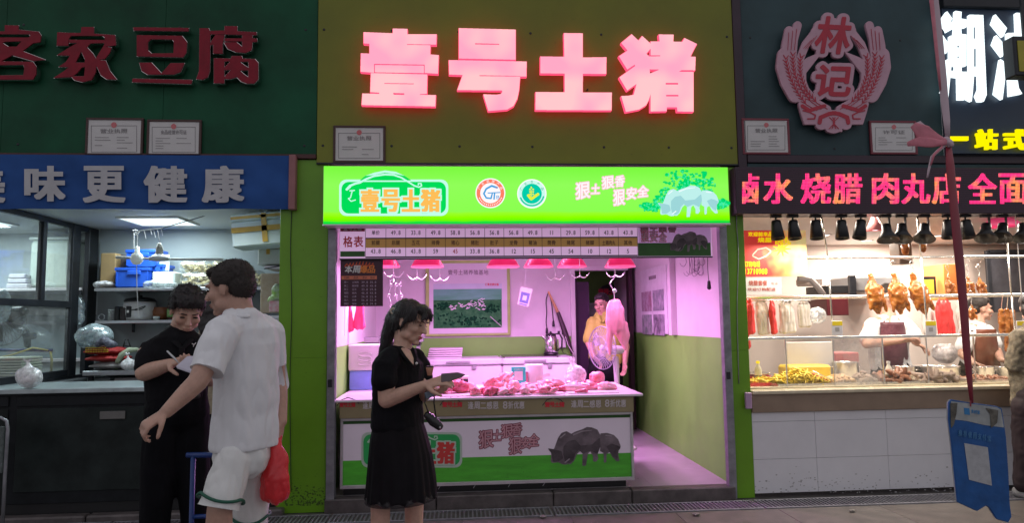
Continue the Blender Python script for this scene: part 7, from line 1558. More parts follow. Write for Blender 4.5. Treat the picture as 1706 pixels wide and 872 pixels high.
for k, (px, lab) in enumerate(((1264, 'small yellow capped sauce bottle at the left end'), (1482, 'clear bottle with white cap before the cook apron'))):
    Yx = .5 if k == 0 else .3; t = thing('sauce_bottle', lab, 'bottle', base(px, 640, Yx)); t.location.z = zr_; c = Vector((t.location.x, Yx, zr_+.001)); hh = .2 if k == 0 else .19
    B().lathe(c, [(.03, 0), (.033, .01), (.033, hh*.6), (.024, hh*.75), (.013, hh*.85), (.013, hh*.92)], 20).build('bottle_body', M('bottle_clear_%d' % k, (.6, .55, .3) if k == 0 else (.55, .50, .42), .12, var=.2, vs=20, col2=(.8, .78, .7)), t, smooth=True); B().lathe(c+Vector((0, 0, hh*.92)), [(.016, 0), (.016, .02), (0, .022)], 16).build('cap', m_py if k == 0 else m_paper, t); B().lathe(c+Vector((0, 0, .03)), [(.0336, 0), (.0336, .05)], 20).build('label', M('olive_label', (.2, .2, .12), .5), t)
def potx(px0, px1, py0, Y, label, mat=None):
    x0, x1 = P(px0, 620, Y).x, P(px1, 620, Y).x; r = (x1-x0)/2; h = P(px0, py0, Y).z-zr_; t = thing('steel_pot', label, 'pot', ((x0+x1)/2, Y+r, zr_), 'steel pots behind the glass')
    c = Vector(((x0+x1)/2, Y+r, zr_+.001)); B().lathe(c, [(r*.95, 0), (r, .01), (r, h-.01), (r*1.05, h), (r*.97, h), (r*.96, h-.02), (r*.93, .02), (0, .015)], 30).build('pot_body', mat or m_st, t, smooth=True)
    for s_ in (-1, 1): B().tube([c+Vector((s_*r, -.03, h*.7)), c+Vector((s_*(r+.03), -.03, h*.72)), c+Vector((s_*(r+.03), .03, h*.72)), c+Vector((s_*r, .03, h*.7))], .005, 6).build('handle', m_st, t, smooth=True)
potx(1500, 1532, 612, .5, 'round steel pot behind the dark braised joints'); potx(1552, 1616, 613, .55, 'wide steel pot left of the ribbon behind steamed glass'); potx(1636, 1664, 612, .55, 'steel pot in front of the brown apron'); potx(1670, 1696, 612, .6, 'steel pot near the right edge'); potx(1400, 1440, 605, .6, 'steaming steel pot behind the red crate glass')
tng = thing('food_tongs', 'red handled tongs lying on the yellow pickles', 'tongs', base(1375, 628, .2)); B().tube([P(1352, 622, .22), P(1384, 637, .2)], .006, 6).build('arm', m_rb, tng, smooth=True); B().tube([P(1354, 619, .24), P(1386, 634, .22)], .006, 6).build('arm', m_st, tng, smooth=True)
bk_ = thing('basin_stack', 'stacked red basins with steel lids at the left end behind glass', 'basins', base(1268, 640, .3)); bk_.location.z = zr_; cx_ = P(1268, 630, .6).x
for q in range(3): B().lathe((cx_, .68, zr_+.002+q*.03), [(.09, 0), (.125, .028), (.12, .028), (.085, .004)], 26).build('basin', m_rb if q < 2 else m_st, bk_, smooth=True)
bag(1575, 600, 1.1, .25, .3, 'white cloth like bag behind the steamed glass left of the ribbon', z=zr_+.1, seed=33, knot=False)

# ================================================================== NEAR THE CAMERA: ribbon and blue tag
YT1 = -4.05
rb_ = thing('ribbon', 'long plastic ribbon, pale above and dark red below, knotted half way', 'ribbon', P(1618, 668, YT1))
m_rbn = M('dark_red_ribbon', (.26, .02, .04), .45, var=.25, vs=20, stretch=(1, 1, .2)); m_rbp = M('pale_pink_ribbon', (.55, .42, .48), .5, var=.12, vs=14, stretch=(1, 1, .2)); m_rbq = M('rose_ribbon', (.60, .18, .24), .45, var=.2, vs=25)
def band(pts, wpx, Y, mat, name, th=.0012, par=rb_, crease=.0):
    b = B(); q = [P(x, y, Y) for x, y in pts]; k = (P(pts[0][0]+10, pts[0][1], Y)-P(pts[0][0], pts[0][1], Y)).length/10
    b.loft(q, [(w_*k*.62, th+.0015*abs(math.sin(i*1.7))) for i, w_ in enumerate(wpx)], 14, side=(1, .25, 0), cap=False); return b.build(name, mat, par, smooth=True)
band([(1548, -160), (1556, 0), (1563, 60), (1570, 130), (1577, 200), (1579, 232)], [8, 16, 16, 15, 12, 7], YT1, m_rbp, 'upper_band'); band([(1544, -160), (1552, 0), (1558, 60), (1563, 110), (1567, 150)], [5, 7, 6, 5, 2], YT1-.006, m_rbq, 'rose_edge')
band([(1580, 238), (1583, 275), (1588, 330), (1595, 400), (1600, 450), (1606, 520), (1611, 590), (1616, 640), (1619, 672)], [9, 15, 15, 16, 16, 15, 13, 9, 5], YT1, m_rbn, 'lower_band')
kt_ = B(); kt_.ell(P(1576, 236, YT1), (.012, .008, .012), 2).ell(P(1582, 240, YT1-.004), (.009, .008, .01), 2); me = kt_.voxel(.002, 1, .5, folds=.003, fs=120); add_obj('knot', me, m_rbp, rb_, True)
def bow(pts, ws, mat, name, Y): 
    b = B(); q = [P(x, y, Y) for x, y in pts]; k = (P(10, 0, Y)-P(0, 0, Y)).length/10; b.loft(q, [(w_*k*.72, .0022) for w_ in ws], 12, side=(0, 0, 1), cap=False); me = b.mesh(); bmx = bmesh.new(); bmx.from_mesh(me); bmesh.ops.subdivide_edges(bmx, edges=bmx.edges[:], cuts=1, use_grid_fill=True); bmx.to_mesh(me); bmx.free(); 
    for v in me.vertices: v.co += v.normal*noise.noise(v.co*90)*.0025
    add_obj(name, me, mat, rb_, True)
bow([(1576, 236), (1560, 232), (1540, 224), (1522, 208)], [7, 16, 26, 10], m_rbq, 'bow_loop', YT1-.004); bow([(1576, 238), (1552, 238), (1530, 236), (1512, 240)], [6, 12, 14, 6], m_rbq, 'bow_loop', YT1-.010); bow([(1578, 236), (1556, 226), (1535, 214), (1530, 203)], [4, 10, 14, 6], m_rbp, 'bow_loop', YT1+.006)
band([(1575, 242), (1562, 252), (1552, 262), (1547, 285), (1545, 296)], [4, 5, 4, 3, 2], YT1-.006, m_rbp, 'loose_end'); band([(1570, 244), (1556, 258), (1551, 275)], [3, 3, 2], YT1-.01, m_rbq, 'loose_end')
bt_ = thing('blue_tag', 'worn blue and white payment board hanging from the dark red ribbon', 'tag board', P(1632, 868, YT1+.02))
ob = Sheet(1575, 660, 1690, 880, YT1, 3)
out = [(1582, 672), (1586, 667), (1615, 672), (1660, 678), (1669, 682), (1676, 730), (1680, 790), (1682, 840), (1685, 862), (1680, 871), (1662, 866), (1649, 846), (1643, 843), (1628, 852), (1597, 838), (1592, 790), (1586, 730), (1582, 700)]
ob.poly(out); m_tb = M('tag_blue', (.012, .09, .30), .45, var=.2, vs=25, bump=.1, bs=60); m_tw = M('tag_white', (.36, .38, .38), .5, var=.25, vs=30)
sd = ob.copy(); sd.f = np.roll(ob.f, 5, 1); sd.build('foam_edge', m_tw, bt_, depth=.006, soft=1, front=-.0075)
ob.build('board', m_tb, bt_, depth=.006, soft=1, bevel=.001)
h_ = Sheet(1575, 660, 1690, 880, YT1, 3); h_.poly([(1584, 669), (1615, 673), (1660, 679), (1667, 683), (1672, 713), (1640, 709), (1610, 702), (1585, 699)]); h_.build('header_print', m_tw, bt_, depth=.0006, soft=.8, front=.0012)
s = Sheet(1575, 660, 1690, 880, YT1, 4); s.poly([(1606, 739), (1645, 746), (1652, 810), (1614, 800)]); s.build('blank_panel', M('tag_panel', (.50, .51, .53), .5, var=.25, vs=60, col2=(.38, .38, .40)), bt_, depth=.0006, soft=.6, front=.0012)
s = Sheet(1575, 660, 1690, 880, YT1, 5); s.poly([(1605, 680), (1614, 681), (1615, 692), (1606, 691)]); s.build('logo_print', M('tag_sky', (.04, .22, .50), .5), bt_, depth=.0006, soft=.8, front=.002)
s = Sheet(1575, 660, 1690, 880, YT1, 6)
for k, ch in enumerate('支付宝'): s.char(ch, 1617+k*5, 683+k*.6, 1621.5+k*5, 689+k*.6)
s.grow(.2).build('lettering', MATS['tag_sky'], bt_, depth=.0006, soft=.3, front=.002)
s = Sheet(1575, 660, 1690, 880, YT1, 5)
for k, ch in enumerate('推荐使用支付宝'): s.char(ch, 1596+k*8, 717+k*1.5, 1602+k*8, 727+k*1.5)
s.grow(.3).build('lettering', M('tag_pale', (.06, .2, .42), .5), bt_, depth=.0006, soft=.3, front=.002)
for pts in ([(1582, 672), (1594, 672), (1592, 690), (1588, 708), (1583, 715)], [(1640, 680), (1662, 684), (1660, 705), (1650, 714), (1648, 690)]): Sheet(1575, 660, 1690, 880, YT1, 4).poly(pts).build('dirt_print', M('grime', (.13, .12, .10), .8, var=.5, vs=60), bt_, depth=.0004, soft=2.5, front=.0026)
B().tube([P(1617, 668, YT1-.004), P(1617, 678, YT1-.006)], .0018, 6).build('tie', m_rbn, bt_)
# ================================================================== PEOPLE
def skin(name, c): return M(name, c, .5, var=.10, vs=30, sss=.12, bump=.03, bs=120)
m_skin = skin('skin', (.60, .37, .28)); m_skin_t = skin('skin_tanned', (.50, .30, .23)); m_skin_l = skin('skin_light', (.56, .33, .25))
m_hair = M('black_hair', (.012, .009, .010), .38, var=.3, vs=60, bump=.35, bs=220, stretch=(3, 3, .4)); m_hair2 = M('cropped_hair', (.022, .016, .014), .6, var=.3, vs=80, bump=.4, bs=260)
def fuzz(o, n, ln, mat, down=.3, seed=1, zmin=None):
    rn = random.Random(seed); me = o.data; nv = len(me.vertices); b = B(); off = Vector(wloc(o))
    for _ in range(n):
        v = me.vertices[rn.randrange(nv)]; nn = v.normal; t = (nn*rn.uniform(.35, .9)+Vector((rn.uniform(-1, 1), rn.uniform(-1, 1), rn.uniform(-1, .6)))*.5-Vector((0, 0, down))).normalized(); s = t.cross(nn if abs(t.dot(nn)) < .95 else Vector((1, 0, 0))).normalized()*.0011
        p = off+v.co; m_ = p+t*ln*.6*rn.uniform(.6, 1.2); e = m_+(t-Vector((0, 0, down*1.2))).normalized()*ln*.5; b.add([p-s, p+s, m_+s*.8, m_-s*.8, e], [[0, 1, 2, 3], [3, 2, 4]])
    h = b.build('hair_strands', mat, o); h['kind'] = 'stuff'; return h
m_eye = M('eye_dark', (.012, .008, .008), .15, var=0); m_lip = M('lips', (.42, .10, .10), .4, var=0); m_brow = M('eyebrow', (.02, .014, .012), .7, var=0)
def frame(f, u):
    f = Vector(f).normalized(); u = Vector(u); u = (u-f*u.dot(f)).normalized(); r = f.cross(u); return r, f, u
class Head:
    def __init__(s, c, f, u, k=1.0): s.c = Vector(c); s.r, s.f, s.u = frame(f, u); s.k = k; s.R = Matrix((s.r, s.f, s.u)).transposed()
    def p(s, x, y, z): return s.c+(s.r*x+s.f*y+s.u*z)*s.k
    def e(s, b, c, r, n=2, rot=None):
        R = s.R if rot is None else s.R@rot
        b.ell(s.p(*c), tuple(x*s.k for x in r), n, R)
    def skull(s, b):
        s.e(b, (0, -.014, .030), (.073, .092, .083), 3); s.e(b, (0, .030, -.022), (.061, .060, .080)); s.e(b, (0, .042, -.074), (.044, .044, .030)); s.e(b, (0, .074, -.095), (.021, .018, .016))
        for q in (-1, 1):
            s.e(b, (q*.036, .058, -.024), (.026, .026, .026)); s.e(b, (q*.030, .078, .024), (.025, .012, .008)); s.e(b, (q*.045, .02, -.066), (.018, .034, .026))
            s.e(b, (q*.072, -.004, -.010), (.007, .018, .030)); s.e(b, (q*.010, .100, -.030), (.009, .010, .008))
        b.loft([s.p(0, .083, .014), s.p(0, .097, -.010), s.p(0, .108, -.027)], [.009*s.k, .010*s.k, .012*s.k], 8)
        s.e(b, (0, .086, -.058), (.023, .013, .007)); s.e(b, (0, .084, -.068), (.019, .013, .007))
    def face(s, par, lips=m_lip, shut=False):
        for q in (-1, 1):
            b = B(); s.e(b, (q*.031, .0845, .003), (.013, .008, .0032 if shut else .0052), 2); b.build('eye', m_eye, par, True)
            b = B(); b.loft([s.p(q*.014, .0925, .022), s.p(q*.032, .091, .027), s.p(q*.050, .075, .021)], [(.0035*s.k, .0025*s.k), (.004*s.k, .003*s.k), (.002*s.k, .002*s.k)], 6); b.build('eyebrow', m_brow, par, True)
        b = B(); s.e(b, (0, .0885, -.0585), (.021, .0125, .0052)); s.e(b, (0, .087, -.0675), (.017, .0125, .0052)); b.build('lips', lips, par, True)
def hand(b, w_, d, n, sg=1, curl=(.35, .45, .4), k=1.0, spread=.0, thumb=.5):
    w_, d, n = Vector(w_), Vector(d).normalized(), Vector(n); n = (n-d*n.dot(d)).normalized(); s = n.cross(d)
    b.loft([w_, w_+d*.045*k, w_+d*.088*k], [(.026*k, .018*k), (.036*k, .017*k), (.039*k, .014*k)], 12, side=s)
    for i, L_ in enumerate((.074, .082, .076, .060)):
        o = (i-1.5); p = w_+d*.086*k+s*o*.0205*k*sg*-1; a = 0.0; pts = [p-d*.012*k, p]; rr = [.0092*k, .0090*k]
        for j, fr in enumerate((.45, .32, .23)):
            a += curl[j]*(1+.10*i); dd = (d*math.cos(a)+n*math.sin(a)+s*o*spread*-sg).normalized(); p = p+dd*L_*fr*k; pts.append(p); rr.append((.0085-.0009*j)*k)
        b.loft(pts, rr, 8)
    p = w_+d*.022*k+s*sg*.026*k; t1 = (d*.62+s*sg*.72+n*.30).normalized(); t2 = (d*.85+s*sg*.30+n*(.2+thumb)).normalized()
    b.loft([p, p+t1*.036*k, p+t1*.036*k+t2*.030*k, p+t1*.036*k+t2*.052*k], [.0135*k, .0115*k, .0100*k, .0082*k], 8)
def shoe(b, ankle, d, k=1.0, gz=GZ):
    a = Vector((ankle.x, ankle.y, gz)); d = Vector((d[0], d[1], 0)).normalized()
    b.loft([a-d*.05+Vector((0, 0, .045)), a+d*.03+Vector((0, 0, .045)), a+d*.12+Vector((0, 0, .035)), a+d*.17+Vector((0, 0, .028))], [(.038*k, .042*k), (.040*k, .045*k), (.043*k, .033*k), (.034*k, .024*k)], 12, side=d.cross(Vector((0, 0, 1))))
def put_person(label, body_b, vx, mat, group=None, origin_xy=None):
    me = body_b.voxel(vx, 3, .5); o = add_obj('person', me, mat, None, True); tag(o, label, 'person', group); return o
def lerp(a, b, t): return a*(1-t)+b*t

# ---- woman in black between the camera and the pork stall, facing right
Yw = -1.8
def W(x, y, d=0.0): return P(x, y, Yw+d)
hd = Head(W(683, 537), (.86, -.42, -.30), (.22, 0, 1)); b = B(); hd.skull(b)
side_w = Vector((.54, .84, 0)); fw = Vector((.84, -.54, 0))
b.loft([hd.p(0, -.02, -.06), W(671, 575), W(668, 592)], [.050, .050, .062], 12)
b.loft([W(668, 590), W(666, 604), W(664, 640), W(662, 680), W(664, 725), W(665, 750)], [(.10, .06), (.165, .085), (.145, .095), (.135, .095), (.165, .12), (.15, .11)], 16, side=side_w)
shR, shL = W(645, 603, -.13), W(694, 601, .13); eR, wR = W(643, 668, -.16), W(709, 642, -.24); eL, wL = W(704, 660, .06), W(716, 650, -.15)
b.loft([shR, lerp(shR, eR, .5), eR], [.052, .048, .041], 12); b.loft([eR, lerp(eR, wR, .4), wR], [.041, .038, .025], 12)
b.loft([shL, lerp(shL, eL, .5), eL], [.050, .045, .038], 12); b.loft([eL, lerp(eL, wL, .4), wL], [.038, .036, .025], 12)
hand(b, wR, W(737, 634, -.28)-wR, Vector((.1, .55, -.75)), 1, (.25, .55, .5)); hand(b, wL, W(737, 652, -.22)-wL, Vector((.1, -.3, .9)), -1, (.45, .6, .5))
for (hx_, kx, sgn) in ((650, 634, -.06), (682, 690, .08)):
    h0, k0, a0 = W(hx_, 735, sgn), W(kx, 838, sgn), W(kx-2, 960, sgn)
    b.loft([h0, lerp(h0, k0, .5), k0, lerp(k0, a0, .3), lerp(k0, a0, .75), a0], [.085, .072, .052, .050, .034, .032], 14)
    b.loft([a0+Vector((0, 0, .02)), Vector((a0.x, a0.y, GZ+.04))], [.032, .036], 12)
wm = put_person('woman in a black blouse and skirt standing before the pork counter', b, .0052, m_skin)
hd.face(wm, M('woman_lips', (.50, .05, .09), .4, var=0), shut=True)
# hair: cap, fringe, tail over the back
b = B(); hd.e(b, (0, -.026, .042), (.079, .093, .080), 3); hd.e(b, (0, -.050, -.005), (.073, .062, .080), 3); hd.e(b, (0, .045, .083), (.064, .052, .032), 2)
for q in (-1, 1): hd.e(b, (q*.066, .018, .048), (.020, .050, .050), 2); b.loft([hd.p(q*.072, .030, .06), hd.p(q*.079, .016, .01), hd.p(q*.077, .002, -.035)], [.016, .013, .006], 8)
b.loft([hd.p(-.02, .06, .085), hd.p(-.035, .092, .062), hd.p(-.045, .096, .036)], [(.02, .012), (.02, .009), (.01, .005)], 8); b.loft([hd.p(.02, .06, .085), hd.p(.03, .092, .06), hd.p(.045, .09, .034)], [(.02, .012), (.02, .009), (.01, .005)], 8)
b.loft([hd.p(0, -.10, .04), W(652, 535, .02), W(646, 560, .03), W(640, 580, .04), W(632, 592, .05)], [(.036, .034), (.038, .032), (.036, .028), (.028, .022), (.010, .010)], 14, side=(1, 0, 0))
me = b.voxel(.0055, 3, .5, folds=.005, fs=60, stretch=(1.5, 1.5, .25)); fuzz(add_obj('hair', me, m_hair, wm, True), 1500, .030, m_hair, 1.0)
B().tube(arcpts(W(656, 519, -.03).x, W(656, 519).z, Yw-.055, .014, 60, 260, 8), .005, 6).build('hair_clip', M('clip_gold', (.6, .5, .4), .3, metal=.8), wm, True)
m_blk = M('black_cloth', (.007, .007, .009), .8, var=.3, vs=12, bump=.1, bs=120, spec=.15); m_blk2 = M('black_chiffon', (.008, .007, .009), .75, var=.3, vs=14, bump=.1, bs=90, spec=.15)
b = B(); b.loft([W(667, 593), W(666, 605), W(664, 640), W(662, 680), W(662, 708)], [(.125, .072), (.180, .100), (.163, .112), (.158, .118), (.166, .128)], 18, side=side_w)
b.loft([W(650, 598, -.10), W(640, 612, -.15), W(640, 634, -.165)], [.062, .068, .066], 14); b.loft([W(690, 598, .10), W(699, 612, .14), W(703, 632, .12)], [.058, .064, .06], 14)
def vneck(p, n): return p
me = b.voxel(.0065, 3, .5, folds=.008, fs=14, stretch=(1, 1, .6)); blouse = add_obj('blouse', me, m_blk, wm, True)
cx0 = hd.p(0, 0, 0)
# skin V at the neck with collar edges
b = B(); v0 = W(690, 612, -.155); b.loft([W(676, 583, -.07), W(683, 596, -.12), v0], [(.034, .008), (.026, .008), (.004, .004)], 10, side=side_w); me = b.voxel(.004, 2); add_obj('neckline', me, m_skin, wm, True)
B().loft([W(664, 581, -.075), W(673, 594, -.135), v0+Vector((0, -.008, 0))], [(.012, .006), (.012, .006), (.005, .005)], 8, side=side_w).loft([W(689, 582, -.03), W(693, 596, -.10), v0+Vector((0.0, -.008, 0))], [(.010, .006), (.010, .006), (.005, .005)], 8, side=side_w).build('collar', m_blk, wm, True)
B().ell(W(694, 606, -.17), .008, 1).build('button', m_paper, wm, True)
def skirt(p, n): return p
b = B(); b.loft([W(663, 702), W(664, 725), W(667, 760), W(669, 800), W(669, 826)], [(.150, .118), (.172, .135), (.190, .155), (.205, .168), (.212, .176)], 30, side=side_w)
cs = W(667, 760)
def pleat(co, n):
    t = min(1, max(0, (W(0, 705).z-co.z)/.38)); a = math.atan2(co.y-cs.y, co.x-cs.x); z0 = W(669, 826).z
    k_ = 1+t*.022*math.sin(a*22)+t*.025*math.sin(a*9+1.3+co.z*3); return Vector((cs.x+(co.x-cs.x)*k_, cs.y+(co.y-cs.y)*k_, max(co.z, z0-.008+.010*math.sin(a*11))))
me = b.voxel(.0075, 2, .5, fn=pleat); add_obj('skirt', me, m_blk2, wm, True)
b = B(); b.loft([W(669, 822), W(669, 832)], [(.205, .170), (.214, .178)], 40, side=side_w, cap=False); b.build('skirt_lace', M('sheer_lace', (.05, .045, .05), .7, alpha=.55, var=0), wm, True)
b = B(); 
for kx, sgn in ((632, -.06), (688, .08)): a0 = W(kx, 960, sgn); shoe(b, a0, (fw.x, fw.y), .95)
me = b.voxel(.008, 2); add_obj('shoes', me, m_black, wm, True)
# what she holds and carries
def flatpiece(pts, Y, th, name, mat, par=None):
    s = Sheet(min(p[0] for p in pts), min(p[1] for p in pts), max(p[0] for p in pts), max(p[1] for p in pts), Y, 6).poly(pts); return s.build(name, mat, par, depth=th, soft=1.0, bevel=th*.25)
o = flatpiece([(736, 624), (762, 622), (774, 625), (768, 629), (748, 636), (736, 637)], Yw-.30, .012, 'grey_pouch', M('mauve_grey_cloth', (.17, .13, .15), .5, var=.15)); tag(o, 'flat grey tapering pouch held out in the woman hands', 'pouch')
cp2 = thing('paper_cup', 'small peach paper cup with dark rim in the woman hand', 'cup', W(716, 625, -.27)); c = W(716, 626, -.25); B().lathe(c, [(.012, 0), (.019, .035), (.019, .04)], 16).build('cup_body', M('peach', (.62, .30, .2), .5), cp2, True); B().lathe(c+Vector((0, 0, .0405)), [(.020, 0), (.020, .006), (.0, .007)], 16).build('lid', M('dark_brown2', (.05, .02, .02), .4), cp2, True)
ph = tag(B().box(W(708, 664, -.26), W(722, 652, -.245), .003, Matrix.Rotation(-.35, 3, 'Y')).build('phone', M('phone_glass', (.16, .20, .26), .12, var=.3, vs=30)), 'bluish phone held below the woman fingers', 'phone')
bgc = thing('belt_bag', 'small black pouch hanging on two straps at the woman hip', 'bag', W(727, 716, -.2)); B().loft([W(712, 692, -.2), W(722, 703, -.2), W(733, 712, -.2)], [(.020, .018), (.026, .02), (.020, .016)], 12).build('pouch', M('black_leather', (.015, .015, .017), .25, bump=.1, bs=90), bgc, True); B().tube([W(710, 648, -.22), W(708, 672, -.21), W(716, 694, -.2)], .0035, 6).tube([W(724, 650, -.24), W(723, 672, -.22), W(727, 700, -.2)], .0035, 6).build('strap', m_black, bgc, True); B().ell(W(733, 713, -.225), .006, 1).build('buckle', m_steel, bgc, True)

# ---- man in white T shirt, back three quarter, reaching left
Ym = -2.5
def V_(x, y, d=0.0): return P(x, y, Ym+d)
hd = Head(V_(382, 480), (-.97, .16, -.20), (-.14, 0, 1), 1.0); b = B(); hd.skull(b)
side_m = Vector((.6, .8, 0)); fm = Vector((-.8, .6, 0))
b.loft([hd.p(0, -.028, -.05), V_(398, 515), V_(408, 545)], [.058, .060, .075], 12)
b.loft([V_(408, 540), V_(408, 565), V_(410, 620), V_(407, 690), V_(402, 750)], [(.10, .065), (.145, .08), (.122, .083), (.112, .083), (.115, .09)], 16, side=side_m)
sL, sR = V_(368, 556, -.14), V_(448, 556, .15); eLm, wLm = V_(330, 636, -.25), V_(276, 688, -.33); eRm, wRm = V_(463, 640, .16), V_(468, 704, .10)
b.loft([sL, lerp(sL, eLm, .5), eLm], [.055, .046, .040], 12); b.loft([eLm, lerp(eLm, wLm, .35), wLm], [.040, .037, .025], 12); b.loft([sR, lerp(sR, eRm, .5), eRm], [.058, .05, .042], 12); b.loft([eRm, lerp(eRm, wRm, .4), wRm], [.042, .038, .027], 12)
hand(b, wLm, V_(250, 705, -.36)-wLm, Vector((.0, .35, -1)), -1, (.6, .8, .7), .92); hand(b, wRm, V_(462, 738, .08)-wRm, Vector((-1, .1, 0)), 1, (.6, .9, .8), 1.0)
legs = []
for hx_, kx, ky, ax_, sgn, ko in ((388, 366, 850, 358, -.08, -.05), (424, 414, 856, 420, .1, .05)):
    h0, k0, a0 = V_(hx_, 765, sgn), V_(kx, ky, sgn+ko), V_(ax_, 1045, sgn)
    b.loft([h0, lerp(h0, k0, .5), k0, lerp(k0, a0, .3), lerp(k0, a0, .75), a0], [.068, .062, .050, .055, .040, .036], 14); b.loft([a0+Vector((0, 0, .02)), Vector((a0.x, a0.y, GZ+.05))], [.036, .038], 10); legs.append((h0, k0, a0))
mw = put_person('man in a white T shirt and white shorts walking left with a red bag', b, .0055, m_skin_t)
hd.face(mw, M('man_lips', (.28, .10, .08), .5, var=0))
b = B(); hd.e(b, (0, -.026, .045), (.080, .094, .078), 3); hd.e(b, (0, -.055, .0), (.074, .060, .072), 3); hd.e(b, (0, .035, .078), (.060, .050, .030))
for q in (-1, 1): hd.e(b, (q*.068, -.006, .045), (.014, .048, .045))
me = b.voxel(.0055, 3, .5, folds=.002, fs=70); fuzz(add_obj('hair', me, m_hair2, mw, True), 2600, .007, m_hair2, .1)
m_wt = M('white_cotton', (.80, .81, .84), .8, var=.05, vs=5, bump=.08, bs=200)
b = B(); b.loft([V_(408, 532), V_(408, 548), V_(409, 575), V_(411, 630), V_(408, 690), V_(406, 742)], [(.100, .068), (.158, .090), (.162, .100), (.143, .102), (.136, .104), (.142, .110)], 18, side=side_m)
b.loft([V_(388, 548, -.07), V_(369, 556, -.135), V_(361, 577, -.165), V_(346, 616, -.215), V_(336, 634, -.24)], [.064, .073, .070, .066, .064], 14); b.loft([V_(436, 548, .09), V_(447, 557, .145), V_(452, 577, .155), V_(457, 612, .16), V_(460, 640, .16)], [.064, .072, .066, .060, .058], 14)
zh = V_(406, 742).z
def hem(z0): return lambda p, n: Vector((p.x, p.y, max(p.z, z0-.012)))
def cut(*pl):
    pl = [(Vector(p), Vector(d).normalized(), r) for p, d, r in pl]
    def fn(q, n):
        for p, d, r in pl:
            t = (q-p).dot(d)
            if t > 0 and (q-p).length < r: q = q-d*t
        return q
    return fn
c1_ = cut((V_(345, 620, -.215), eLm-sL, .11), (V_(457, 612, .16), eRm-sR, .10)); h1_ = hem(zh)
me = b.voxel(.006, 3, .5, folds=.015, fs=7, stretch=(1.9, 1.9, .5), fn=lambda p, n: h1_(c1_(p, n), n)); add_obj('t_shirt', me, m_wt, mw, True)
B().loft([V_(386, 523, -.06), V_(396, 528, -.085), V_(412, 528, -.075), V_(425, 524, -.01), V_(424, 518, .05)], [(.007, .007)]*5, 8).build('collar_rib', m_wt, mw, True)
m_ws = M('white_shorts', (.76, .77, .76), .55, var=.05, vs=6, bump=.05, bs=120)
b = B(); b.loft([V_(404, 738), V_(402, 762)], [(.124, .100), (.128, .104)], 16, side=side_m)
hemp = []
for (h0, k0, a0), (tx_, ty_) in zip(legs, ((364, 846), (413, 868))):
    e = V_(tx_, ty_, k0.y-Ym); b.loft([h0+Vector((0, 0, .0)), lerp(h0, e, .5), e, e+(e-h0).normalized()*.08], [(.072, .076), (.078, .080), (.086, .086), (.086, .086)], 16); hemp.append((h0, e))
me = b.voxel(.006, 3, .5, folds=.014, fs=8, stretch=(1.6, 1.6, .5), fn=cut(*[(e, e-h0, .19) for h0, e in hemp])); add_obj('shorts', me, m_ws, mw, True)
m_gs = M('green_stripe', (.01, .10, .06), .6, var=0)
for h0, e in hemp:
    ax_ = (e-h0).normalized(); q = e-ax_*.045; a1 = ax_.orthogonal().normalized(); a2 = ax_.cross(a1); pts = [q+(a1*math.cos(2*math.pi*k/28)+a2*math.sin(2*math.pi*k/28))*.092+ax_*.02*abs(math.sin(2*math.pi*k/28*1.5)) for k in range(29)]
    B().tube(pts, .0065, 6).build('hem_stripe', m_gs, mw, True)
b = B()
for h0, k0, a0 in legs: shoe(b, a0, (fm.x, fm.y), 1.1)
me = b.voxel(.009, 2); add_obj('shoes', me, m_wt, mw, True)
tag(vox(B().ell(V_(247, 713, -.34), (.012, .008, .010), 2), 'paper_ball', m_paper, size=.003), 'tiny white paper pinched in the hand of the man in white', 'paper')
# red bag in his right hand
b = B(); b.loft([V_(461, 735, .06), V_(462, 760, .06), V_(460, 795, .06), V_(459, 822, .06)], [(.018, .016), (.040, .030), (.062, .055), (.058, .052)], 16, side=(1, 0, 0)); b.loft([V_(461, 745, .06), V_(468, 728, .08)], [.012, .006], 8); b.loft([V_(461, 745, .06), V_(456, 728, .05)], [.012, .006], 8)
me = b.voxel(.006, 2, .5, folds=.013, fs=18, stretch=(1.6, 1.6, .5)); o = add_obj('plastic_bag', me, M('red_film_bag', (.62, .03, .04), .35, var=.2, vs=9, emit=(.6, .03, .03), es=.04), None, True); tag(o, 'red plastic bag hanging from the hand of the man in white', 'plastic bag')

# ---- man in black polo writing
Yk = -1.9
def K(x, y, d=0.0): return P(x, y, Yk+d)
hd = Head(K(311, 517), (.42, -.74, -.50), (.25, -.35, 1)); b = B(); hd.skull(b)
side_k = Vector((.94, .35, 0)); fk = Vector((.35, -.94, 0))
b.loft([hd.p(0, -.02, -.05), K(301, 553, .03), K(299, 570, .05)], [.056, .056, .07], 12)
b.loft([K(298, 570), K(297, 588), K(295, 625), K(295, 665), K(293, 690)], [(.09, .06), (.15, .08), (.13, .09), (.12, .09), (.12, .09)], 16, side=side_k)
kR, kL = K(248, 590, -.05), K(342, 584, .06); eKR, wKR = K(240, 622, -.10), K(284, 607, -.26); eKL, wKL = K(352, 632, .0), K(332, 618, -.22)
b.loft([kR, lerp(kR, eKR, .5), eKR], [.055, .052, .043], 12); b.loft([eKR, lerp(eKR, wKR, .4), wKR], [.043, .04, .027], 12); b.loft([kL, lerp(kL, eKL, .5), eKL], [.055, .05, .042], 12); b.loft([eKL, lerp(eKL, wKL, .4), wKL], [.042, .038, .027], 12)
hand(b, wKR, K(303, 600, -.30)-wKR, Vector((.25, .4, -.85)), 1, (.5, .7, .6)); hand(b, wKL, K(316, 612, -.30)-wKL, Vector((-.2, .3, .9)), 1, (.3, .4, .4))
kl = []
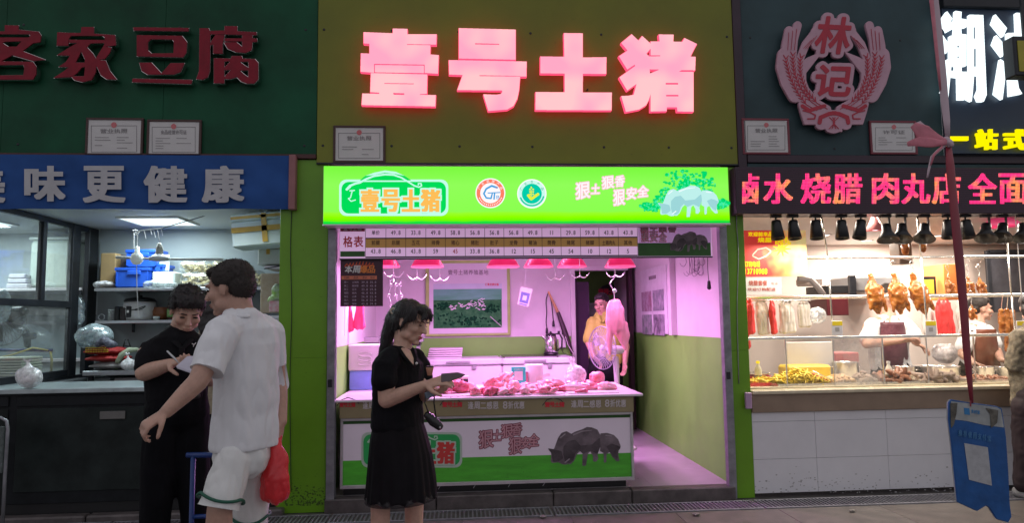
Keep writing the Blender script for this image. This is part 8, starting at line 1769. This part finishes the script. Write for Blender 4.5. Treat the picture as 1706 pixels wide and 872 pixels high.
for hx_, kx, ax_, sgn in ((271, 262, 254, -.03), (317, 323, 327, .05)):
    h0, k0, a0 = K(hx_, 690, sgn), K(kx, 830, sgn-.03), K(ax_, 965, sgn); b.loft([h0, k0, a0], [.06, .05, .036], 12); b.loft([a0+Vector((0, 0, .02)), Vector((a0.x, a0.y, GZ+.05))], [.036, .038], 10); kl.append((h0, k0, a0))
mk = put_person('man in a black polo shirt looking down and writing on papers', b, .0055, m_skin)
hd.face(mk, M('man_lips2', (.50, .26, .20), .5, var=0), shut=True)
b = B(); hd.e(b, (0, -.024, .050), (.083, .096, .080), 3); hd.e(b, (0, -.055, .005), (.077, .062, .075), 3); hd.e(b, (0, .040, .088), (.066, .052, .032))
for q in (-1, 1): hd.e(b, (q*.070, .0, .045), (.014, .046, .042))
for q in range(7): b.loft([hd.p(-.055+q*.018, .03, .105), hd.p(-.055+q*.018, .075+.008*math.sin(q*2.1), .085), hd.p(-.052+q*.017, .092, .062)], [.016, .014, .006], 8)
me = b.voxel(.0055, 2, .5, folds=.005, fs=45); fuzz(add_obj('hair', me, m_hair, mk, True), 2000, .013, m_hair, .2)
b = B(); b.loft([K(299, 561, .03), K(298, 570), K(297, 588), K(295, 625), K(294, 662)], [(.085, .068), (.145, .085), (.175, .105), (.155, .112), (.148, .112)], 18, side=side_k)
b.loft([K(270, 580, .0), K(253, 587, -.045), K(249, 597, -.06), K(245, 610, -.085)], [.056, .066, .063, .058], 14); b.loft([K(328, 580, .04), K(341, 594, .05), K(347, 612, .03)], [.058, .060, .056], 14)
me = b.voxel(.007, 3, .5, folds=.010, fs=9, stretch=(1.2, 1.2, .7)); add_obj('polo_shirt', me, m_blk, mk, True)
B().loft([K(283, 560, .0), K(292, 570, -.09), K(303, 582, -.125)], [(.018, .007), (.018, .007), (.008, .006)], 8, side=side_k).loft([K(319, 557, .04), K(316, 568, -.06), K(304, 582, -.125)], [(.018, .007), (.018, .007), (.008, .006)], 8, side=side_k).build('collar', m_blk, mk, True)
B().loft([K(303, 581, -.128), K(303, 604, -.135)], [(.014, .004), (.014, .004)], 8, side=side_k).build('placket', m_blk2, mk, True)
s = Sheet(318, 570, 328, 580, Yk-.145, 8).line([(320, 573), (323, 575), (326, 572)], 1.2).line([(323, 575), (322, 578)], 1.0); s.build('chest_mark', m_paper, mk, depth=.002, soft=.4)
b = B(); b.loft([K(294, 657), K(294, 690)], [(.142, .108), (.152, .118)], 16, side=side_k)
for h0, k0, a0 in kl: b.loft([h0+Vector((0, 0, .03)), k0, a0], [(.092, .095), (.076, .08), (.062, .064)], 16)
me = b.voxel(.008, 3, .5, folds=.014, fs=6, stretch=(1.4, 1.4, .5)); add_obj('trousers', me, M('black_trousers', (.006, .006, .008), .85, var=.3, vs=8, spec=.12), mk, True)
B().loft([K(252, 661, -.05), K(268, 664, -.10), K(300, 664, -.115), K(332, 660, -.04)], [(.006, .014)]*4, 8).build('belt', m_black, mk, True)
b = B()
for h0, k0, a0 in kl: shoe(b, a0, (fk.x, fk.y), 1.1)
me = b.voxel(.009, 2); add_obj('shoes', me, m_black, mk, True)
pa = thing('papers', 'sheets of pale paper held by the man in black polo', 'papers', K(322, 620, -.3))
for q in range(3):
    a, c, d, e = K(293+q, 611+q*1.5, -.40), K(312, 594+q*.8, -.36), K(352, 592+q*1.5, -.34), K(330, 624+q*1.2, -.40)
    B().add([a, c, d, e]+[v-Vector((0, 0, .0012)) for v in (a, c, d, e)], [[0, 1, 2, 3], [7, 6, 5, 4], [0, 4, 5, 1], [1, 5, 6, 2], [2, 6, 7, 3], [3, 7, 4, 0]]).build('sheet', M('lilac_paper', (.62, .60, .70), .7, var=.03), pa)
pn = tag(B().loft([K(279, 586, -.34), K(292, 599, -.36), K(298, 606, -.36)], [.0045, .005, .0015], 8).build('pen', m_steel, None, True), 'grey pen in the writing hand of the man in black polo', 'pen')

# ---- dark haired person behind the two men
Yq = -1.05
def Q(x, y, d=0.0): return P(x, y, Yq+d)
hd = Head(Q(350, 535), (-.5, .8, -.15), (0, 0, 1)); b = B(); hd.skull(b); b.loft([hd.p(0, -.02, -.05), Q(350, 572)], [.048, .06], 10)
b.loft([Q(350, 572), Q(350, 590), Q(350, 640), Q(350, 700)], [(.10, .07), (.17, .09), (.15, .10), (.16, .12)], 14, side=(1, .3, 0))
for sx_ in (-1, 1): s0_ = Q(350+sx_*38, 590); e0 = Q(350+sx_*44, 645, -.05); w0 = Q(350+sx_*30, 690, -.1); b.loft([s0_, e0], [.045, .036], 10); b.loft([e0, w0], [.036, .025], 10); hand(b, w0, Vector((0, -.2, -1)), Vector((-sx_, 0, 0)), 1); h0 = Q(350+sx_*20, 705); a0 = Q(350+sx_*20, 890); b.loft([h0, lerp(h0, a0, .5), Vector((a0.x, a0.y, GZ+.05))], [.08, .052, .036], 12)
mq = put_person('dark haired person in a patterned top half hidden behind the two men', b, .009, m_skin)
b = B(); hd.e(b, (0, -.025, .040), (.088, .100, .088), 3); hd.e(b, (0, -.05, -.03), (.085, .070, .10), 3); b.loft([hd.p(0, -.08, .0), hd.p(.03, -.11, -.08)], [.045, .03], 10); me = b.voxel(.007, 2, .5, folds=.006, fs=40); add_obj('hair', me, m_hair, mq, True)
b = B(); b.loft([Q(350, 569), Q(350, 592), Q(350, 645), Q(350, 700)], [(.11, .08), (.19, .105), (.165, .115), (.175, .13)], 16, side=(1, .3, 0))
for sx_ in (-1, 1): b.loft([Q(350+sx_*34, 588), Q(350+sx_*42, 622, -.02)], [.06, .058], 12)
me = b.voxel(.009, 2, .5, folds=.01, fs=9); add_obj('patterned_top', me, M('leaf_pattern', (.22, .18, .12), .8, var=.5, vs=30, col2=(.45, .40, .28)), mq, True)
b = B(); b.loft([Q(350, 695), Q(350, 720)], [(.17, .13)]*2, 14)
for sx_ in (-1, 1): a0 = Q(350+sx_*20, 880); b.loft([Q(350+sx_*20, 715), a0], [.10, .07], 14); shoe(b, a0, (-.5, .8))
me = b.voxel(.01, 2); add_obj('trousers', me, m_blk, mq, True)

# ---- seller in yellow in the back doorway
Ys = 2.35
def S_(x, y, d=0.0): return P(x, y, Ys+d)
hd = Head(S_(1002, 507), (-.55, -.80, -.16), (-.05, 0, 1), 1.05); b = B(); hd.skull(b); b.loft([hd.p(0, -.02, -.05), S_(1004, 528)], [.052, .07], 10)
b.loft([S_(1006, 528), S_(1007, 538), S_(1008, 565), S_(1009, 592), S_(1009, 612)], [(.11, .07), (.19, .10), (.17, .12), (.17, .125), (.18, .13)], 14, side=(.85, -.3, 0))
for (x0, y0, x1, y1, x2, y2, x3, y3) in ((984, 541, 981, 572, 990, 596, 996, 603), (1030, 540, 1043, 578, 1041, 606, 1040, 622)):
    a, e, w_, t_ = S_(x0, y0), S_(x1, y1, -.05), S_(x2, y2, -.12), S_(x3, y3, -.12); b.loft([a, e], [.055, .044], 10); b.loft([e, w_], [.044, .028], 10); hand(b, w_, t_-w_, Vector((-.6, -.3, -.2)), 1)
for x in (996, 1022): h0 = S_(x, 615); a0 = S_(x, 735); b.loft([h0, lerp(h0, a0, .5), Vector((a0.x, a0.y, FZ+.05))], [.09, .06, .04], 12)
ms = put_person('seller in a mustard yellow shirt standing in the back doorway', b, .008, m_skin_l); hd.face(ms)
b = B(); hd.e(b, (0, -.024, .048), (.080, .094, .078), 3); hd.e(b, (0, -.058, .0), (.072, .055, .075), 3); hd.e(b, (0, .036, .084), (.060, .048, .028)); me = b.voxel(.007, 2, .5, folds=.004, fs=40); fuzz(add_obj('hair', me, m_hair, ms, True), 500, .02, m_hair, .6)
b = B(); b.loft([S_(1006, 526), S_(1007, 538), S_(1008, 565), S_(1009, 598)], [(.11, .08), (.205, .115), (.19, .135), (.195, .14)], 16, side=(.85, -.3, 0)); b.loft([S_(988, 538), S_(982, 565, -.04)], [.075, .070], 12); b.loft([S_(1028, 537), S_(1039, 562, -.03)], [.075, .068], 12)
me = b.voxel(.009, 2, .5, folds=.014, fs=9); add_obj('shirt', me, M('mustard_cloth', (.42, .42, .07), .7, var=.1), ms, True)
B().loft([S_(996, 526, -.09), S_(1001, 536, -.14)], [(.03, .008), (.012, .006)], 8, side=(1, 0, 0)).loft([S_(1012, 526, -.09), S_(1004, 537, -.14)], [(.03, .008), (.012, .006)], 8, side=(1, 0, 0)).build('collar', MATS['mustard_cloth'], ms, True)
b = B(); b.loft([S_(1009, 596), S_(1009, 620)], [(.19, .14), (.20, .15)], 14)
for x in (996, 1022): b.loft([S_(x, 615), Vector((S_(x, 735).x, Ys, FZ+.08))], [.115, .075], 14)
me = b.voxel(.01, 2, .5, folds=.01, fs=7); add_obj('trousers', me, m_blk, ms, True)
b = B()
for x in (996, 1022): shoe(b, S_(x, 735), (-.5, -.8), 1.0, FZ)
add_obj('shoes', b.voxel(.01, 2), m_black, ms, True)

# ---- cook in a maroon apron behind the ducks
Yc = .98
def C_(x, y, d=0.0): return P(x, y, Yc+d)
def cook(hc, hf, shl, shr, arms, label, mskin, apron_px, m_ap, hip, facing, hairm, torso_r=(.20, .12), cap=None):
    hd = Head(C_(*hc), hf, (0, 0, 1), 1.05); b = B(); hd.skull(b); nx, ny = (shl[0]+shr[0])/2, (shl[1]+shr[1])/2-8; b.loft([hd.p(0, -.02, -.05), C_(nx, ny)], [.056, .08], 10)
    sd = (C_(*shr)-C_(*shl)).normalized(); sd = Vector((sd.x, sd.y+facing, 0)).normalized()
    b.loft([C_(nx, ny), C_(nx, ny+12), C_(nx, ny+50), C_(*hip)], [(.12, .08), (torso_r[0]*.93, .10), (torso_r[0]*.85, .11), (.18, .12)], 14, side=sd)
    for (a, e, w_, t_, sg) in arms: a, e, w_, t_ = C_(*a), C_(*e), C_(*w_), C_(*t_); b.loft([a, lerp(a, e, .5), e], [.056, .05, .046], 10); b.loft([e, lerp(e, w_, .4), w_], [.046, .043, .029], 10); hand(b, w_, t_-w_, Vector((.1, -.5, -.8)), sg)
    for q in (-.1, .1): h0 = C_(*hip)+Vector((q, 0, 0)); b.loft([h0, Vector((h0.x, h0.y, .6)), Vector((h0.x, h0.y, FZ+.06))], [.09, .06, .04], 12)
    o = put_person(label, b, .008, mskin); hd.face(o)
    b = B(); hd.e(b, (0, -.024, .046), (.079, .093, .078), 3); hd.e(b, (0, -.058, .0), (.072, .055, .070), 3); hd.e(b, (0, .034, .080), (.060, .048, .028)); add_obj('hair', b.voxel(.007, 2, .5, folds=.003, fs=40), hairm, o, True)
    b = B(); b.loft([C_(nx, ny-1), C_(nx, ny+11), C_(nx, ny+50), C_(hip[0], hip[1])], [(.11, .08), (torso_r[0]*1.02, .118), (torso_r[0]*.98, .135), (torso_r[0], .14)], 16, side=sd)
    for (a, e, w_, t_, sg) in arms: a, e = C_(*a), C_(*e); b.loft([lerp(a, C_(nx, ny), .25), lerp(a, e, .65)], [.078, .078], 12)
    add_obj('t_shirt', b.voxel(.009, 2, .5, folds=.013, fs=9, stretch=(1.3, 1.3, .6)), m_wt, o, True)
    # apron: curved sheet in front of the chest
    (xa, ya), (xb, yb), (xc, yc), (xd, yd) = apron_px
    def ap(u, v):
        x = (xa+(xb-xa)*u)*(1-v)+(xd+(xc-xd)*u)*v; y = ya*(1-v)+yd*v; p = C_(x, y, -.150-.02*math.sin(v*3)+.08*(2*u-1)**2*(.6+.4*v)); return p+Vector((0, .008*noise.noise(p*14), 0))
    bb = B().sheet(ap, 16, 16); me = bb.mesh('apron'); oo = add_obj('apron', me, m_ap, o, True); md = oo.modifiers.new('s', 'SOLIDIFY'); md.thickness = .004; md.offset = 1
    for u, dx_ in ((0.04, -1), (.96, 1)): B().loft([Vector(ap(u, .02)), C_(nx+dx_*8, ny+6, -.13), C_(nx+dx_*6, ny-3, -.03)], [(.008, .003)]*3, 6, side=(1, 0, 0)).build('apron_strap', m_ap, o, True)
    b = B(); b.loft([C_(*hip)+Vector((0, 0, .02)), C_(*hip)-Vector((0, 0, .15))], [(.19, .14), (.2, .15)], 14)
    for q in (-.1, .1): h0 = C_(*hip)+Vector((q, 0, -.1)); b.loft([h0, Vector((h0.x, h0.y, FZ+.1))], [.11, .075], 12); shoe(b, h0, (hf[0], hf[1]), 1, FZ)
    add_obj('trousers', b.voxel(.01, 2), m_blk, o, True)
    return o
m_apm = M('maroon_apron', (.09, .018, .035), .5, var=.5, vs=40, col2=(.16, .06, .08)); m_apb = M('brown_apron', (.16, .045, .02), .55, var=.2, vs=10)
cook((1481, 494), (.1, -.95, -.2), (1446, 545), (1514, 542), [((1447, 546, 0), (1444, 574, -.12), (1503, 568, -.34), (1518, 567, -.36), 1), ((1513, 543, 0), (1524, 566, -.12), (1528, 573, -.30), (1541, 580, -.36), -1)],
     'cook in a white T shirt and maroon apron behind the three roast ducks', m_skin_l, ((1466, 537), (1507, 537), (1516, 618), (1468, 618)), m_apm, (1484, 612), 0, m_hair2)
cook((1633, 515), (.97, -.22, -.05), (1606, 556), (1648, 552), [((1609, 556, -.06), (1604, 590, -.12), (1622, 606, -.30), (1634, 610, -.34), 1), ((1646, 553, .06), (1660, 585, -.02), (1668, 600, -.24), (1680, 604, -.28), -1)],
     'man in profile with a brown apron behind the dark red ribbon', m_skin_l, ((1622, 549), (1660, 549), (1668, 618), (1614, 618)), m_apb, (1630, 614), .5, m_hair2, (.18, .13))

# ---- customer cut by the right edge
Yu = -.32
def U(x, y, d=0.0): return P(x, y, Yu+d)
hd = Head(U(1718, 513), (.5, .82, -.1), (0, 0, 1)); b = B(); hd.skull(b); b.loft([hd.p(0, -.02, -.05), U(1730, 548)], [.055, .07], 10)
sdu = Vector((.85, -.5, 0)); b.loft([U(1731, 548), U(1732, 560), U(1733, 610), U(1733, 660)], [(.11, .08), (.19, .10), (.16, .11), (.17, .12)], 14, side=sdu)
for sx_ in (-1, 1): a, e, w_ = U(1732+sx_*33, 566, -sx_*.04), U(1732+sx_*40, 612, .05), U(1732+sx_*24, 640, .16); b.loft([a, e], [.055, .045], 10); b.loft([e, w_], [.045, .028], 10); hand(b, w_, Vector((-sx_*.3, .6, -.2)), Vector((0, 0, -1)), 1); h0 = U(1733+sx_*20, 670); a0 = U(1730+sx_*24, 800); b.loft([h0, a0, Vector((a0.x, a0.y, GZ+.05))], [.09, .05, .04], 12)
mu = put_person('customer in a mottled beige jacket and dark trousers cut by the right edge', b, .009, m_skin)
b = B(); hd.e(b, (0, -.025, .042), (.084, .098, .082), 3); hd.e(b, (0, -.055, -.02), (.080, .062, .085), 3); add_obj('hair', b.voxel(.007, 2, .5, folds=.005, fs=40), m_hair, mu, True)
b = B(); b.loft([U(1731, 546), U(1732, 560), U(1733, 610), U(1733, 672)], [(.12, .09), (.21, .13), (.19, .14), (.20, .155)], 16, side=sdu)
for sx_ in (-1, 1): b.loft([U(1732+sx_*31, 562, -sx_*.04), U(1732+sx_*42, 612, .05), U(1732+sx_*28, 634, .13)], [.078, .068, .052], 12)
add_obj('jacket', b.voxel(.009, 2, .5, folds=.018, fs=9), M('mottled_jacket', (.06, .05, .035), .8, var=.5, vs=26, col2=(.26, .22, .15), bump=.1, bs=80), mu, True)
b = B(); b.loft([U(1733, 660), U(1733, 690)], [(.19, .14)]*2, 14)
for sx_ in (-1, 1): b.loft([U(1733+sx_*20, 680), U(1730+sx_*24, 810)], [.115, .070], 14)
add_obj('trousers', b.voxel(.01, 2, .5, folds=.012, fs=7), M('dark_wine_trousers', (.02, .010, .014), .8, var=.2), mu, True)
b = B()
for sx_ in (-1, 1): shoe(b, U(1730+sx_*24, 815), (.3, -.8 if sx_ < 0 else .8), 1.1)
add_obj('shoes', b.voxel(.008, 2), M('grey_trainers', (.35, .35, .36), .6, var=.3, vs=40), mu, True)

# ================================================================== DIRT AND WEAR with shapes of their own
def specks(owner, x0, y0, x1, y1, Y, mat, seed, n, rmin=.5, rmax=2.2, bias=True):
    rn = random.Random(seed); s = Sheet(x0, y0, x1, y1, Y, 4)
    for _ in range(n):
        v = rn.random()**(.45 if bias else 1); x, y = x0+3+(x1-x0-6)*rn.random(), y0+3+(y1-y0-6)*v; s.disc(x, y, rn.uniform(rmin, rmax), rn.uniform(rmin, rmax)*.7, n=8)
    o = s.build('stain_mark', mat, owner, depth=.0004, soft=1.0, tol=.3, front=.0008); return o
specks(pl_, 472, 800, 546, 846, -.0205, M('pillar_grime', (.05, .10, .012), .7, var=.4, vs=40), 1, 190)
specks(pl_, 474, 400, 544, 840, -.0205, M('pillar_scuff', (.11, .27, .012), .6, var=.3, vs=30), 2, 60, .4, 1.6, False)
specks(rc_, 1252, 772, 1600, 826, -.0145, M('tile_grime', (.40, .39, .40), .6, var=.2, vs=30), 3, 150, .4, 2.2)
specks(ct, 572, 770, 1052, 800, YF-.002, M('print_dirt', (.03, .10, .012), .6, var=.3, vs=30), 4, 60, .3, 1.2)
specks(lf, 10, 8, 520, 255, -.0205, M('fascia_dust', (.014, .085, .045), .8, spec=.2, var=.3, vs=30), 5, 240, .4, 1.6, False)
specks(fas, 545, 8, 1210, 262, -.0305, M('fascia_scuff', (.15, .165, .012), .6, var=.3, vs=30), 6, 170, .4, 1.6, False)
# screws holding the fascia panels
for ow, xs_, yf in ((fas, (-1.1, -.55, .0, .6, 1.2, 1.75, 2.29), -.0305), (lf, (-4.7, -3.7, -3.45, -2.5, -2.25, -1.25), -.0205), (rf, (2.5, 3.2, 3.85), -.0205)):
    for x in xs_:
        for z in (2.93, 3.9): B().lathe((x, yf, z), [(.0, -.004), (.008, -.003), (.011, 0), (.011, .002)], 10, 'y').build('screw', m_dark, ow)
# loose cables and small litter
cord([(1226, 300), (1229, 330), (1227, 372), (1230, 420), (1228, 520), (1231, 640)], -.03, 'thin grey cable running down the narrow green pillar', r=.004, mat=m_rail, plug=False)
cord([(486, 352), (484, 420), (486, 520), (483, 640), (485, 820)], -.03, 'thin dark cable running down the left edge of the wide green pillar', r=.003, mat=m_dark, plug=False)
for k, (px, py, lab) in enumerate(((905, 862, 'small crumpled receipt on the paving before the pork counter'), (1160, 858, 'small crumpled tissue on the paving by the stone step'), (1420, 852, 'torn scrap of plastic on the paving under the tiled counter'))):
    p = P(px, py, GZ+.012, 2); me = B().ell(p, (.026, .018, .010), 2).voxel(.004, 1, .5, folds=.008, fs=60); tag(add_obj('litter', me, MATS['dirty_paper'], None, True), lab, 'litter')
